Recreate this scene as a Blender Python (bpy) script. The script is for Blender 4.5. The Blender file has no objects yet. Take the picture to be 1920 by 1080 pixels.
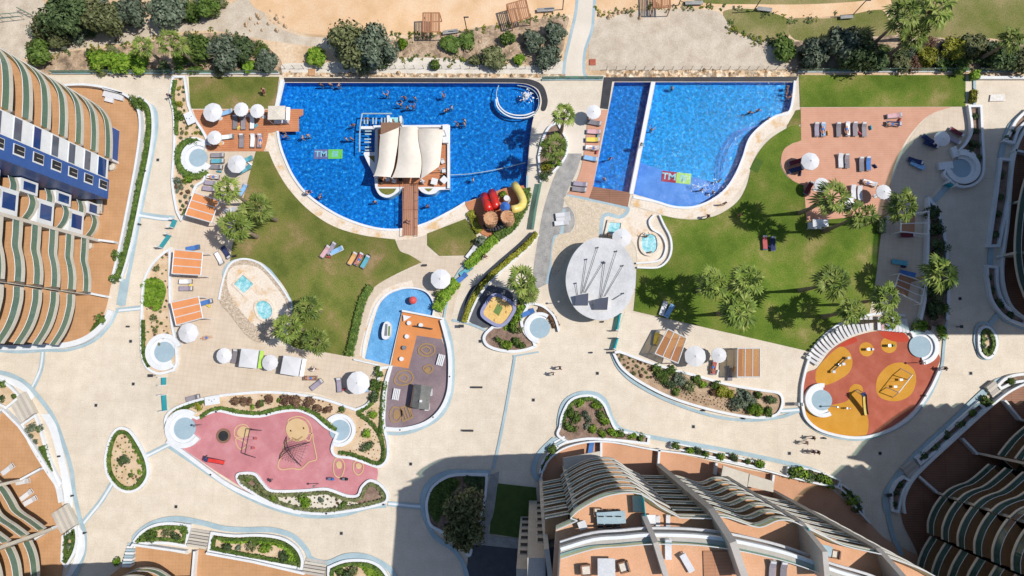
import bpy, math, random
from mathutils import Vector, Matrix, geometry
C = bpy.context.scene.collection
SC = bpy.context.scene
R = math.radians
rnd = random.Random(7)
# ------------------------------------------------------------------ camera
FPX, CAMH, NAD = 1280.0, 92.0, (1000.0, 672.0)
n_cam = Vector(((NAD[0]-960)/FPX, -(NAD[1]-540)/FPX, -1.0)).normalized()
ROT = n_cam.rotation_difference(Vector((0, 0, -1))).to_matrix()
cam = bpy.data.cameras.new('camera'); cam.sensor_width = 36.0; cam.lens = 36.0*FPX/1920.0
cam.clip_start = 1.0; cam.clip_end = 3000.0
cam_o = bpy.data.objects.new('camera', cam); C.objects.link(cam_o)
cam_o.matrix_world = Matrix.Translation((0, 0, CAMH)) @ ROT.to_4x4()
SC.camera = cam_o
# ------------------------------------------------------------------ light
SUN_EL, SUN_AZ = 56.0, 2.5          # sun stands to the right of the picture (+x), a touch up
world = bpy.data.worlds.new('World'); SC.world = world; world.use_nodes = True
wn = world.node_tree
sky = wn.nodes.new('ShaderNodeTexSky'); sky.sky_type = 'NISHITA'; sky.sun_disc = False
sky.sun_elevation = R(SUN_EL); sky.sun_rotation = R(90-SUN_AZ); sky.air_density = 1.0; sky.dust_density = 0.6
bg = wn.nodes['Background']; bg.inputs[1].default_value = 0.118
wn.links.new(sky.outputs[0], bg.inputs[0])
sun = bpy.data.lights.new('sun', 'SUN'); sun.energy = 4.45; sun.angle = R(0.5); sun.color = (1.0, 0.96, 0.895)
sun_o = bpy.data.objects.new('sun', sun); C.objects.link(sun_o)
sdir = Vector((-math.cos(R(SUN_EL))*math.cos(R(SUN_AZ)), -math.cos(R(SUN_EL))*math.sin(R(SUN_AZ)), -math.sin(R(SUN_EL))))
sun_o.rotation_euler = sdir.to_track_quat('-Z', 'Y').to_euler(); sun_o.location = (60, 0, 90)
SC.view_settings.view_transform = 'Standard'; SC.view_settings.look = 'None'
SC.view_settings.exposure = 0.0; SC.view_settings.gamma = 1.0; SC.view_settings.use_curve_mapping = False
SC.cycles.max_bounces = 8; SC.cycles.transparent_max_bounces = 12
SC.cycles.caustics_reflective = False; SC.cycles.caustics_refractive = False

# ------------------------------------------------------------------ from a survey pixel to the place it stands
def W(u, v, z=0.0):
    d = ROT @ Vector(((u-960)/FPX, -(v-540)/FPX, -1.0))
    t = (z-CAMH)/d.z
    return Vector((d.x*t, d.y*t, z))
def XY(p, z=0.0):
    w = W(p[0], p[1], z); return (w.x, w.y)
M = 1/13.9     # metres per survey pixel on the ground

def smooth(pts, closed=True, n=5):
    """Catmull-Rom through points; a third element marks a sharp corner."""
    P = [Vector((p[0], p[1])) for p in pts]; K = [len(p) > 2 for p in pts]; N = len(P); out = []
    for i in range(N if closed else N-1):
        j = (i+1) % N
        a = P[i]; b = P[j]
        pa = P[i-1] if (closed or i > 0) else a; pb = P[(j+1) % N] if (closed or j < N-1) else b
        ma = (b-pa)*0.5 if not K[i] else (b-a)*0.6
        mb = (pb-a)*0.5 if not K[j] else (b-a)*0.6
        if K[i] and K[j]:
            out.append(a); continue
        L = (b-a).length
        for m in (ma, mb):
            if m.length > L*1.1: m *= L*1.1/m.length
        for k in range(n):
            t = k/n; t2 = t*t; t3 = t2*t
            out.append(a*(2*t3-3*t2+1)+ma*(t3-2*t2+t)+b*(-2*t3+3*t2)+mb*(t3-t2))
    if not closed: out.append(P[-1])
    return [(p.x, p.y) for p in out]
def path(pts, closed=True, n=5, z=0.0):
    return [XY(p, z) for p in smooth(pts, closed, n)]
def area(p):
    return 0.5*sum(p[i-1][0]*p[i][1]-p[i][0]*p[i-1][1] for i in range(len(p)))
def inside(p, x, y):
    c = False
    for i in range(len(p)):
        x1, y1 = p[i-1]; x2, y2 = p[i]
        if (y1 > y) != (y2 > y) and x < (x2-x1)*(y-y1)/(y2-y1)+x1: c = not c
    return c
def offset(p, d, closed=True):
    """moves a polyline sideways (left of travel positive)"""
    N = len(p); out = []
    for i in range(N):
        a = Vector(p[i-1]) if (closed or i > 0) else Vector(p[i])
        b = Vector(p[i]); c = Vector(p[(i+1) % N]) if (closed or i < N-1) else b
        t1 = (b-a); t2 = (c-b)
        if t1.length < 1e-6: t1 = t2
        if t2.length < 1e-6: t2 = t1
        t1 = t1.normalized(); t2 = t2.normalized()
        n1 = Vector((-t1.y, t1.x)); n2 = Vector((-t2.y, t2.x)); m = n1+n2
        if m.length < 0.2: m = n1.copy()
        m.normalize(); k = max(0.5, m.dot(n1))
        q = b+m*(d/k); out.append((q.x, q.y))
    return out

# ------------------------------------------------------------------ mesh building
WLOC = {}
class MB:
    def __init__(s): s.v = []; s.f = []; s.m = []
    def add(s, vs, fs, mi=0):
        o = len(s.v); s.v += [tuple(x) for x in vs]; s.f += [tuple(i+o for i in f) for f in fs]; s.m += [mi]*len(fs)
        return s
    def poly(s, p, z, holes=(), mi=0):
        loops = [list(p)]+[list(h) for h in holes]
        flat = [q for l in loops for q in l]
        tri = geometry.tessellate_polygon([[Vector((q[0], q[1], 0)) for q in l] for l in loops])
        fs = []
        for t in tri:
            a, b, c = (flat[i] for i in t)
            cr = (b[0]-a[0])*(c[1]-a[1])-(b[1]-a[1])*(c[0]-a[0])
            if abs(cr) < 1e-9: continue
            fs.append(t if cr > 0 else (t[0], t[2], t[1]))
        return s.add([(q[0], q[1], z) for q in flat], fs, mi)
    def side(s, p, z0, z1, closed=True, mi=0, inward=False):
        N = len(p)
        q = list(p)
        if closed and area(q) < 0: q = q[::-1]
        vs = [(a[0], a[1], z0) for a in q]+[(a[0], a[1], z1) for a in q]
        fs = []
        for i in range(N if closed else N-1):
            j = (i+1) % N
            fs.append((i, j, N+j, N+i) if not inward else (j, i, N+i, N+j))
        return s.add(vs, fs, mi)
    def prism(s, p, z0, z1, mi=0, top=None, bottom=True):
        s.side(p, z0, z1, mi=mi); s.poly(p, z1, mi=mi if top is None else top)
        if bottom:
            n0 = len(s.f); s.poly(p, z0, mi=mi)
            for i in range(n0, len(s.f)): s.f[i] = s.f[i][::-1]
        return s
    def ribbon(s, p, w, z0, z1, closed=False, mi=0):
        """wall of width w centred on polyline"""
        a = offset(p, w/2, closed); b = offset(p, -w/2, closed); N = len(p)
        vs = [(q[0], q[1], z1) for q in a]+[(q[0], q[1], z1) for q in b]+[(q[0], q[1], z0) for q in a]+[(q[0], q[1], z0) for q in b]
        fs = []
        for i in range(N if closed else N-1):
            j = (i+1) % N
            fs += [(i, N+i, N+j, j), (2*N+i, i, j, 2*N+j), (N+i, 3*N+i, 3*N+j, N+j)]
        if not closed: fs += [(0, 2*N, 3*N, N), (N-1, 2*N-1, 4*N-1, 3*N-1)]
        return s.add(vs, fs, mi)
    def flat(s, p, w, z, closed=False, mi=0):
        a = offset(p, w/2, closed); b = offset(p, -w/2, closed); N = len(p)
        return s.add([(q[0], q[1], z) for q in a]+[(q[0], q[1], z) for q in b],
                     [(i, N+i, N+(i+1) % N, (i+1) % N) for i in range(N if closed else N-1)], mi)
    def box(s, c, d, rz=0.0, mi=0, tilt=0.0):
        m = Matrix.Rotation(rz, 3, 'Z') @ Matrix.Rotation(tilt, 3, 'Y')
        vs = [Vector(c)+m @ Vector((x*d[0]/2, y*d[1]/2, z*d[2]/2)) for x in (-1, 1) for y in (-1, 1) for z in (-1, 1)]
        return s.add(vs, [(0, 1, 3, 2), (4, 6, 7, 5), (0, 4, 5, 1), (2, 3, 7, 6), (0, 2, 6, 4), (1, 5, 7, 3)], mi)
    def tube(s, pts, rad, n=8, mi=0, caps=True):
        P = [Vector(p) for p in pts]; rs = rad if isinstance(rad, (list, tuple)) else [rad]*len(P); vs = []; fs = []
        for i, p in enumerate(P):
            t = (P[min(i+1, len(P)-1)]-P[max(i-1, 0)]).normalized()
            a = t.orthogonal().normalized() if abs(t.z) > .95 else Vector((0, 0, 1)).cross(t).normalized()
            b = t.cross(a)
            for k in range(n):
                an = 2*math.pi*k/n; vs.append(p+(a*math.cos(an)+b*math.sin(an))*rs[i])
        for i in range(len(P)-1):
            for k in range(n):
                l = (k+1) % n; fs.append((i*n+k, i*n+l, (i+1)*n+l, (i+1)*n+k))
        if caps: fs += [tuple(range(n))[::-1], tuple((len(P)-1)*n+k for k in range(n))]
        return s.add(vs, fs, mi)
    def cone(s, c, r0, r1, z0, z1, n=16, mi=0, cap=True, ph=0.0):
        vs = [(c[0]+r*math.cos(2*math.pi*k/n+ph), c[1]+r*math.sin(2*math.pi*k/n+ph), z) for r, z in ((r0, z0), (r1, z1)) for k in range(n)]
        fs = [(k, (k+1) % n, n+(k+1) % n, n+k) for k in range(n)]
        if cap: fs += [tuple(range(n, 2*n)), tuple(range(n))[::-1]]
        return s.add(vs, fs, mi)
    def mesh(s, name, mats, smoothf=False):
        me = bpy.data.meshes.new(name); me.from_pydata(s.v, [], s.f)
        for m in (mats if isinstance(mats, (list, tuple)) else [mats]): me.materials.append(m)
        me.polygons.foreach_set('material_index', s.m)
        if smoothf: me.polygons.foreach_set('use_smooth', [True]*len(s.f))
        me.update(); return me
    def build(s, name, mats, parent=None, smoothf=False, **props):
        if parent is not None:
            loc = WLOC[parent]; base = loc
        else:
            xs = [v[0] for v in s.v]; ys = [v[1] for v in s.v]; zs = [v[2] for v in s.v]
            base = Vector(((min(xs)+max(xs))/2, (min(ys)+max(ys))/2, min(zs)))
        s.v = [(v[0]-base[0], v[1]-base[1], v[2]-base[2]) for v in s.v]
        o = bpy.data.objects.new(name, s.mesh(name, mats, smoothf)); C.objects.link(o)
        if parent is not None: o.parent = parent
        else: o.location = base
        WLOC[o] = Vector(base)
        for k, val in props.items(): o[k] = val
        return o
def struct(name, mb, mats, **kw): return mb.build(name, mats, kind='structure', **kw)
def thing(name, label, cat, loc, rz=0.0, group=None):
    o = bpy.data.objects.new(name, None); C.objects.link(o); o.empty_display_size = 0.3
    o.location = loc; o.rotation_euler = (0, 0, rz); o['label'] = label; o['category'] = cat
    if group: o['group'] = group
    WLOC[o] = Vector(loc); return o
def props(label, cat, group=None):
    d = dict(label=label, category=cat)
    if group: d['group'] = group
    return d
def inst(tpl, loc, rz=0.0, sc=1.0, label=None, group=None, cat=None):
    """a new thing from a template: (name, category, root mesh or None, [(part, mesh, [(sub, mesh)...])...])"""
    name, c0, root, parts = tpl
    o = bpy.data.objects.new(name, root); C.objects.link(o)
    o.location = loc; o.rotation_euler = (0, 0, rz); o.scale = (sc, sc, sc) if not isinstance(sc, tuple) else sc
    o['label'] = label; o['category'] = cat or c0
    if group: o['group'] = group
    for pn, pm, subs in parts:
        p = bpy.data.objects.new(pn, pm); C.objects.link(p); p.parent = o
        for sn, sm_ in subs:
            q = bpy.data.objects.new(sn, sm_); C.objects.link(q); q.parent = p
    return o

# ------------------------------------------------------------------ materials
def mat(name, cols, scale=1.0, detail=5.0, rough=0.85, spec=0.25, fine=0.0, fscale=20.0, bump=0.0, bscale=8.0, rand=0.0, lo=0.35, hi=0.65, metal=0.0, vor=0.0, vscale=3.0, big=0.0):
    m = bpy.data.materials.new(name); m.use_nodes = True; nt = m.node_tree; N = nt.nodes; L = nt.links
    b = N['Principled BSDF']; b.inputs['Roughness'].default_value = rough; b.inputs['Specular IOR Level'].default_value = spec
    b.inputs['Metallic'].default_value = metal
    tc = N.new('ShaderNodeTexCoord'); vec = tc.outputs['Object']
    if rand:
        oi = N.new('ShaderNodeObjectInfo'); va = N.new('ShaderNodeVectorMath'); va.operation = 'ADD'
        mu = N.new('ShaderNodeMath'); mu.operation = 'MULTIPLY'; mu.inputs[1].default_value = 97.0
        L.new(oi.outputs['Random'], mu.inputs[0]); L.new(vec, va.inputs[0]); L.new(mu.outputs[0], va.inputs[1]); vec = va.outputs[0]
    if len(cols) > 1:
        no = N.new('ShaderNodeTexNoise'); no.inputs['Scale'].default_value = scale; no.inputs['Detail'].default_value = detail
        no.inputs['Roughness'].default_value = 0.6
        L.new(vec, no.inputs['Vector'])
        cr = N.new('ShaderNodeValToRGB'); e = cr.color_ramp.elements
        e[0].position = lo; e[1].position = hi
        for k in range(len(cols)-2): e.new(lo+(hi-lo)*(k+1)/(len(cols)-1))
        for k, c in enumerate(cols): e[k].color = (*c, 1)
        L.new(no.outputs[0], cr.inputs[0]); col = cr.outputs[0]
    else:
        rg = N.new('ShaderNodeRGB'); rg.outputs[0].default_value = (*cols[0], 1); col = rg.outputs[0]
    def mul(col, val, lo_, hi_):
        mr = N.new('ShaderNodeMapRange'); mr.inputs[1].default_value = 0.3; mr.inputs[2].default_value = 0.7
        mr.inputs[3].default_value = lo_; mr.inputs[4].default_value = hi_; L.new(val, mr.inputs[0])
        mx = N.new('ShaderNodeMix'); mx.data_type = 'RGBA'; mx.blend_type = 'MULTIPLY'; mx.inputs[0].default_value = 1.0
        L.new(col, mx.inputs[6]); L.new(mr.outputs[0], mx.inputs[7]); return mx.outputs[2]
    if fine:
        nf = N.new('ShaderNodeTexNoise'); nf.inputs['Scale'].default_value = fscale; nf.inputs['Detail'].default_value = 2.0
        L.new(vec, nf.inputs['Vector']); col = mul(col, nf.outputs[0], 1-fine, 1+fine)
    if big:
        nb = N.new('ShaderNodeTexNoise'); nb.inputs['Scale'].default_value = 0.06; nb.inputs['Detail'].default_value = 4.0
        L.new(vec, nb.inputs['Vector']); col = mul(col, nb.outputs[0], 1-big, 1+big)
    if vor:
        vo = N.new('ShaderNodeTexVoronoi'); vo.inputs['Scale'].default_value = vscale; L.new(vec, vo.inputs['Vector'])
        sp = N.new('ShaderNodeSeparateColor'); L.new(vo.outputs['Color'], sp.inputs[0]); col = mul(col, sp.outputs[0], 1-vor, 1+vor)
    if rand:
        col = mul(col, oi.outputs['Random'], 1-rand, 1+rand)
    L.new(col, b.inputs['Base Color'])
    if bump:
        bn = N.new('ShaderNodeTexNoise'); bn.inputs['Scale'].default_value = bscale; bn.inputs['Detail'].default_value = 4.0
        L.new(vec, bn.inputs['Vector'])
        bp = N.new('ShaderNodeBump'); bp.inputs['Strength'].default_value = bump; bp.inputs['Distance'].default_value = 0.118
        L.new(bn.outputs[0], bp.inputs['Height']); L.new(bp.outputs[0], b.inputs['Normal'])
    return m
def tilemat(name, c1, c2, mortar, w, h, msize=0.02, rough=0.7, rot=0.0, fine=0.06, fscale=14.0, offs=0.0, big=0.05):
    m = mat(name, [c1, c2], scale=0.6, rough=rough, fine=fine, fscale=fscale, big=big); nt = m.node_tree; N = nt.nodes; L = nt.links
    b = N['Principled BSDF']; src = b.inputs['Base Color'].links[0].from_socket
    tc = N.new('ShaderNodeTexCoord'); mp = N.new('ShaderNodeMapping'); mp.inputs['Rotation'].default_value[2] = rot
    br = N.new('ShaderNodeTexBrick'); br.offset = offs; br.inputs['Scale'].default_value = 1.0
    br.inputs['Brick Width'].default_value = w; br.inputs['Row Height'].default_value = h; br.inputs['Mortar Size'].default_value = msize
    br.inputs['Color1'].default_value = (1, 1, 1, 1); br.inputs['Color2'].default_value = (0.975, 0.975, 0.975, 1)
    br.inputs['Mortar'].default_value = (*mortar, 1)
    L.new(tc.outputs['Object'], mp.inputs[0]); L.new(mp.outputs[0], br.inputs['Vector'])
    mx = N.new('ShaderNodeMix'); mx.data_type = 'RGBA'; mx.blend_type = 'MULTIPLY'; mx.inputs[0].default_value = 1.0
    L.new(src, mx.inputs[6]); L.new(br.outputs['Color'], mx.inputs[7]); L.new(mx.outputs[2], b.inputs['Base Color'])
    return m
def glass(name, col, see=0.55, rough=0.08):
    m = bpy.data.materials.new(name); m.use_nodes = True; nt = m.node_tree; N = nt.nodes; L = nt.links
    b = N['Principled BSDF']; b.inputs['Base Color'].default_value = (*col, 1); b.inputs['Roughness'].default_value = rough
    tr = N.new('ShaderNodeBsdfTransparent'); tr.inputs[0].default_value = (min(1, .35+col[0]*2), min(1, .5+col[1]*2), min(1, .45+col[2]*2), 1)
    mx = N.new('ShaderNodeMixShader'); mx.inputs[0].default_value = see
    no = N.new('ShaderNodeTexNoise'); no.inputs['Scale'].default_value = 0.35; tc = N.new('ShaderNodeTexCoord'); L.new(tc.outputs['Object'], no.inputs['Vector'])
    mr = N.new('ShaderNodeMapRange'); mr.inputs[1].default_value = .3; mr.inputs[2].default_value = .7; mr.inputs[3].default_value = see-.14; mr.inputs[4].default_value = see+.14
    L.new(no.outputs[0], mr.inputs[0]); L.new(mr.outputs[0], mx.inputs[0])
    L.new(b.outputs[0], mx.inputs[1]); L.new(tr.outputs[0], mx.inputs[2]); L.new(mx.outputs[0], N['Material Output'].inputs[0])
    return m
def watermat(name, tint, bscale=2.2, bstr=0.55, rough=0.05):
    m = bpy.data.materials.new(name); m.use_nodes = True; nt = m.node_tree; N = nt.nodes; L = nt.links
    N.remove(N['Principled BSDF'])
    tr = N.new('ShaderNodeBsdfTransparent'); tr.inputs[0].default_value = (*tint, 1)
    gl = N.new('ShaderNodeBsdfGlossy'); gl.inputs['Roughness'].default_value = rough; gl.inputs['Color'].default_value = (1, 1, 1, 1)
    tc = N.new('ShaderNodeTexCoord'); hs = None
    for sc_, w_ in ((bscale, 1.0), (bscale*3.1, 0.45)):
        no = N.new('ShaderNodeTexNoise'); no.inputs['Scale'].default_value = sc_; no.inputs['Detail'].default_value = 3.0
        no.inputs['Distortion'].default_value = 0.6
        L.new(tc.outputs['Object'], no.inputs['Vector'])
        mu = N.new('ShaderNodeMath'); mu.operation = 'MULTIPLY'; mu.inputs[1].default_value = w_; L.new(no.outputs[0], mu.inputs[0])
        if hs is None: hs = mu.outputs[0]
        else:
            ad = N.new('ShaderNodeMath'); L.new(hs, ad.inputs[0]); L.new(mu.outputs[0], ad.inputs[1]); hs = ad.outputs[0]
    bp = N.new('ShaderNodeBump'); bp.inputs['Strength'].default_value = bstr; bp.inputs['Distance'].default_value = 0.25
    L.new(hs, bp.inputs['Height']); L.new(bp.outputs[0], gl.inputs['Normal'])
    fr = N.new('ShaderNodeFresnel'); fr.inputs['IOR'].default_value = 1.33; L.new(bp.outputs[0], fr.inputs['Normal'])
    mx = N.new('ShaderNodeMixShader'); L.new(fr.outputs[0], mx.inputs[0]); L.new(tr.outputs[0], mx.inputs[1]); L.new(gl.outputs[0], mx.inputs[2])
    L.new(mx.outputs[0], N['Material Output'].inputs[0]); return m

K = {}
K['sand'] = mat('sandy_earth', [(.50, .34, .20), (.62, .45, .29), (.70, .54, .38)], scale=.18, fine=.12, fscale=3, big=.12, bump=.3)
K['gravel'] = mat('pale_gravel', [(.44, .36, .275), (.51, .43, .335), (.57, .49, .39)], scale=.5, fine=.12, fscale=5, bump=.25, big=.06)
K['scrub'] = mat('dry_scrub_earth', [(.16, .12, .085), (.38, .27, .18), (.50, .38, .27)], scale=.6, fine=.25, fscale=4, bump=.6, bscale=4)
K['orangesand'] = mat('orange_sand', [(.60, .385, .21), (.66, .44, .26), (.68, .49, .32)], scale=.25, fine=.08, fscale=5, big=.08)
K['rock'] = mat('rubble_stone', [(.30, .17, .08), (.52, .38, .24), (.66, .56, .44)], scale=1.2, fine=.2, fscale=6, bump=1., bscale=3, vor=.35, vscale=2.2)
K['grass'] = mat('lawn_grass', [(.098, .122, .026), (.142, .155, .036), (.18, .16, .052), (.29, .20, .105)], scale=.22, detail=7, fine=.22, fscale=6, big=.2, bump=.25, bscale=12, rough=.95, spec=.05, lo=.38, hi=.68)
K['grass2'] = mat('watered_lawn_grass', [(.078, .130, .018), (.11, .162, .024), (.155, .178, .038), (.25, .22, .08)], scale=.2, detail=7, fine=.24, fscale=6, big=.24, bump=.25, bscale=12, rough=.95, spec=.05, lo=.38, hi=.68)
K['grassdry'] = mat('meadow_grass', [(.13, .15, .035), (.20, .19, .07), (.30, .24, .12)], scale=.16, detail=6, fine=.22, fscale=6, big=.12, bump=.5, rough=.95, spec=.05)
K['plaza'] = tilemat('cream_paving', (.59, .508, .405), (.665, .582, .475), (.93, .92, .905), 2.4, 2.4, .03, fine=.10, fscale=6.5, big=.08, rot=.03)
K['terrace'] = tilemat('tan_terrace_tiles', (.555, .455, .35), (.615, .515, .405), (.90, .88, .86), .62, .62, .03, rot=.12)
K['greystone'] = mat('grey_stone_paving', [(.25, .24, .23), (.31, .30, .285), (.37, .35, .33)], scale=.8, fine=.15, fscale=7)
K['walk'] = mat('cream_walkway', [(.60, .53, .44), (.66, .59, .50)], scale=.3, fine=.06, fscale=7, big=.05)
K['band'] = mat('pale_blue_paving_band', [(.29, .39, .435), (.37, .47, .51)], scale=.6, fine=.08, fscale=8)
K['white'] = mat('white_render', [(.63, .645, .66), (.70, .71, .72)], scale=.8, fine=.04, fscale=6, rough=.6)
K['cream'] = mat('cream_render', [(.50, .455, .385), (.56, .515, .44)], scale=.5, fine=.05, fscale=5, rough=.7)
K['grey'] = mat('grey_render', [(.40, .365, .325), (.46, .425, .385)], scale=.4, fine=.06, fscale=5)
K['bluewall'] = mat('blue_cladding', [(.030, .085, .27), (.038, .10, .31)], scale=.5, fine=.05, fscale=4, rough=.4)
K['bluepane'] = glass('blue_glass', (.016, .05, .18), see=.1)
K['darkpane'] = glass('grey_window_glass', (.10, .11, .15), see=.08)
K['dark'] = mat('dark_opening', [(.02, .022, .026), (.03, .03, .035)], scale=1)
K['terra'] = tilemat('terracotta_tiles', (.46, .255, .125), (.53, .30, .155), (.86, .82, .80), .45, .45, .018, fine=.1)
K['deck'] = tilemat('orange_timber_deck', (.46, .185, .085), (.54, .24, .12), (.72, .62, .60), 3.0, .28, .03, rot=0.05, offs=.5)
K['deckpink'] = tilemat('salmon_timber_deck', (.52, .265, .175), (.575, .31, .21), (.90, .86, .84), 3.2, .3, .03, rot=0.0, offs=.5)
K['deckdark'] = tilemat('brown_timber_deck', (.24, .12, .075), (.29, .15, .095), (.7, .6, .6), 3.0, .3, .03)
K['bridge'] = tilemat('bridge_planks', (.36, .18, .115), (.42, .22, .145), (.65, .55, .52), .28, 4.0, .04)
K['travertine'] = mat('travertine', [(.62, .40, .19), (.64, .52, .40), (.69, .60, .50)], scale=.45, detail=6, fine=.1, fscale=4, rough=.7, lo=.36, hi=.5)
K['soil'] = mat('bark_soil', [(.16, .105, .08), (.24, .16, .12), (.31, .22, .165)], scale=.9, fine=.25, fscale=7, bump=.6)
K['soiltan'] = mat('tan_gravel_soil', [(.50, .35, .21), (.58, .43, .28), (.63, .49, .35)], scale=.7, fine=.12, fscale=8)
K['soilbrown'] = mat('brown_garden_soil', [(.30, .20, .13), (.40, .28, .185), (.50, .37, .25)], scale=.7, fine=.18, fscale=7)
K['soilpale'] = mat('pale_gravel_mulch', [(.58, .52, .43), (.68, .62, .54)], scale=.7, fine=.14, fscale=8)
K['pink'] = mat('pink_rubber', [(.44, .17, .185), (.49, .20, .215), (.53, .245, .26)], scale=.4, fine=.09, fscale=9, big=.08, rough=.9)
K['redrub'] = mat('red_rubber', [(.34, .088, .052), (.385, .105, .066), (.42, .13, .085)], scale=.5, fine=.08, fscale=9, big=.06, rough=.9)
K['brightred'] = mat('bright_red_rubber', [(.42, .05, .028), (.46, .065, .035)], scale=.5, fine=.06, fscale=9, rough=.9)
K['yellowrub'] = mat('ochre_rubber', [(.50, .235, .025), (.56, .28, .045)], scale=.5, fine=.07, fscale=9, big=.06, rough=.9)
K['purple'] = mat('mauve_rubber', [(.18, .135, .15), (.22, .165, .18), (.255, .19, .20)], scale=.4, fine=.12, fscale=8, big=.1, rough=.9)
K['orange'] = mat('orange_rubber', [(.56, .215, .07), (.62, .25, .09)], scale=.5, fine=.06, fscale=8, rough=.9)
K['ochreline'] = mat('ochre_line_paint', [(.29, .185, .09), (.33, .21, .10)], scale=1, fine=.08)
K['sandline'] = mat('sand_line_paint', [(.55, .38, .20), (.59, .42, .235)], scale=1, fine=.08)
K['paledisc'] = mat('pale_blue_rubber', [(.29, .39, .455), (.33, .43, .49)], scale=.6, fine=.07, fscale=9, rough=.9)
K['fabric'] = mat('white_canvas', [(.60, .595, .61), (.66, .655, .665)], scale=.7, fine=.03, rough=.9, rand=.04)
K['sail'] = mat('cream_membrane', [(.66, .595, .505), (.71, .645, .56)], scale=.35, fine=.04, fscale=2, rough=.8)
K['awning'] = mat('orange_awning', [(.62, .245, .095), (.68, .28, .115)], scale=.6, fine=.05, fscale=6, rough=.9)
K['amber'] = glass('amber_roof_sheet', (.46, .21, .10), see=.42)
K['timber'] = tilemat('slatted_timber', (.42, .205, .11), (.48, .245, .14), (.6, .5, .45), 3, .12, .02)
K['metal'] = mat('white_metal', [(.66, .665, .67)], rough=.4)
K['steel'] = mat('grey_steel', [(.30, .31, .32), (.36, .37, .38)], rough=.35, metal=.6)
K['darkmetal'] = mat('dark_metal', [(.035, .035, .04), (.05, .05, .055)], rough=.45)
K['greyfab'] = mat('grey_lounger_mesh', [(.21, .19, .21), (.26, .235, .255)], scale=3, fine=.08, rand=.12, rough=.9)
K['whitefab'] = mat('white_cushion', [(.58, .575, .59), (.65, .645, .655)], scale=2, rough=.9, rand=.05)
K['brownfab'] = mat('brown_wicker', [(.20, .11, .07), (.26, .15, .10)], scale=6, fine=.15, rand=.1)
for n_, c_ in dict(teal=(.10, .33, .40), blue=(.06, .16, .42), navy=(.025, .035, .10), pinkt=(.55, .33, .35), orange_t=(.60, .34, .13), yellow_t=(.68, .53, .10), red=(.40, .09, .09), purplet=(.29, .25, .31), greent=(.32, .50, .08), whitet=(.72, .72, .72), bluelight=(.22, .40, .62), maroon=(.12, .02, .03), black=(.02, .02, .022)).items():
    K[n_] = mat(n_+'_cloth', [c_, tuple(min(1, x*1.2+.01) for x in c_)], scale=2.5, rough=.9)
K['tealglass'] = glass('turquoise_glass', (.02, .36, .44), see=.25)
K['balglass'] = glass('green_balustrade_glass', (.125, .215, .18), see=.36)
K['shadeglass'] = glass('shade_darkened_balustrade_glass', (.03, .085, .085), see=.35)  # same balcony glass, darkened to carry the shade on the C and D fronts
K['clearglass'] = glass('clear_glass', (.10, .22, .22), see=.72)
K['plastred'] = mat('red_plastic', [(.50, .012, .01), (.58, .03, .015)], scale=2, rough=.3, spec=.5)
K['plastyel'] = mat('yellow_plastic', [(.66, .50, .10), (.72, .58, .20)], scale=1.5, rough=.3, spec=.5)
K['plastblue'] = mat('blue_plastic', [(.04, .14, .46)], rough=.3, spec=.5)
K['lilac'] = mat('lilac_rubber', [(.24, .245, .39), (.28, .285, .43)], scale=2, rough=.8)
K['playsand'] = mat('play_sand', [(.62, .40, .13), (.70, .48, .19)], scale=1.2, fine=.1, fscale=5, bump=.6, bscale=2)
K['greenmat'] = mat('green_mat', [(.13, .20, .055), (.16, .24, .07)], scale=3)
K['concrete'] = mat('pale_concrete', [(.49, .49, .50), (.55, .55, .555), (.59, .585, .59)], scale=.5, detail=7, fine=.07, fscale=5, big=.06)
K['slate'] = mat('slate_roof', [(.13, .13, .125), (.18, .18, .17)], scale=1.2, fine=.15, fscale=8)
K['trunk'] = mat('palm_trunk', [(.20, .15, .105), (.30, .235, .17)], scale=5, fine=.2, fscale=10, rand=.1)
K['bark'] = mat('tree_bark', [(.16, .13, .10), (.26, .215, .17)], scale=4, fine=.2)
def leafmat(name, a, b, c, rand=.16, spec=.18, rough=.6):
    return mat(name, [a, b, c], scale=1.6, detail=3, rough=rough, spec=spec, rand=rand, lo=.33, hi=.67, fine=.25, fscale=6)
K['l_palm'] = leafmat('palm_leaf', (.075, .12, .02), (.15, .205, .034), (.28, .32, .08), spec=.3)
K['l_bright'] = leafmat('bright_leaf', (.075, .155, .012), (.14, .24, .02), (.23, .32, .04))
K['l_mid'] = leafmat('mid_green_leaf', (.04, .08, .014), (.08, .132, .024), (.135, .185, .042))
K['l_olive'] = leafmat('olive_leaf', (.07, .085, .03), (.13, .145, .06), (.21, .215, .10))
K['l_grey'] = leafmat('grey_green_leaf', (.065, .09, .055), (.115, .145, .095), (.19, .22, .155))
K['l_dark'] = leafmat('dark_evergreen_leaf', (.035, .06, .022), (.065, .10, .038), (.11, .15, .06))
K['l_brown'] = leafmat('bronze_leaf', (.095, .05, .032), (.145, .082, .052), (.20, .13, .075))
K['l_yellow'] = leafmat('yellow_green_leaf', (.12, .13, .012), (.20, .20, .02), (.28, .28, .045))
K['w_pool'] = watermat('pool_water', (.66, .90, .99), 1.9, 0.4, .10)
K['w_lap'] = watermat('lap_pool_water', (.78, .95, 1.0), 1.9, 0.36, .10)
K['w_small'] = watermat('small_pool_water', (.88, .97, 1.0), 2.6, 0.3)
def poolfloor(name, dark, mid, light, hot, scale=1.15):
    m = mat(name, [dark, mid, light, hot], scale=scale, detail=2.5, rough=.4, fine=.14, fscale=6, big=.10, lo=.34, hi=.74, vor=.2, vscale=4.2)  # pale flecks and cell tones paint water caustics and sparkle into the tiles
    return m
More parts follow.
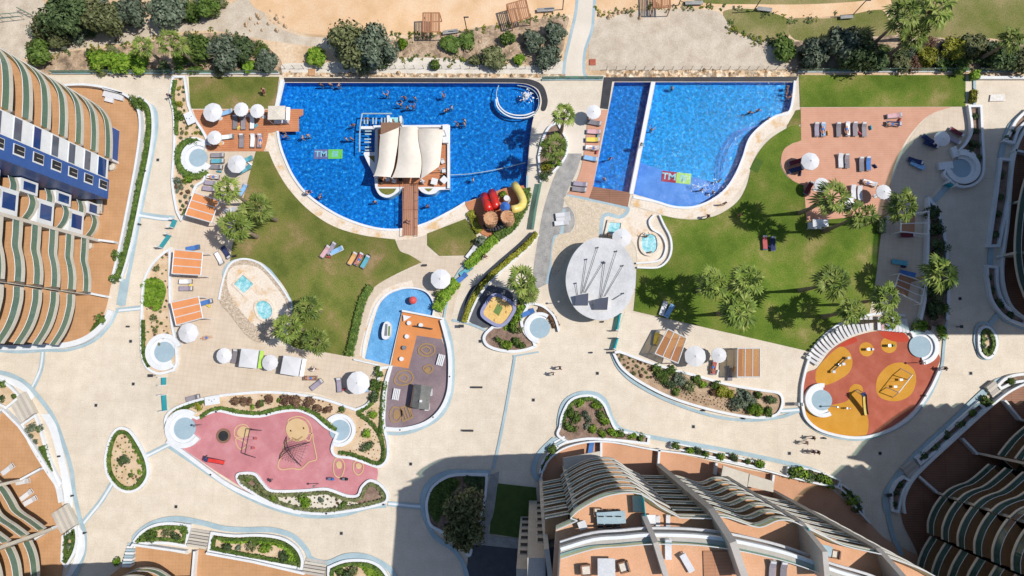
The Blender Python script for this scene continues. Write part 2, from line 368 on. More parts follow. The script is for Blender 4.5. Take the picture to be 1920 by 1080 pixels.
K['pf_deep'] = poolfloor('blue_mosaic_painted_caustics', (.003, .12, .41), (.004, .175, .53), (.012, .24, .62), (.16, .55, .86), 2.2)
K['pf_lap'] = poolfloor('light_blue_mosaic_painted_caustics', (.005, .21, .56), (.007, .27, .65), (.02, .33, .72), (.14, .52, .86), 2.2)
K['pf_beach'] = mat('shallow_beach_mosaic', [(.09, .21, .60), (.12, .26, .66), (.16, .31, .72)], scale=.5, fine=.12, fscale=6, rough=.4)
K['pf_kid'] = mat('paddling_pool_mosaic', [(.15, .35, .62), (.18, .41, .70), (.24, .48, .78)], scale=.7, fine=.15, fscale=5, rough=.4)
K['pf_spa'] = mat('turquoise_spa_mosaic', [(.20, .50, .55), (.30, .62, .66), (.62, .80, .82)], scale=1.6, fine=.15, fscale=5, rough=.4)
# ------------------------------------------------------------------ pools (outlines first: the ground sheets leave them open)
O_MAIN = [(534,155,1),(965,156),(990,159),(1007,169),(1013,187),(1010,203),(1001,219),(995,250),(990,300),(986,352,1),(957,350,1),(873,379,1),(848,394),(800,418),(757,429),(715,429),(670,418),(625,398),(578,365),(550,330),(532,290),(524,264),(521,246,1),(523,203,1)]
O_LAP = [(1152,154,1),(1220,154,1),(1179,361,1),(1112,350,1)]
O_BAY = [(1229,154,1),(1488,154,1),(1480,207,1),(1452,218),(1426,236),(1404,260),(1392,295),(1379,325),(1360,354),(1332,376),(1298,388),(1262,387),(1228,377),(1187,369,1)]
O_KID = [(679,671,1),(683,645),(692,610),(705,575),(722,555),(745,544),(775,541),(800,549),(813,570),(812,592,1),(754,583,1),(731,684,1)]
HOLES = [path(o) for o in (O_MAIN, O_LAP, O_BAY, O_KID)]
ZS = [0.0]
def zn():
    ZS[0] += 0.0016; return round(ZS[0], 5)
def sheet(name, pts, m, closed=True, n=5, holes=(), z=None, **kw):
    return struct(name, MB().poly(path(pts, True, n), zn() if z is None else z, holes), K[m] if isinstance(m, str) else m, **kw)
def band(name, pts, m, w, closed=False, n=5, off=0.0, z=None):
    p = path(pts, closed, n)
    if off: p = offset(p, off, closed)
    return struct(name, MB().flat(p, w, zn() if z is None else z, closed), K[m])
g = 420.0
struct('ground', MB().poly([(-g, -g), (g, -g), (g, g), (-g, g)], 0.0, HOLES), K['sand'])
struct('plaza', MB().poly([XY(p) for p in ((-500, 141), (2500, 141), (2500, 1700), (-500, 1700))], zn(), HOLES), K['plaza'])
def basin(name, hole, depth, fm, wm, zw=-0.05):
    mb = MB().side(hole, -depth, 0.0, inward=True); mb.poly(hole, -depth)
    struct(name, mb, K[fm])
    struct('water', MB().poly(hole, zw), K[wm])
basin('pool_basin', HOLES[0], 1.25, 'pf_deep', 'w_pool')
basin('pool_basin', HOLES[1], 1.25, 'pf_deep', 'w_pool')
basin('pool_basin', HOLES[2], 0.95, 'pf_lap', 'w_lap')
basin('paddling_pool_basin', HOLES[3], 0.35, 'pf_kid', 'w_small')
# paler sloping beach at the foot of the bay pool, and its curved steps
struct('pool_beach', MB().poly([XY(p, -.93) for p in ((1192,300),(1215,310),(1262,325),(1325,338),(1362,349),(1334,374),(1298,386),(1262,385),(1230,375),(1190,367))], -.93), K['pf_beach'])
for k in range(5):
    a = smooth([(1432-k*2.5+k*1, 232), (1402-k*4.5, 244), (1378-k*4.5, 268), (1366-k*5, 300), (1362-k*4.5, 332)], False)
    struct('pool_step', MB().flat([XY(p, -.25) for p in a], .10, -.20-.14*k), K['pf_beach'])
# ------------------------------------------------------------------ land outside the resort (top)
sheet('gravel_path', [(-60,95),(30,60),(110,80),(260,38),(420,12),(470,-10),(490,10),(505,40),(560,66),(650,74),(640,92),(560,84),(470,70),(400,58),(320,62),(250,80),(140,92),(60,110)], 'gravel')
sheet('gravel_ground', [(-300,-200,1),(120,-200,1),(80,-20),(95,60),(50,110),(-300,120,1)], 'gravel')
sheet('scrub_ground', [(60,140,1),(56,110),(140,95),(260,84),(330,66),(420,62),(480,76),(525,110),(530,141,1)], 'scrub')
sheet('sandy_track', [(455,-80,1),(1085,-80,1),(1078,20),(1060,26),(1000,34),(955,44),(900,56),(850,62),(780,66),(700,62),(640,66),(560,60),(510,30),(470,5)], 'orangesand')
sheet('sandy_track', [(1118,-80,1),(1640,-80,1),(1676,10),(1600,26),(1480,34),(1420,16),(1330,12),(1240,14),(1160,22),(1122,26)], 'orangesand')
sheet('scrub_ground', [(690,84),(760,72),(850,60),(940,44),(1010,36),(1064,30),(1060,60),(1052,100),(1010,122),(930,112),(860,112),(780,108),(700,104)], 'scrub')
sheet('pale_bank', [(530,120),(600,118),(700,112),(800,108),(900,116),(990,124),(1052,112),(1054,140,1),(530,140,1)], 'soilpale')
sheet('gravel_ground', [(1114,40),(1160,28),(1240,18),(1340,20),(1365,40),(1385,65),(1440,78),(1500,105),(1490,130,1),(1105,132,1),(1104,90)], 'gravel')
sheet('grass', [(1358,20),(1420,18),(1480,38),(1476,72),(1440,78),(1385,62),(1364,42)], 'grassdry')
sheet('grass', [(1482,36),(1560,34),(1650,18),(1668,40),(1680,76),(1610,84),(1560,76),(1490,74)], 'grassdry')
sheet('grass', [(1650,-80,1),(2300,-80,1),(2300,100,1),(1980,92),(1860,72),(1760,74),(1690,50)], 'grassdry')
sheet('grass', [(1250,-60,1),(1655,-60,1),(1650,-8),(1560,6),(1420,8),(1300,0)], 'grassdry')
sheet('scrub_ground', [(1460,84),(1560,76),(1680,66),(1780,72),(1900,82),(2300,100),(2300,136,1),(1490,134,1)], 'scrub')
sheet('walkway', [(1086,-60,1),(1122,-60,1),(1116,10),(1112,50),(1100,92),(1096,130),(1098,150,1),(1056,150,1),(1060,120),(1070,70),(1080,20)], 'walk')
band('walkway_edge', [(1086,-60),(1080,20),(1070,66),(1060,110),(1056,148)], 'band', .4)
band('walkway_edge', [(1120,-60),(1114,10),(1110,55),(1097,95),(1095,135),(1104,147),(1128,148)], 'band', .4)
sheet('stone_verge', [(530,136,1),(1060,139,1),(1060,146,1),(530,144,1)], 'rock')
sheet('stone_verge', [(1136,132,1),(1494,131,1),(1494,144,1),(1136,145,1)], 'rock')
# dark overflow gutters behind the pools
sheet('overflow_gutter', [(532,146,1),(960,147,1),(995,149),(1018,161),(1027,188),(1022,207),(1014,206),(1016,188),(1009,168),(990,158),(965,155,1),(534,154,1)], 'darkmetal')
sheet('overflow_gutter', [(1132,145,1),(1496,144,1),(1492,153,1),(1148,153,1),(1140,205,1),(1125,203,1)], 'darkmetal')
# ------------------------------------------------------------------ paving
sheet('terrace_paving', [(345,330,1),(390,283),(497,283,1),(480,330),(455,390),(436,480),(420,505),(416,545),(445,600),(480,640),(560,652,1),(612,660,1),(657,669,1),(680,673,1),(738,686,1),(726,690),(712,694),(704,720),(690,748),(668,768,1),(590,737),(500,737),(400,745),(335,770),(314,758),(312,706),(332,690),(334,640),(322,580),(321,470),(318,430),(338,408)], 'terrace')
sheet('terrace_paving', [(1157,625,1),(1172,584,1),(1520,656,1),(1502,700),(1500,742),(1462,742),(1400,728),(1320,716),(1250,690),(1155,658,1)], 'plaza')
sheet('terrace_paving', [(1646,408,1),(1668,360),(1700,270),(1745,215),(1785,201),(1808,201,1),(1808,250),(1800,300),(1745,370),(1738,420),(1736,520),(1722,585),(1715,612),(1640,606,1),(1632,560)], 'terrace')
sheet('walkway', [(1055,206,1),(1100,206,1),(1097,250),(1092,290,1),(1057,290,1),(1040,262),(1036,228)], 'walk')
sheet('grey_stone_walkway', [(1058,288,1),(1091,288,1),(1081,322),(1064,358),(1056,388),(1066,388),(1076,402),(1077,422),(1066,438),(1046,444),(1040,444),(1034,490),(1026,532,1),(998,546,1),(1001,500),(1012,430),(1020,390),(1036,340)], 'greystone')
band('paving_edge', [(1058,392),(1052,440),(1040,446),(1034,495),(1026,532)], 'band', .45)
sheet('courtyard_paving', [(1056,372,1),(1064,364,1),(1177,388,1),(1168,405),(1148,402),(1132,404),(1128,440),(1110,445),(1075,470),(1040,520),(1034,495),(1042,445),(1076,432),(1078,400),(1066,386)], mat('speckled_beige_paving', [(.50,.41,.30),(.60,.50,.385)], scale=1.5, fine=.16, fscale=5))
sheet('travertine_paving', [(1180,388,1),(1230,402),(1216,412),(1220,430),(1240,445),(1246,462),(1240,482),(1228,492),(1195,500,1),(1190,460),(1165,440),(1130,440),(1132,404),(1150,403),(1172,402)], 'travertine')
band('paving_edge', [(1064,364),(1100,372),(1176,390),(1172,402),(1160,407),(1140,402),(1130,408),(1126,440)], 'band', .5)
sheet('walkway', [(1016,225,1),(1030,226),(1018,262),(1013,300),(1010,340),(1000,385),(982,420),(950,452),(915,480),(880,505),(862,540),(846,600,1),(832,600,1),(840,560),(855,520),(876,492),(910,468),(945,436),(972,405),(986,372),(989,330),(996,260)], 'walk')
sheet('walkway', [(741,449,1),(800,438,1),(801,460),(822,480),(878,480,1),(884,500,1),(862,540),(845,600),(832,602),(815,570),(800,545),(770,538),(735,545),(712,565),(698,600),(688,640),(682,673,1),(664,670,1),(672,625),(684,578),(700,540),(735,520),(790,493),(766,480),(750,470)], 'terrace')
# travertine copings round the pools
band('pool_coping', [(504,250),(506,270),(516,305),(538,342),(566,376),(610,406),(660,428),(712,439),(760,439),(802,428),(852,403),(888,388)], 'travertine', 1.55)
band('pool_coping', [(1184,374),(1226,386),(1262,397),(1300,398),(1336,386),(1368,362),(1388,330),(1402,296),(1416,266),(1436,243),(1462,228),(1490,214)], 'travertine', 1.6)
band('pool_coping', [(683,672),(690,640),(700,600),(712,568),(734,548),(775,536)], 'travertine', .9, off=.35)
KERBS = []
def kerb(label, pts, w=.35, h=.3, m='white', closed=False, name='kerb_wall', cat='low wall', n=5, z=.0, group=None):
    o = MB().ribbon(path(pts, closed, n), w, z, z+h, closed).build(name, K[m], **props(label, cat, group)); return o
kerb('white pool rim curving round the lawn side of the bar pool', [(521,246),(524,266),(532,292),(550,331),(578,366),(625,399),(670,419),(715,430),(757,430),(800,419),(848,395),(873,380)], .32, .16)
kerb('white rim of the right hand pool along its curved coping', [(1187,370),(1228,378),(1262,388),(1298,389),(1332,377),(1361,355),(1380,326),(1393,296),(1405,261),(1427,237),(1453,219),(1481,208),(1490,152)], .32, .16)
kerb('white straight pool rim beside the small top lawn', [(530,150),(519,204)], .55, .2)
kerb('long white divider wall between the lap lane and the bay pool', [(1224,154),(1183,364)], .45, 1.12, z=-1.0, name='divider_wall')
kerb('white rim round the paddling pool', [(680,671),(683,645),(692,610),(705,575),(722,554),(745,543),(775,540),(801,548),(814,570),(812,592)], .22, .14)
# ------------------------------------------------------------------ lawns
sheet('lawn', [(354,144,1),(524,144,1),(516,204,1),(357,204,1)], 'grass')
sheet('lawn', [(480,284,1),(504,284,1),(516,312),(540,352),(578,393),(625,424),(680,441),(741,449,1),(750,470),(768,478),(791,492,1),(745,513),(705,536),(688,560),(668,620),(656,669,1),(612,661,1),(560,654,1),(538,640),(548,600),(545,560),(520,520),(490,492),(455,487),(430,500,1),(438,450),(452,390),(470,320)], 'grass')
sheet('lawn', [(801,438,1),(873,410,1),(893,440),(890,460),(877,479,1),(824,480,1),(801,460,1)], 'grass')
sheet('lawn', [(1498,141,1),(1810,141,1),(1810,200,1),(1500,201,1)], 'grass2')
sheet('lawn', [(1492,207,1),(1502,205,1),(1502,232),(1475,240)], 'grass')
sheet('lawn', [(1237,403,1),(1272,410),(1312,411),(1348,402),(1382,379),(1400,348),(1410,310),(1424,283),(1446,259),(1476,240),(1492,234),(1503,241),(1503,262),(1482,271),(1466,290),(1464,312),(1480,335),(1506,348,1),(1512,414,1),(1658,403,1),(1650,450),(1642,520),(1634,570),(1622,600),(1585,616),(1550,636),(1522,660,1),(1188,583,1),(1192,540),(1194,502,1),(1232,503),(1252,491),(1259,470),(1256,446),(1245,420)], 'grass2')
sheet('bare_lawn_patch', [(1416,296,1),(1432,302,1),(1420,325,1),(1405,317,1)], mat('dense_new_turf', [(.05,.095,.012),(.07,.125,.018)], scale=3, fine=.2))
# ------------------------------------------------------------------ decks and rubber floors
sheet('timber_deck', [(362,206,1),(522,206,1),(522,246,1),(504,250,1),(500,270),(495,284,1),(390,284,1),(378,245)], 'deck')
sheet('timber_deck', [(522,205,1),(569,205,1),(569,216,1),(561,220,1),(561,247,1),(522,247,1)], 'deck', z=.1)
sheet('timber_deck', [(1501,202,1),(1784,201,1),(1742,216),(1708,250),(1685,290),(1672,330),(1668,362),(1660,402,1),(1512,415,1),(1507,348,1),(1485,338),(1468,318),(1464,300),(1470,280),(1485,270),(1502,264,1)], 'deckpink')
sheet('timber_deck', [(1103,208,1),(1140,206,1),(1126,270),(1112,350,1),(1108,372,1),(1064,364,1),(1085,330),(1096,280)], 'deckpink')
sheet('timber_deck', [(1112,350,1),(1182,361,1),(1177,388,1),(1104,372,1)], 'deckdark')
sheet('rubber_floor', [(320,790),(345,780),(372,782),(400,770),(420,772),(450,780),(490,778),(520,772),(555,770),(585,780),(610,800),(630,812),(620,838),(630,852),(665,858),(705,874),(706,902),(690,922),(660,928),(600,915),(560,917),(510,922),(480,908),(462,888),(445,888),(470,925),(440,905),(400,880),(360,852),(325,825)], 'pink')
sheet('rubber_floor', [(1532,690),(1560,655),(1600,632),(1650,620),(1690,625),(1710,645),(1760,665),(1752,700),(1735,735),(1705,775),(1660,805),(1610,818),(1560,812),(1520,790),(1506,760),(1504,730),(1512,700)], 'redrub')
sheet('rubber_patch', [(1531,693),(1550,670),(1575,650),(1592,660),(1598,680),(1590,700),(1565,716),(1545,722),(1530,716)], 'yellowrub')
sheet('rubber_patch', [(1500,760),(1548,760),(1565,758),(1590,750),(1592,730),(1602,720),(1616,725),(1618,745),(1622,770),(1628,790),(1622,817),(1590,818),(1555,810),(1520,795)], 'yellowrub')
sheet('rubber_patch', [(1650,700),(1668,684),(1692,680),(1712,692),(1717,715),(1707,740),(1682,752),(1655,748),(1643,735),(1643,715)], 'yellowrub')
def disc(name, c, r, m, n=24, z=None, kind=True):
    w = W(*c); mb = MB().poly([(w.x+r*M*math.cos(6.2832*k/n), w.y+r*M*math.sin(6.2832*k/n)) for k in range(n)], zn() if z is None else z)
    return struct(name, mb, K[m])
disc('rubber_patch', (1624,655), 13, 'yellowrub'); disc('rubber_patch', (1666,647), 14.5, 'yellowrub')
sheet('rubber_patch', [(1648,622,1),(1690,622),(1704,635),(1696,641),(1675,640),(1655,632)], 'brightred')
sheet('rubber_patch', [(1572,648,1),(1600,632),(1606,640),(1580,650)], 'brightred')
sheet('rubber_floor', [(733,686,1),(766,690,1),(781,629,1),(828,635,1),(838,665),(843,700),(838,735),(822,770),(795,793),(755,804),(724,802,1),(720,770),(722,730)], 'purple')
sheet('rubber_floor', [(755,585,1),(832,600,1),(828,636,1),(782,629,1),(766,691,1),(734,685,1)], 'orange')
sheet('rubber_floor', [(870,590),(880,545),(900,533),(960,550),(950,600),(925,612),(900,613)], mat('charcoal_rubber', [(.075,.08,.095),(.10,.105,.12)], scale=1, fine=.08))
# terraces of the buildings
sheet('house_terrace', [(-200,120,1),(128,165,1),(165,166),(205,172),(240,185),(260,208),(264,245),(256,310),(240,390),(226,460),(210,530),(196,588),(166,626),(120,646),(60,650),(-200,640,1)], 'terra')
sheet('house_terrace', [(-300,700,1),(10,768,1),(30,788),(90,880),(118,950),(120,985),(118,1060),(110,1200,1),(-300,1200,1)], 'terra')
sheet('house_terrace', [(255,1021,1),(352,1040,1),(375,1028,1),(575,1072,1),(760,1110,1),(760,1300,1),(150,1300,1),(200,1090),(230,1060)], 'terra')
sheet('house_terrace', [(1010,910,1),(1014,880),(1030,855),(1060,836),(1110,826),(1180,832),(1260,848),(1340,866),(1420,884),(1480,890),(1545,910),(1590,945),(1625,975),(1660,1010),(1760,1060,1),(1500,1100,1),(1050,1060,1)], mat('salmon_terrace_tiles', [(.50,.265,.155),(.56,.31,.19)], scale=.5, fine=.1, fscale=8, big=.06))
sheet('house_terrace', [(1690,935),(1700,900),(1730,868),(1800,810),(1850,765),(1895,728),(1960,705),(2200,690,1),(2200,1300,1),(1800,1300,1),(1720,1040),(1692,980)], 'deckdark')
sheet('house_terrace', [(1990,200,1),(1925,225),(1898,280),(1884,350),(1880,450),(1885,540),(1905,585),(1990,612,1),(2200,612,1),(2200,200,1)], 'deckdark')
sheet('lawn', [(925,905,1),(1005,914,1),(1008,1000),(985,1010,1),(918,1000,1)], mat('shade_darkened_lawn', [(.05,.085,.018),(.075,.115,.025)], scale=.8, fine=.25))  # grass colour darkened here for the shade of the bottom building
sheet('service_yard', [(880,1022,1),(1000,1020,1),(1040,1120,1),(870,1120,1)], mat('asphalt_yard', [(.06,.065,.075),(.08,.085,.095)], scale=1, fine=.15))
sheet('garden_path', [(920,890,1),(936,884,1),(926,960),(918,1000),(975,1010,1),(985,1030,1),(890,1020,1),(900,980)], 'greystone')
# pale blue bands drawn through the plaza paving, white lines beside some of them
for pts, w, m in [
    ([(264,190),(290,205),(294,240),(286,290),(272,360),(258,430),(245,500),(232,560),(226,574)], .75, 'band'),
    ([(262,402),(300,408),(328,410)], 1.1, 'band'), ([(262,404),(300,410),(328,412)], .4, 'white'),
    ([(218,582),(268,577)], .9, 'band'), ([(218,583),(268,578)], .38, 'white'),
    ([(82,652),(78,690),(66,720),(54,738)], .95, 'band'), ([(82,652),(77,690),(64,720),(54,738)], .38, 'white'),
    ([(276,854),(300,842),(320,832)], .9, 'band'), ([(276,855),(300,843),(320,833)], .38, 'white'),
    ([(212,905),(190,940),(165,970),(152,986)], .95, 'band'), ([(212,906),(190,941),(166,971),(152,988)], .4, 'white'),
    ([(-40,652),(30,660),(85,657),(130,656),(175,640),(205,612),(222,580)], .55, 'band'),
    ([(966,666),(950,760),(934,840),(924,880)], .5, 'band'), ([(848,600),(880,607),(912,620)], .45, 'band'),
    ([(834,600),(846,640),(850,690),(846,740),(830,776),(800,798),(760,812),(724,812)], .6, 'band'),
    ([(318,838),(360,866),(410,900),(460,930),(520,955),(580,968),(640,966),(690,952),(725,948)], .6, 'band'),
    ([(728,944),(760,947),(795,950)], .9, 'band'), ([(728,944),(760,947),(795,950)], .35, 'white'),
    ([(1010,660),(962,668)], .3, 'band'), ([(1146,660),(1160,690),(1190,718),(1250,750),(1330,778),(1400,788),(1462,782),(1498,770)], .55, 'band'),
    ([(1464,771),(1500,768)], .8, 'band'), ([(1464,771),(1500,768)], .35, 'white'),
    ([(1500,770),(1515,795),(1550,815),(1605,824),(1650,815),(1700,790),(1740,745),(1764,690),(1768,660)], .5, 'band'),
    ([(1768,660),(1776,560),(1775,480),(1765,430),(1750,385),(1735,368)], .5, 'band'),
    ([(1750,378),(1775,352),(1788,345)], .9, 'band'), ([(1872,588),(1855,608)], .9, 'band'),
    ([(1040,855),(1050,815),(1048,790),(1058,755),(1085,738),(1115,738),(1135,752),(1148,785),(1165,805),(1225,820),(1340,840),(1440,860),(1520,880),(1575,905)], .75, 'band'),
    ([(1010,900),(1000,880),(1012,850),(1040,822)], .9, 'band'),
    ([(796,968),(794,930),(812,900),(845,886),(900,886),(920,886)], 1.0, 'band'), ([(796,968),(815,1005),(850,1030),(870,1060),(880,1100)], .8, 'band'),
    ([(252,1020),(255,1005),(285,982),(330,972),(380,980),(420,990),(460,993),(510,993),(550,1005),(575,1030),(585,1048),(615,1055),(650,1042),(690,1044),(730,1065),(745,1090)], .95, 'band'),
    ([(-40,702),(0,698),(40,712),(70,740),(100,780),(120,830),(135,880),(140,920),(152,975),(160,1000),(158,1040),(140,1080)], .8, 'band'),
    ([(1826,640),(1830,612),(1848,606),(1866,625),(1868,650),(1856,672),(1836,668),(1826,640)], .4, 'band'),
    ([(1662,960),(1660,930),(1680,895),(1720,850),(1780,795),(1840,738),(1870,715),(1930,702)], 1.1, 'band'), ([(1662,950),(1672,1000),(1690,1040)], .8, 'band'),
    ([(1930,208),(1895,235),(1876,290),(1866,380),(1856,480),(1856,540),(1874,590),(1920,615)], 1.0, 'band'),
    ([(425,540),(420,510),(436,490),(470,488),(505,505),(530,540),(548,570),(540,600)], .35, 'band'), ([(415,545),(440,590),(470,628),(490,636)], .4, 'band'),
    ([(1826,146),(1826,200)], .5, 'band'), ([(680,540),(640,600)], .01, 'band'),
]:
    if w > .02: band('paving_band', pts, m, w*.72)
band('drain_channel', [(236,524),(228,572)], 'band', 1.3)
sheet('planting_soil', [(1740,372),(1752,395),(1764,430),(1772,480),(1774,560),(1770,610),(1740,608),(1728,590),(1738,520)], 'soil')
# pale stretches of paving where curved white floors widen the planter kerbs
for pts in ([(0,702,1),(40,716),(66,742),(60,750,1),(40,730),(0,712,1)], [(78,776,1),(94,776,1),(108,800),(126,870),(136,915),(138,950),(124,955,1),(120,915),(112,870),(96,810)], [(148,985,1),(160,1004),(158,1040),(128,1090,1),(118,1090,1),(140,1050),(148,1010)]):
    sheet('white_paving', pts, 'white')
# flat painted lettering patch on the paving near the top right building
sheet('paving_marking', [(1856,178,1),(1882,177,1),(1884,190,1),(1854,191,1)], mat('worn_white_paint', [(.62,.56,.49),(.74,.73,.72)], scale=2.5, fine=.1))
# ------------------------------------------------------------------ plants
def leaf(mb, p, size, nrm, rg, asp=1.7):
    n = Vector(nrm)
    if n.length < 1e-4: n = Vector((0, 0, 1))
    n = (n.normalized()+Vector((rg.uniform(-.7, .7), rg.uniform(-.7, .7), rg.uniform(-.5, .7)))).normalized()
    a = n.orthogonal().normalized(); a.rotate(Matrix.Rotation(rg.uniform(0, 6.28), 3, n)); b = n.cross(a)
    s = size*rg.uniform(.6, 1.3); a *= s*.5; b *= s*.5*asp; p = Vector(p)
    o = len(mb.v); mb.v += [tuple(p-b), tuple(p+a-b*.1), tuple(p+b), tuple(p-a-b*.1)]; mb.f.append((o, o+1, o+2, o+3)); mb.m.append(0)
def foliage(seed, n, lumps, size, spread=.5, flat=.8, hollow=.72):
    """leaf cloud of radius about 1, height `flat`, made of several lumps"""
    rg = random.Random(seed); mb = MB(); L = []
    for k in range(lumps):
        a = rg.uniform(0, 6.28); r = spread*math.sqrt(rg.random()) if lumps > 1 else 0
        L.append((Vector((r*math.cos(a), r*math.sin(a), flat*rg.uniform(.25, .55))), rg.uniform(.5, 1.15)*(1-spread*.75)))
    for _ in range(n):
        c, rad = rg.choice(L)
        d = Vector((rg.gauss(0, 1), rg.gauss(0, 1), rg.gauss(.35, 1))).normalized()
        rr = rad*(hollow+(1-hollow)*rg.random())*(1+.16*math.sin(d.x*7+c.x*9)*math.cos(d.y*6+seed))
        p = c+Vector((d.x*rr, d.y*rr, d.z*rr*flat))
        if p.z < 0.02: p.z = rg.uniform(.02, .15)
        leaf(mb, p, size, d, rg)
    return mb
SHR = {}
def shrub_mesh(kind, big=False):
    k = (kind, big)
    if k not in SHR:
        SHR[k] = [foliage(hash_(kind)+i*13+(50 if big else 0), 1500 if big else 260, 9 if big else 4, .10 if big else .2, .62 if big else .42).mesh('foliage', K['l_'+kind]) for i in range(3)]
    return SHR[k]
def hash_(s): return sum(ord(c)*(i+3) for i, c in enumerate(s))
def shrub(u, v, rpx, kind, label, group=None, h=1.0, name='shrub', cat='shrub', big=None, z=.2):
    w = W(u, v, z+.3*rpx*M); w.z = z
    o = bpy.data.objects.new(name, rnd.choice(shrub_mesh(kind, rpx > 11 if big is None else big))); C.objects.link(o)
    r = rpx*M*1.42; o.location = w; o.rotation_euler = (0, 0, rnd.uniform(0, 6.28)); o.scale = (r*rnd.uniform(.8, 1.2), r*rnd.uniform(.8, 1.2), r*h)
    o['label'] = label; o['category'] = cat
    if group: o['group'] = group
    return o
def hedge(label, pts, w, h, kind, closed=False, z=.05, name='hedge', cat='hedge', dens=55, n=4, group=None):
    p = path(pts, closed, n); rg = random.Random(len(p)*7+int(w*100)); mb = MB()
    mb.ribbon(p, w*.8, z, z+h*.82, closed)
    q = p+[p[0]] if closed else p
    for a, b in zip(q, q[1:]):
        A = Vector(a); B = Vector(b); L = (B-A).length
        if L < 1e-4: continue
        nn = Vector((-(B-A).y, (B-A).x)).normalized()
        for _ in range(int(L*(w+h)*dens*.6)+1):
            t = rg.random(); s = rg.uniform(-1, 1); zz = h*(rg.uniform(.75, 1.05) if rg.random() < .65 else rg.uniform(.15, 1))
            if zz < h*.75: s = math.copysign(1, s)*rg.uniform(.9, 1.08)
            c = A.lerp(B, t)+nn*(s*w/2)
            leaf(mb, (c.x, c.y, z+zz), .2, (nn.x*s, nn.y*s, 1), rg)
    return mb.build(name, K['l_'+kind], **props(label, cat, group))
def cover(name, pts, kind, h=.3, dens=22, size=.24, label=None, n=4, z=.2):
    p = path(pts, True, n); rg = random.Random(len(pts)+int(abs(p[0][0])*10)); xs = [q[0] for q in p]; ys = [q[1] for q in p]; mb = MB()
    A = abs(area(p)); cnt = 0; mb.poly(p, z+.02)
    while cnt < A*dens:
        x = rg.uniform(min(xs), max(xs)); y = rg.uniform(min(ys), max(ys))
        if inside(p, x, y):
            zz = h*(.5+.5*math.sin(x*2.3)*math.cos(y*2.1+x))*rg.uniform(.5, 1)
            leaf(mb, (x, y, z+.04+zz), size, (rg.uniform(-.4, .4), rg.uniform(-.4, .4), 1), rg); cnt += 1
        else: cnt += .02
    if label: return mb.build(name, K['l_'+kind], **props(label, 'plants'))
    return mb.build(name, K['l_'+kind], kind='stuff')
# --- fan palms
def fan_frond(mb, rg, az, el, plen, flen, droop):
    ca, sa = math.cos(az), math.sin(az); d = Vector((ca*math.cos(el), sa*math.cos(el), math.sin(el)))
    side = Vector((-sa, ca, 0)); up = d.cross(side)*-1; tip = d*plen
    mb.add([side*-.03, side*.03, tip+side*.02, tip-side*.02], [(0, 1, 2, 3)])
    n = 10
    for k in range(n):
        a = (k-(n-1)/2)/(n-1)*2*1.75; L = flen*(1-.16*abs(a))*rg.uniform(.86, 1.06)
        dd = d*math.cos(a)+side*math.sin(a); dd = (dd+up*.12*math.cos(a)).normalized(); w = flen*.17
        ss = dd.cross(up).normalized()*w; mid = tip+dd*L*.58+Vector((0, 0, -droop*.18*L)); end = tip+dd*L*.95+Vector((0, 0, -droop*L*rg.uniform(.6, 1.1)))
        lift = up*(.03 if k % 2 else -.02)
        mb.add([tip, mid-ss*.55+lift, end, mid+ss*.55-lift], [(0, 1, 2, 3)])
def palm_crown(seed, nf=34, rad=1.0):
    rg = random.Random(seed); mb = MB()
    for i in range(nf):
        t = i/nf; el = 1.15-1.55*t**.8+rg.uniform(-.12, .12)
        fan_frond(mb, rg, i*2.39996+rg.uniform(-.25, .25), el, rad*rg.uniform(.38, .62), rad*rg.uniform(.46, .60), .2+.45*t)
    return mb
PALMS = [palm_crown(s, 15+2*(s % 3)).mesh('crown', K['l_palm']) for s in (3, 11, 23, 42)]
def palm(u, v, rpx, h, label, base=None, group='fan palms', kind=0):
    top = W(u, v, h); b = W(base[0], base[1], .05) if base else Vector((top.x+rnd.uniform(-.3, .3), top.y+rnd.uniform(-.3, .3), .05))
    t = thing('palm_tree', label, 'palm tree', b, 0, group); rg = random.Random(int(u*3+v))
    d = top-b; pts = []; rs = []
    for k in range(8):
        s = k/7; bend = math.sin(s*math.pi)*.18
        pts.append((b.x+d.x*s+bend*rg.uniform(.6, 1), b.y+d.y*s, b.z+(h-.05)*s)); rs.append(.2*(1-s)**2+.13+.02*(k % 2))
    MB().tube(pts, rs, 9).build('trunk', K['trunk'], t)
    c = bpy.data.objects.new('crown', PALMS[int(u+v) % 4]); C.objects.link(c); c.parent = t
    c.location = (top.x-b.x, top.y-b.y, h-.05); r = rpx*M*(CAMH-h)/CAMH*rg.uniform(.9, 1.12); c.scale = (r, r*rg.uniform(.88, 1.1), r*.95); c.rotation_euler = (rg.uniform(-.22, .22), rg.uniform(-.22, .22), rg.uniform(0, 6.28))
    # a skirt of dead leaves under the crown
    sk = MB()
    for k in range(26):
        a = rg.uniform(0, 6.28); z0 = h-rg.uniform(.1, 1.0); r0 = rg.uniform(.2, .3)
        leaf(sk, (top.x+r0*math.cos(a), top.y+r0*math.sin(a), z0), .45, (math.cos(a), math.sin(a), .1), rg, 2.2)
    sk.build('leaf_skirt', K['l_brown'] if kind else K['trunk'], t)
    return t
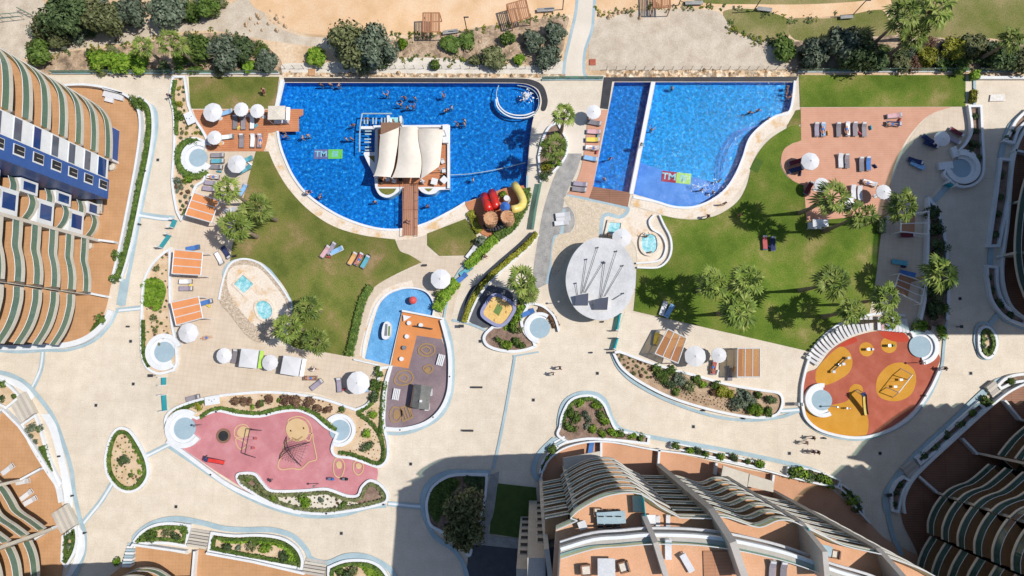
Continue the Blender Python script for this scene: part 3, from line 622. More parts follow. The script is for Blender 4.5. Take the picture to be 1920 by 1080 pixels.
for u, v, r, h, lab in [
    (426,357,34,7.2,'fan palm beside the striped orange pergola at the deck corner'), (481,390,33,6.6,'fan palm on the lawn edge with its pale trunk base showing'),
    (441,425,34,7.0,'fan palm standing over the loungers at the lawn corner'), (576,578,31,6.2,'topmost of three palms on the lawn near the round spa'),
    (540,615,33,6.6,'middle palm of the three beside the round spa pool'), (592,640,30,6.0,'lowest palm of the three at the lawn and terrace corner'),
    (1056,215,30,7.6,'slender palm beside the walkway under the round white parasol'), (978,526,33,7.4,'bushy palm above the square sand pit'),
    (1560,370,36,10.2,'tall palm at the lower edge of the salmon deck'), (1612,403,35,10.2,'palm covering the corner of the salmon deck, right of centre'),
    (1692,386,36,10.0,'palm beside the white framed pergola at the shade edge'), (1336,530,37,8.6,'leftmost palm in the row on the right hand lawn'),
    (1400,526,36,8.8,'second palm from the left on the right hand lawn'), (1382,583,36,8.4,'palm on the lower edge of the right lawn above the timber pergola'),
    (1563,530,38,10.0,'large palm in the right part of the right hand lawn'), (1660,558,36,9.2,'palm between the lawn and the lower white pergola'),
    (1596,582,31,8.2,'palm just above the arc of white playground loungers'), (1762,512,36,7.0,'palm in the shaded planting strip by the right building'),
    (322,82,38,6.8,'bright fan palm in the thicket outside the top wall'), (268,88,24,5.0,'small fan palm left of the larger one outside the wall'),
    (1694,28,36,9.0,'palm at the top edge beside the sandy track end'), (1752,18,37,8.4,'palm at the top edge over the dry meadow'),
    (1712,66,33,6.4,'lower palm in the clump outside the top right wall'), (1896,74,30,6.5,'palm at the far right end of the top thicket'),
    (1040,276,29,7.4,'second slender palm over the bed beside the winding walkway'), (990,548,22,5.0,'darker palm crown below the bushy palm at the sand pit'),
    (1668,600,24,7.6,'small palm over the top of the playground lounger arc')]:
    palm(u, v, r, h, lab)
# --- broad-leaved trees and big shrubs outside the wall
def tree(u, v, rpx, h, kind, label, group='trees and bushes outside the wall', trunk=True, n=2200, lumps=13, name='tree', flat=.72):
    w = W(u, v, h*.6); b = Vector((w.x, w.y, .0)); r = rpx*M*(CAMH-h*.6)/CAMH
    t = thing(name, label, 'tree', b, 0, group); rg = random.Random(int(u*7+v))
    mb = foliage(int(u+v*3), n, lumps, .30/max(r, .5), .6, flat, .6)
    mb.v = [(b.x+x*r, b.y+y*r, max(.1, h*.30)+z*h*.85) for x, y, z in mb.v]
    mb.build('crown', K['l_'+kind], t)
    tk = MB(); tk.tube([(b.x, b.y, 0), (b.x+.1, b.y, h*.3), (b.x, b.y+.1, h*.7)], [.22, .17, .08], 7)
    for k in range(5):
        a = rg.uniform(0, 6.28); e = rg.uniform(.45, .8)*r
        tk.tube([(b.x+.05, b.y, h*.3), (b.x+e*.5*math.cos(a), b.y+e*.5*math.sin(a), h*.55), (b.x+e*math.cos(a), b.y+e*math.sin(a), h*.75)], [.12, .08, .03], 5)
    tk.build('trunk', K['bark'], t); return t
for u, v, r, h, kind, lab in [
    (120,30,42,4.0,'dark','large dark tree at the top left corner of the thicket'), (190,28,38,3.6,'olive','olive tinted tree right of the dark corner tree'),
    (246,20,30,3.2,'grey','greyish bushy tree at the top between olive and shadow'), (320,14,40,3.4,'grey','wide grey green tree at the top edge'),
    (390,10,22,2.4,'mid','small bright green tree at the top edge by the gravel'), (84,50,22,2.5,'olive','low olive bush above the left railing'),
    (70,98,24,2.4,'mid','mixed green bush behind the left building corner'), (110,70,20,1.8,'olive','thin olive bush in the gravel by the left thicket'),
    (186,112,24,1.9,'bright','bright bush at the left end of the wall hedge'), (224,112,24,1.9,'bright','bright bush in the middle of the wall hedge'),
    (258,116,20,1.7,'bright','bright bush at the right end of the wall hedge'), (372,92,28,2.4,'mid','green bush right of the bright fan palm'),
    (414,96,34,2.6,'grey','broad grey green bush near the top lawn'), (452,90,26,2.4,'dark','dark bush above the right end of the top lawn'),
    (498,116,22,2.0,'grey','rounded grey bush at the corner of the top wall'), (466,124,14,1.3,'bright','small bright bush against the top wall'),
    (340,122,14,1.2,'mid','low green bush below the bright fan palm'), (590,106,19,1.5,'bright','bright round bush left of the spreading tree'),
    (654,88,42,4.0,'olive','left half of the spreading olive tree by the track'), (704,84,40,4.2,'grey','right half of the spreading tree with a bare trunk'),
    (690,112,28,2.6,'olive','low bush under the spreading tree'), (755,80,9,1.0,'bright','small bright bush beside the track pergola'),
    (845,84,20,1.0,'mid','low clipped bush below the track bench'), (878,76,16,.9,'mid','low rounded bush right of the clipped one'),
    (952,70,15,1.3,'mid','dark green bush on the scrub below the bench'), (1000,74,20,1.7,'grey','grey bush at left of the walkway group'),
    (1042,60,20,1.8,'grey','topmost grey bush beside the walkway'), (1028,104,23,1.8,'grey','lowest grey bush beside the walkway'),
    (928,108,24,1.9,'olive','round olive bush above the bar pool gutter'), (975,111,11,1.0,'bright','little bright bush right of the olive one'),
    (816,122,9,.9,'mid','tiny bush on the pale bank'), (890,112,11,1.0,'olive','small olive bush left of the round one'),
    (1470,88,24,1.8,'mid','round green bush at the corner of the grass and gravel'), (1526,100,28,2.4,'grey','grey green tree left of the shaded pair'),
    (1580,78,32,3.4,'grey','tall grey green tree in the right thicket'), (1612,100,34,3.2,'dark','dark tree in the middle of the right thicket'),
    (1648,112,20,1.6,'dark','dark bush at the foot of the palms'), (1740,104,20,1.6,'yellow','yellowing bush near the top right wall'),
    (1786,90,24,1.8,'yellow','yellow green bush under the dry meadow'), (1830,86,26,1.7,'olive','grey brown bush in the right thicket'),
    (1880,106,30,2.2,'dark','dark bush at the right end of the thicket'), (1800,122,18,1.2,'mid','low bush against the top right wall'),
    (1770,120,16,1.1,'mid','low green bush left of its neighbour at the wall'), (1920,110,26,2.0,'olive','olive bush cut by the right picture edge'),
    (1690,118,18,1.3,'olive','thin olive bush below the lower palm')]:
    tree(u, v, r*1.16, h*(1.45 if r > 25 else 1.15), kind, lab, n=3400 if r > 30 else 2000 if r > 18 else 800, name='tree' if h > 2.3 else 'bush')
for u, v, r, h, lab in [(868,962,44,6.5,'leafy tree in the shaded planter at the end of the plaza'), (870,1004,36,6.0,'second leafy tree below the first in the shaded planter')]:
    tree(u, v, r, h, 'olive', lab, group='trees in the shaded planter', n=3000)

# smaller bushes that close the gaps of the thickets
rb_ = random.Random(21)
for grp, lab, poly, n, kinds, r0, r1 in [
    ('scrub bushes of the top left thicket', 'scrubby bush among the trees of the top left thicket', [(85,-5),(420,-8),(410,14),(330,34),(250,40),(180,58),(110,78),(60,112),(52,90),(80,50)], 20, ['olive','dark','mid','grey'], 13, 22),
    ('scrub bushes along the top wall left', 'scrubby bush along the outer side of the top left wall', [(160,96),(250,84),(340,66),(430,72),(500,92),(516,128),(330,134),(170,132)], 17, ['mid','bright','olive','dark'], 8, 15),
    ('scrub bushes of the spreading tree', 'low bush around the spreading olive tree', [(612,74),(660,62),(730,66),(745,95),(720,118),(660,122),(620,112)], 9, ['olive','mid','grey'], 10, 18),
    ('scrub bushes along the top wall right', 'scrubby bush in the top right thicket', [(1500,82),(1560,68),(1640,70),(1700,78),(1800,76),(1915,86),(1925,128),(1500,124)], 24, ['olive','dark','mid','grey','brown'], 8, 16)]:
    got = []
    for _ in range(900):
        if len(got) >= n: break
        x = rb_.uniform(min(p[0] for p in poly), max(p[0] for p in poly)); y = rb_.uniform(min(p[1] for p in poly), max(p[1] for p in poly))
        if inside(poly, x, y) and min((x-322)**2+(y-82)**2, (x-268)**2+(y-88)**2) > 30**2 and all((x-a)**2+(y-b)**2 > 15**2 for a, b in got):
            got.append((x, y)); r = rb_.uniform(r0, r1); shrub(x, y, r, rb_.choice(kinds), lab, grp, rb_.uniform(.8, 1.2), name='bush', cat='bush', big=True, z=.02)
# ------------------------------------------------------------------ planters, low walls and round seats
TUFTS = []
def planter(desc, outline, soil='soiltan', w=.34, h=.45, ring=None, n=5, wall='white'):
    p = path(outline, True, n)
    MB().ribbon(p, w, 0, h, True).build('planter_wall', K[wall], **props('white kerb wall round '+desc, 'planter wall'))
    struct('planting_bed', MB().poly(p, .2), K[soil])
    if ring:
        s = -1 if area(p) > 0 else 1
        q = offset(p, -s*(w/2+.3), True)
        hp = MB(); hp.ribbon(q, .35, .1, .55, True); rg = random.Random(5)
        for i in range(len(q)):
            a = Vector(q[i-1]); b = Vector(q[i]); L = (b-a).length
            for _ in range(int(L*34)):
                c = a.lerp(b, rg.random()); leaf(hp, (c.x+rg.uniform(-.24, .24), c.y+rg.uniform(-.24, .24), rg.uniform(.3, .68)), .17, (rg.uniform(-.5, .5), rg.uniform(-.5, .5), 1), rg)
        hp.build('hedge', K['l_'+ring], **props('thin clipped hedge just inside the kerb of '+desc, 'hedge'))
    return outline
def scatter(desc, outline, n, kinds, r0, r1, mind, group, words, name='shrub', n5=4, avoid=()):
    p = smooth(outline, True, n5); xs = [q[0] for q in p]; ys = [q[1] for q in p]; rg = random.Random(n*3+int(p[0][0])); pts = list(avoid); got = 0
    for _ in range(n*60):
        if got >= n: break
        x = rg.uniform(min(xs), max(xs)); y = rg.uniform(min(ys), max(ys))
        if not inside(p, x, y) or any((x-a)**2+(y-b)**2 < mind**2 for a, b in pts): continue
        pts.append((x, y)); got += 1; k = rg.choice(kinds)
        TUFTS.append((rg.uniform(r0, r1), x, y, k, words+' in '+desc, group, rg.uniform(.8, 1.2)))
def inset(poly, f=.8):
    cx = sum(p[0] for p in poly)/len(poly); cy = sum(p[1] for p in poly)/len(poly)
    return [(cx+(p[0]-cx)*f, cy+(p[1]-cy)*f) for p in poly]
# teardrop bed, left plaza
P = planter('the teardrop bed on the left plaza', [(229,802),(246,808),(264,834),(277,862),(280,890),(266,913),(245,921),(224,914),(206,891),(201,862),(207,830),(216,811)], ring='mid')
for i, (u, v, r, k) in enumerate([(232,862,8,'dark'),(224,864,5,'mid'),(244,891,5,'mid'),(237,862,6,'dark'),(258,845,5,'bright'),(252,838,4,'bright'),(262,865,5,'bright'),(262,885,5,'bright')]):
    shrub(u, v, r, k, ['spiky dark plant at the heart of the teardrop bed','small green plant left of the dark one in the teardrop bed','twiggy plant near the foot of the teardrop bed','second dark plant at the heart of the teardrop bed','bright clump at upper right of the teardrop bed','bright clump near the tip of the teardrop bed','bright clump at the right side of the teardrop bed','bright clump at lower right of the teardrop bed'][i], 'plants in the teardrop bed', .8)
scatter('the teardrop bed', inset(P, .78), 50, ['mid', 'bright', 'brown', 'grey'], 1.2, 2.4, 5, 'small tufts in the teardrop bed', 'small tuft of ground plants')
# strip bed left of the tan terrace
P = planter('the narrow bed by the orange pergolas', [(321,468,1),(303,481),(285,502),(272,532),(269,580),(268,630),(269,662),(278,688),(300,700),(328,694,1),(334,680),(332,645),(324,600),(321,540)], w=.33)
cover('ground_cover', [(268,532),(285,522),(305,526),(313,545),(306,572),(296,584),(280,578),(268,566)], 'bright', .5)
hedge('thin hedge along the outer kerb of the pergola bed', [(271,600),(271,640),(273,668),(282,688)], .5, .5, 'mid')
scatter('the bed by the orange pergolas', [(285,505),(318,478),(318,590),(330,640),(275,640),(274,590)], 42, ['olive', 'mid', 'brown'], 1.5, 3, 6, 'small tufts in the pergola bed', 'small tuft of dry plants')
for u, v, r, lab in [(293,505,5.5,'leafy plant in the upper part of the pergola bed'),(288,595,6,'spiky plant below the green mass in the pergola bed'),(290,620,5,'spiky plant just above the round seat in the pergola bed')]: shrub(u, v, r, 'olive', lab, 'spiky plants in the pergola bed')
# long bed left of the pool deck
P = planter('the winding bed left of the pool deck', [(327,146,1),(348,146,1),(352,172),(356,200),(366,222),(384,250),(394,272,1),(374,262),(350,264),(336,285),(338,318),(356,332),(388,322,1),(384,340),(370,350),(360,375),(352,400),(342,412,1),(334,395),(326,345),(328,300),(330,255),(328,210),(322,182)], w=.33)
hedge('clipped hedge curling round the upper round seat', [(374,268),(352,268),(338,284),(338,308),(350,326),(372,332),(390,322)], 1.0, .6, 'mid')
hedge('low hedge inside the left kerb of the winding bed', [(331,152),(326,182),(332,212),(333,255)], .55, .5, 'mid')
scatter('the winding bed by the pool deck', [(332,150),(345,150),(348,200),(362,228),(378,250),(340,262),(336,215)], 26, ['olive', 'mid', 'yellow'], 2, 4.2, 7, 'small plants in the winding bed', 'small plant')
scatter('the lower end of the winding bed', [(330,335),(366,340),(352,392),(340,400)], 18, ['grey', 'mid', 'brown'], 2.5, 5, 7, 'small plants at the end of the winding bed', 'small plant')
for u, v, r, k, lab in [(338,220,8,'mid','round green shrub on the white table end of the winding bed'),(353,336,8,'bright','bright shrub under the curled hedge'),(332,340,8,'grey','silvery shrub left of the bright one below the round seat'),(338,195,6,'yellow','yellowish shrub in the middle of the winding bed')]: shrub(u, v, r, k, lab, 'shrubs in the winding bed')
# pink playground beds
P1 = [(312,800,1),(315,780),(330,766),(360,754),(400,744),(450,738),(500,735),(550,738),(600,746),(640,758),(668,768,1),(690,758),(704,735),(716,690,1),(734,688,1),(726,720),(722,760),(720,800,1),(728,830),(727,860),(712,874),(690,868),(660,858),(632,854),(624,840),(634,812,1),(612,800),(588,780),(560,769),(525,772),(490,780),(450,778),(415,770),(395,774),(372,784,1),(345,774),(322,782)]
planter('the long bed above the pink playground', P1, w=.34, n=4)
hedge('thin hedge following the white kerb over the pink playground', [(378,782),(398,769),(418,765),(450,772),(490,774),(525,766),(560,763),(592,775),(616,795),(632,806)], .5, .5, 'mid')
hedge('thin hedge along the top kerb of the playground bed', [(318,790),(332,772),(362,759),(386,752)], .5, .45, 'mid')
hedge('thin hedge from the terrace corner down the right side of the bed', [(672,774),(694,790),(712,812),(720,840),(718,862),(704,868),(664,852),(638,848)], .5, .5, 'mid')
hedge('hedge beside the mauve playground wall', [(716,812),(718,780),(720,745),(724,715)], .6, .6, 'mid')
hedge('hedge behind the terrace wall corner', [(671,772),(692,762),(706,742),(712,715)], .5, .5, 'mid')
for i, (u, v, r) in enumerate([(440,753,8),(456,752,8),(484,757,8),(507,752,9.5),(537,749,9),(553,752,9),(579,755,9),(600,765,8.5),(615,766,8.5),(467,752,6)]):
    shrub(u, v, r, 'brown', 'bronze leaved shrub in the row above the pink playground', 'bronze shrubs above the pink playground', .9)
for u, v, r, k, lab in [(372,763,7,'yellow','yellow shrub at the left end of the playground bed'),(473,763,5,'bright','bright shrub between the bronze ones'),(491,757,6,'mid','green shrub between two bronze shrubs'),(640,768,7,'mid','dark green shrub at right end of the bronze row'),(700,776,9,'bright','bright shrub beside the mauve playground'),(689,813,9,'bright','bright shrub right of the lower round seat'),(690,837,9,'dark','dark shrub below the bright one at the round seat'),(711,700,9,'mid','uppermost shrub by the mauve playground wall'),(706,722,10,'mid','second shrub by the mauve playground wall'),(700,745,8,'dark','dark shrub at the terrace wall corner'),(708,690,6,'mid','small shrub at the top of the mauve wall bed'),(523,750,5,'bright','bright yellow shrub in the bronze row')]: shrub(u, v, r, k, lab, 'shrubs in the playground bed')
scatter('the ochre gravel bed by the round seat', [(668,806),(690,796),(712,822),(718,850),(700,862),(650,850),(672,835)], 45, ['brown', 'olive'], .9, 1.6, 5, 'tiny tufts in the ochre gravel', 'tiny dry tuft')
scatter('the long playground bed', [(420,748),(500,741),(590,748),(640,768),(600,778),(520,762),(450,765)], 24, ['brown', 'olive', 'mid'], 1.3, 2.4, 6, 'tiny tufts in the long playground bed', 'tiny tuft')
P2 = [(447,890),(462,886),(480,888),(492,902),(508,918),(540,920),(580,918),(615,916),(650,928),(672,928),(680,912),(695,900),(714,908),(727,925),(724,940),(700,948),(660,956),(610,962),(560,958),(510,942),(475,922),(452,906)]
planter('the wavy bed below the pink playground', P2, 'soilpale', w=.34, ring='olive')
sheet('planting_soil', [(660,936),(676,926),(690,908),(706,910),(718,926),(712,938),(680,944)], 'soil', z=.215)
sheet('planting_soil', [(456,892),(474,892),(488,906),(496,922),(480,918),(464,908)], 'soil', z=.215)
for u, v, r, k, lab in [(573,938,11,'bright','largest round shrub in the pale gravel bed'),(643,945,7,'mid','round shrub at right of the pale gravel bed'),(512,934,6,'bright','bright shrub at left of the pale gravel bed'),(603,935,6,'grey','silvery shrub in the middle of the pale gravel bed'),(484,916,8,'olive','olive shrub at the left tip of the wavy bed'),(466,898,6,'mid','green shrub in the left tip of the wavy bed')]: shrub(u, v, r, k, lab, 'shrubs in the wavy bed')
scatter('the pale gravel bed', [(510,926),(560,926),(610,924),(654,936),(655,946),(600,954),(540,948)], 44, ['brown', 'mid', 'olive'], 1.5, 2.7, 6, 'tufts in the pale gravel bed', 'small dark tuft')
# right lower strip bed
P3 = [(1150,662,1),(1162,660),(1200,674),(1250,690),(1310,706),(1370,722),(1430,732),(1460,738),(1465,758),(1452,778),(1410,782),(1340,770),(1260,746),(1200,716),(1166,690)]
planter('the long curving bed below the timber pergolas', P3, 'soilbrown', w=.34)
for u, v, r, k, lab in [(1242,705,12,'mid','large green shrub in the curving bed, leftmost of the big ones'),(1272,712,12,'grey','grey green shrub in the curving bed'),(1252,720,10,'dark','dark shrub at the lower kerb of the curving bed'),(1268,735,8,'mid','small shrub at the lower kerb of the curving bed'),(1292,722,10,'olive','palm like plant in the curving bed'),(1318,722,8,'bright','bright shrub in the middle of the curving bed'),(1340,722,9,'mid','green shrub under the terrace kerb'),(1357,738,14,'yellow','yellow green dome in the curving bed'),(1338,738,8,'brown','bronze shrub beside the yellow green dome'),(1420,740,9,'mid','shrub at the right end of the curving bed'),(1416,770,12,'bright','bright shrub at the lower right of the curving bed'),(1440,770,9,'mid','last shrub at the right tip of the curving bed'),(1446,748,10,'dark','dark shrub in the right tip of the curving bed'),(1305,712,9,'mid','green shrub between the palm like plant and the terrace kerb'),(1380,752,11,'grey','silvery green mass at right of the yellow green dome'),(1400,744,10,'grey','silvery green shrub near the right end of the curving bed'),(1256,696,10,'mid','green shrub against the upper kerb of the curving bed'),(1230,690,8,'mid','shrub at the upper kerb of the curving bed')]: shrub(u, v, r*.95, k, lab, 'shrubs in the curving bed')
cover('ground_cover', [(1380,726),(1400,734),(1418,752),(1402,772),(1388,760)], 'grey', .6)
scatter('the left end of the curving bed', [(1158,664),(1225,688),(1235,708),(1200,706),(1170,684)], 26, ['mid', 'olive', 'brown'], 2.2, 4, 7, 'small shrubs at the left end of the curving bed', 'small round shrub')
scatter('the gravel part of the curving bed', [(1275,742),(1310,738),(1370,756),(1395,776),(1340,764)], 48, ['brown', 'olive'], .9, 1.5, 4.5, 'tiny tufts in the curving bed', 'tiny tuft')
# bed above the bottom building
P4 = [(1050,800),(1054,778),(1068,752),(1090,742),(1115,744),(1132,758),(1144,785),(1158,806),(1216,818,1),(1214,831,1),(1150,824),(1100,822),(1064,828,1),(1046,815)]
planter('the bed with rounded shrubs above the bottom building', P4, 'soil', w=.33)
hedge('thin hedge inside the dark soil bed above the building', [(1056,795),(1062,772),(1076,754),(1096,748),(1116,750),(1128,764)], .5, .5, 'mid')
for i, (u, v, r, k) in enumerate([(1089,755,8,'bright'),(1116,762,8,'bright'),(1097,774,6,'grey'),(1070,772,9,'mid'),(1080,785,9,'mid'),(1104,786,6,'grey'),(1126,776,8,'mid'),(1135,788,9,'bright'),(1066,798,10,'mid'),(1098,800,6,'grey'),(1110,804,8,'bright'),(1075,806,8,'mid'),(1148,812,9,'bright'),(1165,813,8,'mid'),(1186,816,7,'bright'),(1203,820,7,'mid'),(1130,812,7,'bright')]):
    shrub(u, v, r, k, {'bright': 'bright rounded shrub', 'grey': 'silver rounded shrub', 'mid': 'dark green rounded shrub'}[k]+' in the dark soil bed above the building', 'rounded shrubs in the dark soil bed, '+k)
for desc, out, items in [
    ('the narrow terrace planter of the bottom building', [(1258,829,1),(1300,838,1),(1432,869,1),(1430,877,1),(1300,848,1),(1256,838,1)], [(1266,836,6),(1294,844,6),(1306,846,6),(1322,851,6),(1350,856,7),(1374,858,6),(1402,866,5),(1424,871,7)]),
    ('the short terrace planter of the bottom building', [(1475,875,1),(1500,876),(1540,886),(1572,900,1),(1568,911,1),(1530,902),(1474,890,1)], [(1490,886,8),(1500,888,8),(1518,893,7),(1534,896,8),(1552,902,8)]),
    ('the shaded end planter of the bottom building', [(1573,905,1),(1590,918),(1608,940),(1616,962,1),(1604,960,1),(1590,940),(1574,922,1)], [(1588,925,6),(1598,940,7),(1606,952,6)]),
    ('the corner planter by the bottom building steps', [(1012,885,1),(1016,868),(1030,846),(1040,833,1),(1046,838,1),(1032,854),(1020,880,1)], [(1036,842,6),(1026,860,4),(1019,875,4)])]:
    planter(desc, out, 'soilbrown', w=.2, h=.6)
    for i, (u, v, r) in enumerate(items): shrub(u, v, r*1.35, ['mid', 'bright', 'dark'][i % 3], 'rounded shrub in '+desc, 'shrubs in '+desc, 1.1, z=.35)
# bed under the sand pit
P = planter('the palm bed beside the square sand pit', [(925,613,1),(912,625),(908,636),(915,648),(935,656),(962,659),(985,656),(1003,650,1),(1000,640),(985,625),(978,600),(990,575,1),(975,560),(965,570),(955,595),(940,612)], 'soil', w=.38)
for u, v, r, k, lab in [(935,636,7,'mid','spreading plant at left of the palm bed'),(950,645,9,'bright','spreading plant in the middle of the palm bed'),(966,640,8,'mid','dark plant at right of the palm bed'),(980,648,8,'mid','plant at the tip of the palm bed'),(975,618,7,'olive','yellowish plant against the round white seat'),(960,615,9,'mid','leafy plant above the palm bed'),(970,590,10,'bright','leafy clump under the bushy palm'),(962,604,9,'bright','second leafy clump under the bushy palm'),(980,562,11,'mid','leafy mass at the foot of the bushy palm')]: shrub(u, v, r, k, lab, 'plants in the palm bed', 1.2)
cover('ground_cover', [(950,600),(962,585),(978,570),(986,580),(972,600),(955,618),(944,618)], 'bright', .4)
# shaded tree planter
planter('the shaded tree planter at the plaza end', [(803,968),(801,940),(812,912),(840,893),(870,889),(913,890,1),(910,930),(898,985),(885,1022,1),(880,1040),(862,1020),(830,996),(810,985)], 'soil', w=.33)
cover('ground_cover', [(806,960),(806,930),(820,908),(850,895),(862,905),(845,930),(830,960),(820,980)], 'mid', .5)
cover('ground_cover', [(870,892),(908,893),(904,920),(880,915)], 'dark', .5)
# central hedges beside the winding paths
hedge('dark hedge between the slide deck and the winding path', [(985,355),(986,372),(975,400),(955,428),(930,445)], 1.3, .8, 'mid')
hedge('green hedge below the small lawn corner', [(930,447),(905,470),(884,494),(874,500)], 1.3, .9, 'bright')
hedge('short hedge beside the white octagonal parasol', [(858,528),(842,545),(826,570),(820,582)], 1.5, .8, 'bright')
hedge('yellowish hedge on the outer side of the winding path', [(1006,438),(985,462),(950,492),(918,520),(896,545),(880,575),(870,604)], .7, .7, 'yellow')
hedge('dark hedge strip along the left lawn beside the paddling pool', [(697,537),(682,560),(671,600),(662,640),(656,667)], 1.05, .7, 'mid')
hedge('dark hedge block at the right end of the lower lawn', [(1650,410),(1648,438)], .9, 1.0, 'dark')
kerb('thin white kerb along the winding path hedge', [(1010,440),(988,466),(954,497),(922,526),(901,551),(886,580),(876,606)], .3, .2)
kerb('dark glass topped rail along the winding path', [(1002,436),(980,458),(945,488),(912,518),(890,544),(874,575),(866,602)], .12, 1.0, 'darkmetal', name='railing', cat='railing')
kerb('pale kerb on the pool side of the winding path', [(989,330),(986,372),(972,404),(945,436),(910,467),(876,492),(855,520),(840,560),(832,602)], .28, .25, 'band')
kerb('turquoise glass screen beside the grey stone walkway', [(1014,345),(1006,385),(999,430)], .3, 1.1, 'balglass', name='glass_screen', cat='glass screen')
P = planter('the bed of palms beside the winding walkway', [(1010,295,1),(1018,262),(1030,240),(1045,232,1),(1062,262,1),(1062,290),(1048,312),(1030,330),(1014,340,1)], 'soil', w=.3)
for u, v, r, k, lab in [(1022,268,9,'bright','bright plant at the top of the walkway bed'),(1050,282,10,'mid','plant at the right of the walkway bed'),(1024,312,9,'yellow','yellow plant low in the walkway bed'),(1040,305,10,'bright','bright plant low in the walkway bed'),(1040,255,9,'mid','dark plant at the top right of the walkway bed'),(1030,322,7,'olive','reddish olive plant at the foot of the walkway bed')]: shrub(u, v, r, k, lab, 'plants in the walkway bed', 1.2)
shrub(1018, 333, 9, 'dark', 'dark spiky plant where the walkways meet', None, 1.3)
shrub(905, 452, 11, 'grey', 'spiky grey plant beside the white lounger on the small lawn', None, 1.4)
for u, v, r in [(836,536,9),(828,560,8),(822,552,8)]: shrub(u, v, r, 'mid', 'leafy plant at the right edge of the paddling pool', 'plants by the paddling pool', 1.3)
# left building hedge and walls
hedge('long clipped hedge along the left building terrace', [(262,188),(278,205),(282,240),(276,290),(264,350),(254,400),(244,450),(232,495),(222,520)], .62, .7, 'mid')
kerb('white parapet between the terrace and hedge of the left building', [(128,164),(165,163),(205,169),(243,183),(264,206),(269,245),(261,310),(246,390),(232,460),(216,528)], .32, .9, name='parapet_wall', cat='parapet')
kerb('white kerb outside the long clipped hedge', [(262,182),(284,200),(289,240),(283,292),(270,355),(260,405),(250,452),(238,498),(228,528)], .3, .4)
kerb('curved white parapet at the lower corner of the left building', [(212,582),(202,605),(172,632),(135,646),(85,650),(20,652),(-60,646)], .75, .7, name='parapet_wall', cat='parapet')
for u, v, r, lab in [(258,190,12,'round shrub at the top of the long hedge'),(221,480,10,'round shrub in the lower part of the long hedge'),(214,522,11,'round shrub at the lower end of the long hedge'),(193,597,11,'round shrub in the corner bed of the left building')]: shrub(u, v, r, 'mid', lab, 'round shrubs along the left building', 1.1)
hedge('short hedge tail below the corner shrub', [(190,600),(176,622)], .7, .5, 'mid')
# bottom left building planters
for desc, out, ring, items in [
    ('the upper planter of the bottom left building', [(-20,712,1),(4,714),(24,726),(41,744,1),(16,764,1),(-20,745,1)], None, [(4,720,7,'mid'),(26,743,7,'mid'),(5,747,5,'dark')]),
    ('the middle planter of the bottom left building', [(46,796,1),(70,779,1),(78,800),(88,835),(100,870),(116,905),(112,912,1),(90,880),(60,830)], None, [(60,800,8,'grey'),(58,816,6,'grey'),(66,828,5,'grey'),(76,850,5,'grey'),(80,862,5,'grey'),(76,804,6,'dark')]),
    ('the lower planter of the bottom left building', [(122,1004,1),(146,987,1),(148,1010),(142,1035),(128,1060,1),(120,1050,1)], 'mid', [(130,1005,7,'dark'),(128,1025,6,'grey')])]:
    planter(desc, out, 'soiltan', w=.3, h=.5, ring=ring)
    for i, (u, v, r, k) in enumerate(items): shrub(u, v, r, k, {'mid': 'rounded green', 'dark': 'dark spiky', 'grey': 'silver leaved'}[k]+' shrub in '+desc, 'shrubs in '+desc+', '+k)
hedge('curved hedge in the middle bottom left planter', [(84,835),(90,860),(100,884)], .9, .6, 'mid')
# bottom terraces planters
for desc, out, items in [
    ('the left bottom planter', [(256,1012,1),(270,996),(295,983),(325,980),(358,984,1),(352,1022,1),(310,1016),(256,1018,1)], [(284,1003,11,'mid'),(330,1004,8,'dark'),(345,992,8,'mid'),(310,998,6,'olive'),(325,990,6,'mid')]),
    ('the middle bottom planter', [(400,998,1),(440,1003),(490,1002),(530,1008),(556,1024),(568,1045),(568,1064,1),(480,1048),(394,1032,1)], [(427,1024,8,'dark'),(446,1026,6,'grey'),(498,1030,9,'bright'),(530,1043,10,'dark'),(470,1022,9,'olive'),(480,1016,7,'mid')]),
    ('the right bottom planter', [(618,1062,1),(650,1050),(690,1050),(715,1062),(735,1090,1),(618,1100,1)], [(636,1072,9,'mid'),(660,1068,8,'olive'),(650,1080,10,'dark')])]:
    planter(desc, out, 'soiltan', w=.35, h=.5, ring='mid')
    for i, (u, v, r, k) in enumerate(items): shrub(u, v, r, k, ['first', 'second', 'third', 'fourth', 'fifth', 'sixth'][i]+' shrub from the left in '+desc, 'shrubs in '+desc)
cover('ground_cover', [(405,1004),(440,1010),(490,1008),(528,1014),(550,1030),(562,1056),(545,1056),(530,1028),(490,1018),(425,1018)], 'bright', .4)
cover('ground_cover', [(660,1056),(690,1054),(712,1066),(728,1086),(700,1086),(680,1066)], 'bright', .4)
shrub(219, 1053, 9, 'bright', 'bright shrub at the foot of the white steps', None)
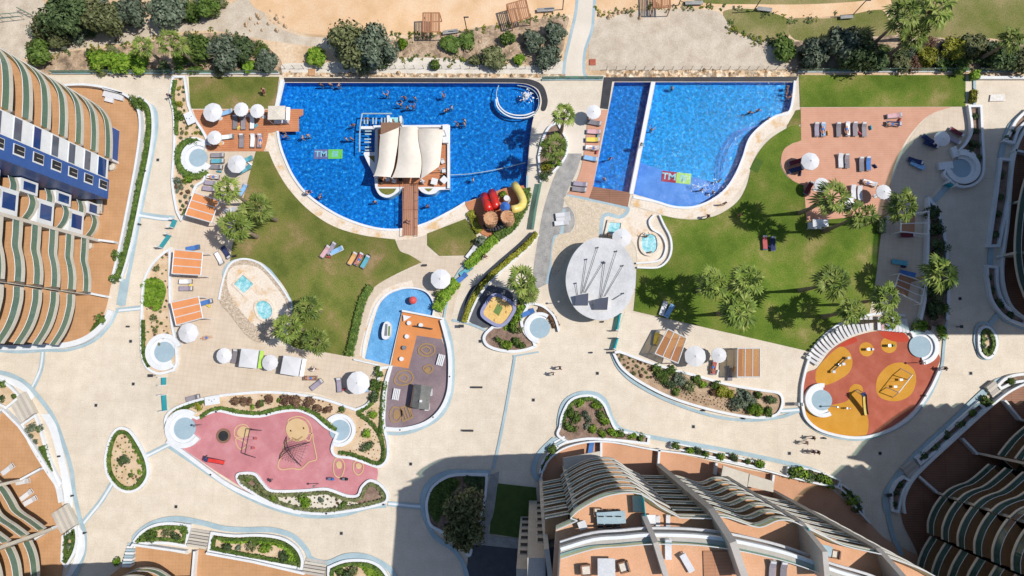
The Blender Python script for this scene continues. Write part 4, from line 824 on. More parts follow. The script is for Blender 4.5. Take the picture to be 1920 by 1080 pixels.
# right side: shaded beds and the corner building planters
MB().ribbon(path([(1737,372,1),(1752,392),(1764,428),(1772,478),(1775,540),(1773,600)], False), .4, 0, .5).build('planter_wall', K['white'], **props('curved white kerb wall of the shaded bed by the right plaza', 'planter wall'))
MB().ribbon(path([(1735,372,1),(1734,430),(1732,500),(1728,560),(1720,600)], False), .35, 0, .9).build('garden_wall', K['white'], **props('straight white wall behind the two shaded pergolas', 'wall'))
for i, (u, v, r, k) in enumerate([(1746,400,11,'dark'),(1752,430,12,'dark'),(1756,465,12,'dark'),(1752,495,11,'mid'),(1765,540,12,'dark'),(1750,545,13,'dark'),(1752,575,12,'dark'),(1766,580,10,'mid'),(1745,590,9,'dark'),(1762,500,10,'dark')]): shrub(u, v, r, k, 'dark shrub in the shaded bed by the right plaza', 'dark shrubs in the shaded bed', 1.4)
for u, v, r, lab in [(1725,609,11,'round sunlit shrub left of the pair by the red playground'),(1764,623,10,'round sunlit shrub right of the pair by the red playground')]: shrub(u, v, r, 'bright', lab, 'sunlit shrubs by the red playground', 1.1)
shrub(1742, 612, 6, 'brown', 'small reddish plant between the sunlit round shrubs', None)
planter('the keyhole bed beside the shaded round seat', [(1812,202,1),(1834,202,1),(1836,250),(1839,310),(1834,335),(1815,350),(1790,350),(1766,330),(1772,318,1),(1790,340),(1815,338),(1828,315),(1818,290),(1794,284,1),(1808,268),(1817,245)], 'soil', w=.32, h=.7)
for i, (u, v) in enumerate([(1826,220),(1827,245),(1826,270),(1818,282),(1832,295)]): shrub(u, v, 7, 'dark', 'dark shrub in the keyhole bed', 'shrubs in the keyhole bed', 1.1)
hedge('dense hedge block at the end of the top right lawn', [(1822,138),(1823,152)], 1.1, 1.2, 'bright')
hedge('yellowish clipped block left of the worn paving marking', [(1821,172),(1820,194)], .8, .9, 'yellow')
kerb('white low wall under the right end of the top fence', [(1832,148),(1990,148)], .4, .5)
P = planter('the small oval bed on the right plaza', [(1832,640),(1834,620),(1846,613),(1860,624),(1866,645),(1858,666),(1846,671),(1835,660)], 'soiltan', ring='mid', w=.33)
shrub(1856, 654, 7, 'mid', 'green shrub in the small oval bed', None); shrub(1845, 650, 6, 'grey', 'grey plant in the small oval bed', None); shrub(1848, 634, 4, 'whitep' if 'l_whitep' in K else 'grey', 'pale plant at the top of the small oval bed', None)
for desc, out, items in [
    ('the upper planter by the corner building steps', [(1867,722,1),(1880,710),(1900,703),(1950,698,1),(1950,712,1),(1900,716),(1872,728,1)], [(1895,717,8)]),
    ('the long shaded planter of the corner building', [(1722,868,1),(1715,858,1),(1780,800,1),(1830,755,1),(1842,765,1),(1790,812,1)], [(1732,855,6),(1752,838,6),(1775,816,7),(1800,795,7),(1820,775,8),(1848,752,9)]),
    ('the curved shaded planter of the corner building', [(1690,893,1),(1702,900,1),(1690,918),(1684,940),(1680,958,1),(1670,955,1),(1668,925),(1676,905)], [(1686,908,6),(1678,925,6),(1674,945,6)])]:
    planter(desc, out, 'soil', w=.34, h=.6)
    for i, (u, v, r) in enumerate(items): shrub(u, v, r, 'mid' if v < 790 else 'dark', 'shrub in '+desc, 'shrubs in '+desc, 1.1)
for desc, out, items in [
    ('the upper shaded planter of the right building', [(1920,210,1),(1900,230),(1886,258),(1880,266,1),(1896,270,1),(1905,245),(1925,225,1)], [(1896,248),(1890,260)]),
    ('the middle shaded planter of the right building', [(1872,300,1),(1892,302,1),(1888,360),(1868,462,1),(1850,462,1),(1862,380)], [(1879,330),(1875,370),(1870,400),(1866,440)]),
    ('the lower shaded planter of the right building', [(1846,500,1),(1864,502,1),(1866,540),(1882,575),(1920,600,1),(1914,610,1),(1880,595),(1856,565),(1848,530)], [(1856,520),(1860,545),(1874,570),(1895,590)])]:
    planter(desc, out, 'soil', w=.36, h=.6)
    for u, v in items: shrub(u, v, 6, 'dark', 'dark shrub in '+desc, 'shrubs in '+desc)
# white parapets of the lower terraces
for lab, pts, w, h in [
    ('white parapet along the front of the bottom building terrace', [(1014,905),(1018,880),(1034,855),(1062,837),(1105,827),(1150,828),(1220,841),(1300,852),(1430,880),(1475,892),(1530,905),(1572,915),(1600,950),(1625,978)], .2, 1.0),
    ('white parapet in front of the bottom terraces left of the steps', [(252,1024,1),(256,1018,1),(354,1032,1)], .3, .9), ('white parapet in front of the bottom terraces right of the steps', [(392,1034,1),(480,1050,1),(575,1072,1)], .3, .9),
    ('brown edged parapet of the corner building terrace', [(1690,960),(1688,935),(1700,905),(1722,878),(1790,815),(1845,765),(1890,730),(1950,705)], .25, 1.0),
    ('white parapet of the middle terrace of the bottom left building', [(14,768,1),(44,798,1),(80,850),(112,905),(120,940)], .3, .9),
    ('inner parapet of the right building terrace', [(1925,226),(1900,275),(1890,320),(1882,420),(1872,500),(1876,545),(1892,580),(1925,604)], .22, 1.0)]:
    kerb(lab, pts, w, h, name='parapet_wall', cat='parapet')
for lab, a, b in [('garden divider at the upper fin of the left building', (193,452), (222,456)), ('garden divider at the lower fin of the left building', (166,549), (206,557)),
    ('first divider from left across the bottom building terrace', (1126,828), (1126,858)), ('second divider from left across the bottom building terrace', (1234,840), (1232,870)), ('third divider from left across the bottom building terrace', (1340,866), (1338,888)), ('fourth divider from left across the bottom building terrace', (1446,888), (1444,905)),
    ('divider between the bottom left and middle ground terraces', (371,1030), (366,1090)), ('divider across the bottom left building terrace', (14,766), (-20,790)), ('upper divider across the bottom left terrace', (85,877), (48,897)), ('lower divider across the bottom left terrace', (108,986), (70,1010)),
    ('left divider across the dark corner terrace', (1716,891), (1751,922)), ('middle divider across the dark corner terrace', (1797,821), (1825,850)), ('right divider across the dark corner terrace', (1875,750), (1905,786)), ('upper divider across the right building terrace', (1893,285), (1925,292)), ('lower divider across the right building terrace', (1866,482), (1905,479))]:
    kerb(lab, [a, b], .28, 1.0, name='terrace_divider', cat='low wall')
# steps
def steps(lab, c, w, l, n, rz, m='cream'):
    t = thing('steps', lab, 'steps', W(*c), R(rz))
    for k in range(n):
        o = bpy.data.objects.new('step', MB().box((0, (k-(n-1)/2)*l/n*M, .08+.07*k), (w*M, l/n*M*.84, .16+.14*k)).mesh('step', K[m] if k % 2 else K['grey' if m == 'cream' else 'band'])); C.objects.link(o); o.parent = t
steps('beige steps at the top corner of the bottom left building', (46,764), 46, 40, 6, -58); steps('beige steps halfway down the bottom left building', (124,972), 42, 40, 6, -60)
steps('beige steps between the two bottom planters', (376,1008), 36, 30, 6, 172); steps('beige steps right of the middle bottom planter', (592,1062), 40, 26, 5, 172)
steps('narrow white steps at the left bottom terrace', (247,1038), 16, 40, 8, 180, 'white'); steps('white steps at the corner of the bottom building', (1050,826), 22, 18, 4, 210, 'white')
steps('sunlit steps between the corner building planters', (1862,733), 20, 34, 5, 38); steps('shaded steps of the corner building', (1706,880), 26, 28, 5, 38)
# round seats: pale blue floor, ring wall with a bench inside, open to one side
def round_seat(lab, c, r, op0, op1, extra=None, wide=9, h=.55):
    """op0..op1: span of the white ring in picture degrees (0 = right, 90 = up)"""
    w0 = W(*c); t = thing('circular_bench', lab, 'circular bench', (w0.x, w0.y, 0), 0, 'round seats with pale blue floors'); n = 30
    rr = r*M; wd = wide*M
    MB().prism([(w0.x+rr*1.02*math.cos(6.2832*k/n), w0.y+rr*1.02*math.sin(6.2832*k/n)) for k in range(n)], .15, .26).build('floor_disc', K['paledisc'], t)
    arc = lambda q: [(w0.x+q*math.cos(R(op0+(op1-op0)*k/n)), w0.y+q*math.sin(R(op0+(op1-op0)*k/n))) for k in range(n+1)]
    MB().ribbon(arc(rr+wd*.22), wd*.45, .1, h*.55).build('bench', K['white'], t)
    MB().ribbon(arc(rr+wd*.72), wd*.6, 0, h).build('ring_wall', K['white'], t)
round_seat('round seat in the winding bed beside the pool deck', (373,297), 18, 60, 330, wide=14)
round_seat('round seat at the lower end of the pergola bed', (310,660), 19.5, 20, 310, wide=15)
round_seat('round seat at the left end of the pink playground', (348,803), 20.5, 55, 330, wide=15)
round_seat('round seat at the right end of the pink playground', (638,806), 19, -115, 140, wide=11)
round_seat('round seat below the elliptical roof pavilion', (1012,615), 19, 55, 265, wide=10)
round_seat('round seat at the top right of the red playground', (1723,650), 19.5, -85, 125, wide=13)
round_seat('round seat at the lower left of the red playground', (1539,750), 18.5, 80, 300, wide=12)
round_seat('shaded round seat of the keyhole bed', (1799,317), 18, -170, 100, wide=13, h=.9)
MB().ribbon(path([(985,572),(1002,570),(1020,576),(1036,590),(1043,604),(1048,622)], False), .3, 0, .5).build('planter_wall', K['white'], **props('outer curved kerb of the small bed at the pavilion round seat', 'planter wall'))
hedge('brownish low planting on the curved bed at the pavilion round seat', [(1010,580),(1026,586),(1038,600),(1043,614)], 1.0, .3, 'brown')
kerb('shaded planter arm at the keyhole round seat', [(1756,314),(1782,311)], 1.0, .6, name='planter_wall', cat='planter wall'); kerb('shaded upper planter arm at the keyhole round seat', [(1782,278),(1790,296)], .8, .6, name='planter_wall', cat='planter wall')
# white kerbs of terraces and playgrounds
for lab, pts, w, h in [('white kerb below the tan terrace above the playground bed', [(668,768),(690,757),(703,737),(709,712)], .3, .3),
    ('white wall on the outer side of the pink playground', [(316,826),(345,846),(385,876),(430,908),(475,930),(520,948),(565,960)], .5, .5),
    ('white wall on the right side of the mauve playground', [(829,600),(836,625),(843,655),(845,690),(842,735),(826,770),(798,793),(758,804),(722,803)], .5, .6),
    ('white wall on the left side of the mauve playground', [(733,688),(724,720),(720,765),(722,803)], .3, .6),
    ('white curved wall on the lower side of the red playground', [(1502,755),(1510,785),(1540,808),(1600,820),(1655,810),(1705,780),(1740,732),(1760,690)], .35, .5),
    ('white kerb along the left side of the red playground', [(1516,668),(1508,695),(1502,725),(1501,755)], .3, .5),
    ('white curved kerb behind the arc of playground loungers', [(1516,666),(1534,640),(1566,612),(1605,596),(1650,588),(1695,592)], .3, .3),
    ('brown rim of the orange spray terrace', [(755,583),(833,598)], .25, .5), ('brown rim wall below the tan terrace at the paddling pool', [(664,674),(712,685)], .2, .4),
    ('stone kerb bordering the oval spa lawn wall', [(412,562),(420,525),(432,497),(456,486),(486,493),(510,515),(530,540),(546,566)], .25, .3),
    ('pale curved wall round the oval spa right of the pavilion', [(1226,404),(1217,415),(1222,430),(1240,442),(1248,462),(1242,483),(1228,491),(1192,494)], .25, .4),
    ('outer pale wall round the oval spa beside the lawn', [(1236,404),(1244,422),(1256,446),(1258,470),(1250,490),(1232,502),(1194,502)], .25, .4)]:
    kerb(lab, pts, w, h)

# the biggest small plants are objects of their own, the rest of them one mass of tufts
TUFTS.sort(key=lambda t: -t[0]); N_OWN = max(0, 296-sum(1 for o in C.objects if o.name.split('.')[0] == 'shrub'))
for r, x, y, k, lab, grp, h in TUFTS[:N_OWN]: shrub(x, y, r, k, lab, grp, h, big=False)
tv = MB(); KS = sorted({t[3] for t in TUFTS}); rg = random.Random(77)
for r, x, y, k, lab, grp, h in TUFTS[N_OWN:]:
    w = W(x, y, .2); q = r*M
    for _ in range(34):
        d = Vector((rg.gauss(0, 1), rg.gauss(0, 1), abs(rg.gauss(0, 1)))).normalized()*q*rg.uniform(.5, 1)
        leaf(tv, (w.x+d.x, w.y+d.y, .2+d.z*h), q*.6, d, rg); tv.m[-1] = KS.index(k)
tv.build('ground_tufts', [K['l_'+k] for k in KS], kind='stuff')
# ------------------------------------------------------------------ apartment buildings
def shift(p, d): return [(a[0]+d[0], a[1]+d[1]) for a in p]
def balcony(par, line, z, d, slab=.5, floor='terra', glass_='balglass', edge='cream', rail=1.0, name='balcony'):
    out = list(line)+shift(line, d)[::-1]
    b = MB().prism(out, z-slab, z).build(name, K[edge], par)
    ins = .14/max(.01, math.hypot(*d))
    MB().poly(shift(line, (d[0]*ins, d[1]*ins))+shift(line, (d[0]*.995, d[1]*.995))[::-1], z+.012).build('balcony_floor', K[floor], b)
    if rail:
        g_ = MB(); q = shift(line, (d[0]*ins*.5, d[1]*ins*.5)); g_.side(q, z, z+rail, False)
        for i in range(len(q)-1): g_.tube([(*q[i], z+rail), (*q[i+1], z+rail)], .035, 4, 1, False)
        g_.build('balustrade', [K[glass_], K['metal']], b)
    return b
def lxy(pts, z, n=4): return [XY(p, z) for p in smooth(pts, False, n)]
def fin(par, a, d, L, t, h, m='cream', z0=0.0, prof=None):
    """party wall standing out from the front: starts at a, runs along d"""
    D = Vector(d).normalized(); S = Vector((-D.y, D.x))*t/2; A = Vector(a)
    prof = prof or [(0, z0), (0, h), (L, h), (L, z0)]
    vs = [(A.x+D.x*s+q*S.x, A.y+D.y*s+q*S.y, z) for q in (1, -1) for s, z in prof]; n = len(prof)
    mb = MB().add(vs, [tuple(range(n)), tuple(range(2*n-1, n-1, -1))]+[(i, n+i, n+(i+1) % n, (i+1) % n) for i in range(n)])
    return mb.build('party_wall', K[m], par)
def core(par, line, d, z0, z1, back, m='darkpane', name='facade_wall'):
    f = shift(line, d); o = list(f)+shift(f, back)[::-1]
    return MB().prism(o, z0, z1).build(name, K[m], par)
# --- A: left building
A = thing('apartment_building', 'left apartment tower with terracotta balconies, green glass and a blue clad stair front', 'building', W(100, 380))
fl = [3.3+3*k for k in range(9)]
l1 = lxy([(40,162),(120,168),(150,177),(174,191),(187,200),(198,213),(205,230),(207.5,262),(206.5,296)], 3.3)
for z in fl: balcony(A, l1, z, (-1.85, -1.0))
l1i = lxy([(150,177),(174,191),(187,200),(198,213),(205,230),(207.5,262),(206.5,296)], 3.3)
core(A, l1i, (-1.8, -.95), 0, 30.5, (-14, 0))
l3 = lxy([(163,446),(162,470),(161,489),(165,507),(167,527),(166,547)], 3.3)
for z in fl: balcony(A, l3, z, (-1.95, 0))
core(A, l3, (-1.9, 0), 0, 30.5, (-14, 0))
l4 = lxy([(136.5,552),(136,570),(133,586),(128,604),(119,624),(104,647)], 6.3)
for z in fl[1:]: balcony(A, l4, z, (-1.95, .4))
core(A, l4, (-1.9, .38), 5.8, 30.5, (-14, 3)); core(A, l4, (-6.5, .8), 0, 5.8, (-8, 3))

# stair front: white and blue cladding with one window each per floor
x0, ya = XY((203, 299), 3.3); _, yb = XY((203, 337), 3.3); _, yc = XY((203, 373), 3.3)
MB().box((x0-3, (ya+yb)/2, 19.2), (6, ya-yb, 32)).build('white_cladding', K['white'], A)
MB().box((x0-2.88, (yb+yc)/2, 19.2), (6.24, yb-yc, 32)).build('blue_cladding', K['bluewall'], A)
for k in range(11):
    w = MB().box((x0, (ya+yb)/2, 3*k+4.6), (.14, (ya-yb)*.94, 1.75 if k == 0 else 1.25)).build('window', K['metal'], A)
    MB().box((x0+.05, (ya+yb)/2, 3*k+4.6), (.1, (ya-yb)*.86, 1.6 if k == 0 else 1.08)).build('pane', K['bluepane' if k in (0, 4) else 'darkpane'], w)
    yw = yb*.62+yc*.38
    w = MB().box((x0+.24, yw, 3*k+4.45), (.12, 1.25, 1.7)).build('window', K['metal'], A)
    MB().box((x0+.29, yw+.06, 3*k+4.45), (.08, 1.0, 1.5)).build('pane', K['dark'], w)
    MB().box((x0+.33, yw+.02, 3*k+4.25), (.04, .06, 1.1)).build('glazing_bar', K['cream'], w)
# staggered bays between the stair front and the upper party wall
ca = lxy([(154,377),(157.5,388),(157,398),(153,406)], 3.3); xa = XY((189, 380))[0]; y1 = yc-.02; y2 = XY((189, 408))[1]; y3 = XY((189, 450))[1]
cb = lxy([(127,388),(130.5,400),(126,416),(117,428)], 6.3)
for j in range(5):
    zb = 3.3+6*j; balcony(A, ca, zb, (-2.4, 0)); zc = 0.55 if j == 0 else .3+6*j
    balcony(A, cb, zc, (-2.4, 0))
    for (ylo, yhi, zp) in ((y2+.1, y1-.1, zb+2.7), (y3+.15, y2-.05, zc+2.7)):
        p = MB().box((xa-1.2, (ylo+yhi)/2, zp+1.5), (2.4, yhi-ylo, 2.85)).build('white_bay', K['white'], A)
        MB().box((xa+.02, (ylo+yhi)/2, zp+1.5), (.1, (yhi-ylo)*.62, 1.9)).build('pane', K['bluepane'], p)
    if j == 0: 
        p = MB().box((xa-1.2, (y1+y2)/2, 1.4), (2.4, y1-y2-.2, 2.7)).build('white_bay', K['white'], A); MB().box((xa+.02, (y1+y2)/2, 1.4), (.1, (y1-y2)*.62, 1.9)).build('pane', K['bluepane'], p)
MB().box((xa-8, (y1+y3)/2, 16), (11, y1-y3, 32)).build('facade_wall', K['darkpane'], A)
fin(A, XY((193, 453)), (-1, 0.02), 14, .4, 34, 'cream'); fin(A, XY((170, 551)), (-1, .02), 14, .35, 34, 'cream')
fin(A, XY((212, 299)), (-1, 0.0), 12, .4, 31, 'grey')
MB().prism([XY(p) for p in ((-260,170),(120,180),(170,300),(170,640),(90,640),(-260,640))], 31.0, 31.4).build('roof', K['concrete'], A)
b_ = MB().box((XY((221,276))[0], XY((221,276))[1], 1.15), (.3, 4.6, 2.3)); b_.build('terrace_screen', K['bluewall'], A)
for yy in (247, 306): MB().box((XY((221,yy))[0], XY((221,yy))[1], 1.18), (.42, .3, 2.36)).build('screen_post', K['white'], A)
MB().prism([XY(p) for p in ((137,553),(158,556),(157,570),(152,586),(140,586),(133,582))], 2.55, 2.65).build('sunshade', K['greyfab'], A)
# --- B: bottom building
B = thing('apartment_building', 'large bottom apartment building with salmon roof terraces and stacked curved balconies', 'building', W(1250, 960))
def PL(*pts): return [XY((1000+a, 672+b)) for a, b in pts]
def PS(pts, n=4): return [XY((1000+a, 672+b)) for a, b in smooth(pts, False, n)]
bays = [([(16,217,1),(57,209,1)], 'grey'), ([(48,206),(57,197),(75,186),(93,178),(112,174),(128,173),(141,175)], 'grey'),
        ([(141,176),(153,183),(165,192),(188,204)], 'cream'), ([(189,205,1),(231,206,1)], 'grey'),
        ([(236,203),(252,205),(268,210),(292,217),(316,208),(334,209),(349,216)], 'cream'), ([(352,217),(376,229),(400,240),(448,251)], 'cream'),
        ([(455,254),(503,272),(540,294),(580,320),(640,360)], 'cream')]
rb = random.Random(3)
for z in range(6, 25, 3):
    for i, (ln, m) in enumerate(bays):
        L = PS(ln)
        if i == 2: balcony(B, L, z, (-.6, -2.2), slab=.7, edge='cream', rail=.35, glass_='balglass')
        else: balcony(B, L, z, (0, -2.4), slab=.45, edge=m, rail=.85)
for i, (ln, m) in enumerate(bays): core(B, PS(ln), (0, -2.3), 0, 26.6, (0, -16), 'dark')
front = []
for i, (ln, m) in enumerate(bays): front += PS(ln)
T1 = PL((30, 221))+[q for q in front if q[0] > PL((34, 0))[0][0]]; back = [XY((1640, 1180)), XY((1010, 1130))]
MB().prism(T1+back, 26.5, 27.0).build('roof_terrace', K['cream'], B)
t1f = MB(); q = shift(T1, (0, -.16)); t1f.poly(q+back, 27.012)
tf = t1f.build('roof_terrace_floor', K['house_t'] if 'house_t' in K else mat('peach_roof_tiles', [(.58,.31,.175),(.64,.36,.215)], scale=.5, fine=.08, fscale=7, big=.05), B)
gm = MB(); gq = shift(T1, (0, -.08)); gm.side(gq, 27, 28.0, False)
for i in range(len(gq)-1): gm.tube([(*gq[i], 28.0), (*gq[i+1], 28.0)], .05, 4, 1, False)
gm.build('terrace_balustrade', [K['balglass'], K['metal']], B)
t2 = PS([(34,240),(75,228),(110,225),(145,222),(200,223),(249,229),(300,240),(330,249),(377,266),(438,285),(520,325)])
b2 = [XY((1660, 1150)), XY((1020, 1120))]
MB().prism(t2+b2, 27.0, 30.0).build('penthouse', K['grey'], B)
MB().ribbon(shift(t2, (0, .1)), .28, 29.6, 30.15).build('white_fascia', K['white'], B)
MB().ribbon(shift(t2, (0, .45)), .2, 28.9, 29.2).build('rolled_awning', K['concrete'], B)
MB().poly(shift(t2, (0, -.5))+b2, 30.02).build('penthouse_terrace_floor', tf.data.materials[0], B)
gm = MB(); gq = shift(t2, (0, -.45)); gm.side(gq, 30, 31.0, False)
for i in range(len(gq)-1): gm.tube([(*gq[i], 31.0), (*gq[i+1], 31.0)], .04, 4, 1, False)
gm.build('penthouse_balustrade', [K['clearglass'], K['metal']], B)
def fin2(a, b, z_front, z_back, m='grey', z0=0.0, t=.45):
    A_ = Vector(PL(a)[0]); B_ = Vector(PL(b)[0]); D = B_-A_; L = D.length
    fin(B, A_, D, L, t, 0, m, prof=[(0, z0), (0, z_front), (L*.35, z_back), (L, z_back), (L, z0)])
fin2((143,203), (163,268), 28.2, 31.2, 'grey', 26.8, .45); MB().ribbon(PL((141,179), (143,202)), .06, 27, 28.9).build('glass_screen', K['tealglass'], B); MB().ribbon(PL((136,180), (137,200)), .9, 27, 27.45).build('planter_bench', K['cream'], B); fin2((232,196), (256,268), 27.3, 32.2, 'grey', 0, .6)
fin2((349,213), (353,268), 27.3, 32.2, 'grey'); fin2((449,247), (470,320), 27.3, 31.5, 'grey'); fin2((14,224), (24,300), 18, 27, 'grey')
fin2((57,200), (60,225), 24.5, 26, 'grey')
for (xa_, xb_, ya_, yb_, h_) in ((-8, 24, 266, 400, 26.0), (-24, -9, 296, 400, 22.5)):
    MB().prism(PL((xa_, ya_), (xb_, ya_), (xb_, yb_), (xa_, yb_)), 0, h_).build('side_wing', K['grey'], B)
    for k in range(int(h_/3)-1):
        xc = xa_+(xb_-xa_)*.62; w = MB(); P_ = PL((xc, ya_-.4))[0]; w.box((P_[0], P_[1], 2.0+3*k), (.95, .12, 1.3)); w = w.build('window', K['cream'], B)
        MB().box((P_[0], P_[1]+.05, 2.0+3*k), (.78, .1, 1.12)).build('pane', K['dark'], w)
for pts in (((1055,859),(1125,846),(1126,864),(1058,880)), ((1356,873),(1404,888),(1401,914),(1352,896)), ((1406,889),(1451,903),(1450,923),(1402,912))):
    MB().prism([XY(p, 3.1) for p in pts], 2.75, 3.1).build('canopy', K['cream'], B)
MB().ribbon(PL((350,216), (352,232)), .06, 27, 28.9).build('glass_screen', K['tealglass'], B)
# --- C: right building, only its shaded front stands in the picture
Cb = thing('apartment_building', 'right apartment building at the picture edge, in shade, with curved glass balconies', 'building', W(1905, 420))
lc = lxy([(2032,218),(1990,228),(1948,268),(1920,345),(1909,400),(1904,460),(1907,505),(1918,545),(1942,590),(1992,616)], 3.3)
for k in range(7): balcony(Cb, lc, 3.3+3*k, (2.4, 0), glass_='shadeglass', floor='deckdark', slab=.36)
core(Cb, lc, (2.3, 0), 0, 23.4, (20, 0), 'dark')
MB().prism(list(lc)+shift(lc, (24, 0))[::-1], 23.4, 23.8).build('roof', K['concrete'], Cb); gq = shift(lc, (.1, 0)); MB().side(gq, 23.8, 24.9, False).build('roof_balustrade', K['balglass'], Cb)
fin(Cb, XY((1871, 481)), (1, 0.03), 8, .3, 3.4, 'cream'); fin(Cb, XY((1893, 383)), (1, .06), 8, .3, 23, 'cream'); fin(Cb, XY((1880, 482)), (1, .03), 8, .3, 23, 'cream')
# --- D: corner building bottom right
Db = thing('apartment_building', 'bottom right corner apartment building, dark in its own shade with wavy beige balcony edges', 'building', W(1820, 960))
segs = [[(1990,752),(1955,775),(1920,802),(1896,824),(1873,853)], [(1856,870),(1830,893),(1814,904),(1799,909),(1782,917),(1768,929)], [(1766,931),(1755,946),(1747,961),(1741,980),(1741,1000)], [(1747,1006),(1738,1020),(1730,1035),(1722,1060),(1718,1110)]]
for i, s in enumerate(segs):
    L = lxy(s, 3.3); d = [(2.0, -1.9), (1.9, -1.9), (2.5, -.8), (2.4, -1.1)][i]
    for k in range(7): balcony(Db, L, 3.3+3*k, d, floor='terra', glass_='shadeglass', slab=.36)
    core(Db, L, (d[0]*.96, d[1]*.96), 0, 23.5, (16, -12), 'dark')
    MB().prism(list(L)+shift(L, (18, -13))[::-1], 23.5, 24.0).build('roof', K['concrete'], Db)
    MB().side(shift(L, (.05, 0)), 24, 25, False).build('roof_balustrade', K['balglass'], Db)
fin(Db, XY((1749, 921)), (1, -.34), 9, .3, 24, 'grey'); fin(Db, XY((1825, 848)), (1, -.22), 9, .3, 24, 'grey'); fin(Db, XY((1905, 786)), (1, -.3), 9, .3, 24, 'grey')
# --- E: bottom left building
Eb = thing('apartment_building', 'bottom left apartment building with wavy green glass balconies over a terracotta terrace', 'building', W(40, 990))
for s, d in ([[(-12,896),(0,906),(11,917),(24,938),(33,954),(46,965),(59,973),(83,991)], (-2.0, -1.4)], [[(55,1014),(63,1032),(68,1052),(70,1080),(66,1130)], (-2.5, .2)]):
    L = lxy(s, 3.3)
    for k in range(8): balcony(Eb, L, 3.3+3*k, d)
    core(Eb, L, (d[0]*.96, d[1]*.96), 0, 27, (-14, -5))
fin(Eb, XY((108, 988)), (-1, -.42), 11, .4, 30, 'cream'); fin(Eb, XY((48, 898)), (-1, -.2), 9, .35, 30, 'cream')
MB().prism([XY(p) for p in ((-240,820),(-40,860),(60,960),(40,1200),(-240,1200))], 27.2, 27.6).build('roof', K['concrete'], Eb)
# --- F: building below the picture
Fb = thing('apartment_building', 'building cut by the bottom edge with one rounded balcony in view', 'building', W(300, 1120))
L = lxy([(226,1100),(238,1078),(252,1068),(275,1065),(300,1071),(330,1092)], 3.3)
for k in range(8): balcony(Fb, L, 3.3+3*k, (0, -2.4))
core(Fb, L, (0, -2.3), 0, 27, (0, -12))
L = lxy([(372,1120),(420,1112),(470,1118),(520,1140),(600,1160)], 3.3)
for k in range(8): balcony(Fb, L, 3.3+3*k, (0, -2.4))
core(Fb, L, (0, -2.3), 0, 27, (0, -12)); fin(Fb, XY((366, 1078)), (.05, -1), 10, .45, 27, 'white')
MB().prism([XY(p) for p in ((235,1110),(330,1110),(600,1170),(600,1300),(235,1300))], 27.2, 27.6).build('roof', K['concrete'], Fb)
# ------------------------------------------------------------------ walls, fences and railings of the setting
def fence(label, pts, h=1.1, w=.06, glassm='balglass', step=2.0, base=None):
    p = path(pts, False); t = thing('glass_fence', label, 'fence', (p[0][0], p[0][1], 0))
    MB().ribbon(p, w, .05, h).build('glass_panel', K[glassm], t)
    if base: MB().ribbon(p, .3, 0, .25).build('kerb', K[base], t)
    acc = 0; last = Vector(p[0])
    for a, b in zip(p, p[1:]):
        A_ = Vector(a); B_ = Vector(b); L = (B_-A_).length; s = step-acc
        while s < L:
            c = A_.lerp(B_, s/L); MB().box((c.x, c.y, h/2), (.09, .09, h+.04)).build('post', K['steel'], t); s += step
        acc = (acc+L) % step
fence('green glass fence along the top left wall', [(100,138),(326,137)], base='band', step=3); fence('green glass fence behind the small top lawn', [(330,138),(524,138)], base='white', step=3)
fence('green glass fence behind the top right lawn', [(1496,135),(1815,134)], base='white', step=3); fence('green glass fence at the far right of the top wall', [(1830,134),(1990,134)], base='band', step=3)
fence('glass gate line across the foot of the beach walkway', [(1016,150),(1056,149),(1096,149),(1130,149)], base='band', step=2)
for lab, x0_, x1_, y_, step in [('wire fence posts along the bank above the bar pool', 535, 1050, 129, 17.3), ('wire fence posts along the gravel above the bay pool', 1137, 1490, 131, 17.6)]:
    t = thing('wire_fence', lab, 'fence', W(x0_, y_)); x = x0_
    while x < x1_:
        w = W(x, y_); MB().tube([(w.x, w.y, 0), (w.x, w.y, 1.25)], .045, 5).build('post', K['steel'], t); x += step
    a = W(x0_, y_); b = W(x1_, y_); wm = MB()
    for z in (.5, .85, 1.2): wm.tube([(a.x, a.y, z), (b.x, b.y, z)], .008, 3)
    wm.build('wire', K['steel'], t)
t = thing('railing', 'dark green railing bridge at the top left corner', 'railing', W(20, 40))
for a, b in (((-30, 36), (44, 30)), ((-30, 46), (46, 37)), ((40, 20), (68, 34))):
    A_ = W(*a); B_ = W(*b); MB().tube([(A_.x, A_.y, 1), (B_.x, B_.y, 1)], .06, 5).build('rail', K['balglass'], t)
    for k in range(5):
        c = A_.lerp(B_, k/4); MB().tube([(c.x, c.y, 0), (c.x, c.y, 1)], .04, 5).build('post', K['steel'], t)
def gate(label, a, b):
    A_ = W(*a); B_ = W(*b); D = B_-A_; rz = math.atan2(D.y, D.x); t = thing('gate', label, 'gate', (A_.x, A_.y, 0)); c = (A_+B_)/2
    MB().box((c.x, c.y, .5), (D.length, .2, .8), rz).build('glass_panel', K['tealglass'], t)
    for q in (A_, B_): MB().box((q.x, q.y, .85), (.1, .42, 1.7), rz).build('post', K['metal'], t)
for lab, a, b in [('upper turquoise gate screen by the orange pergola', (332,413), (326,428)), ('lower turquoise gate screen at the pergola bed tip', (322,441), (305,465)), ('short turquoise gate screen below the left round seat', (311,707), (311,722)), ('long turquoise gate screen above the playground bed', (311,740), (313,770)),
    ('upper turquoise gate screen below the elliptical roof', (1162,588), (1156,620)), ('lower turquoise gate screen at the curving bed tip', (1157,634), (1151,655)), ('small turquoise gate panel at the tip of the curving bed near the red playground', (1489,757), (1497,757)), ('small turquoise panel at the shaded keyhole bed', (1768,345), (1780,352))]: gate(lab, a, b)
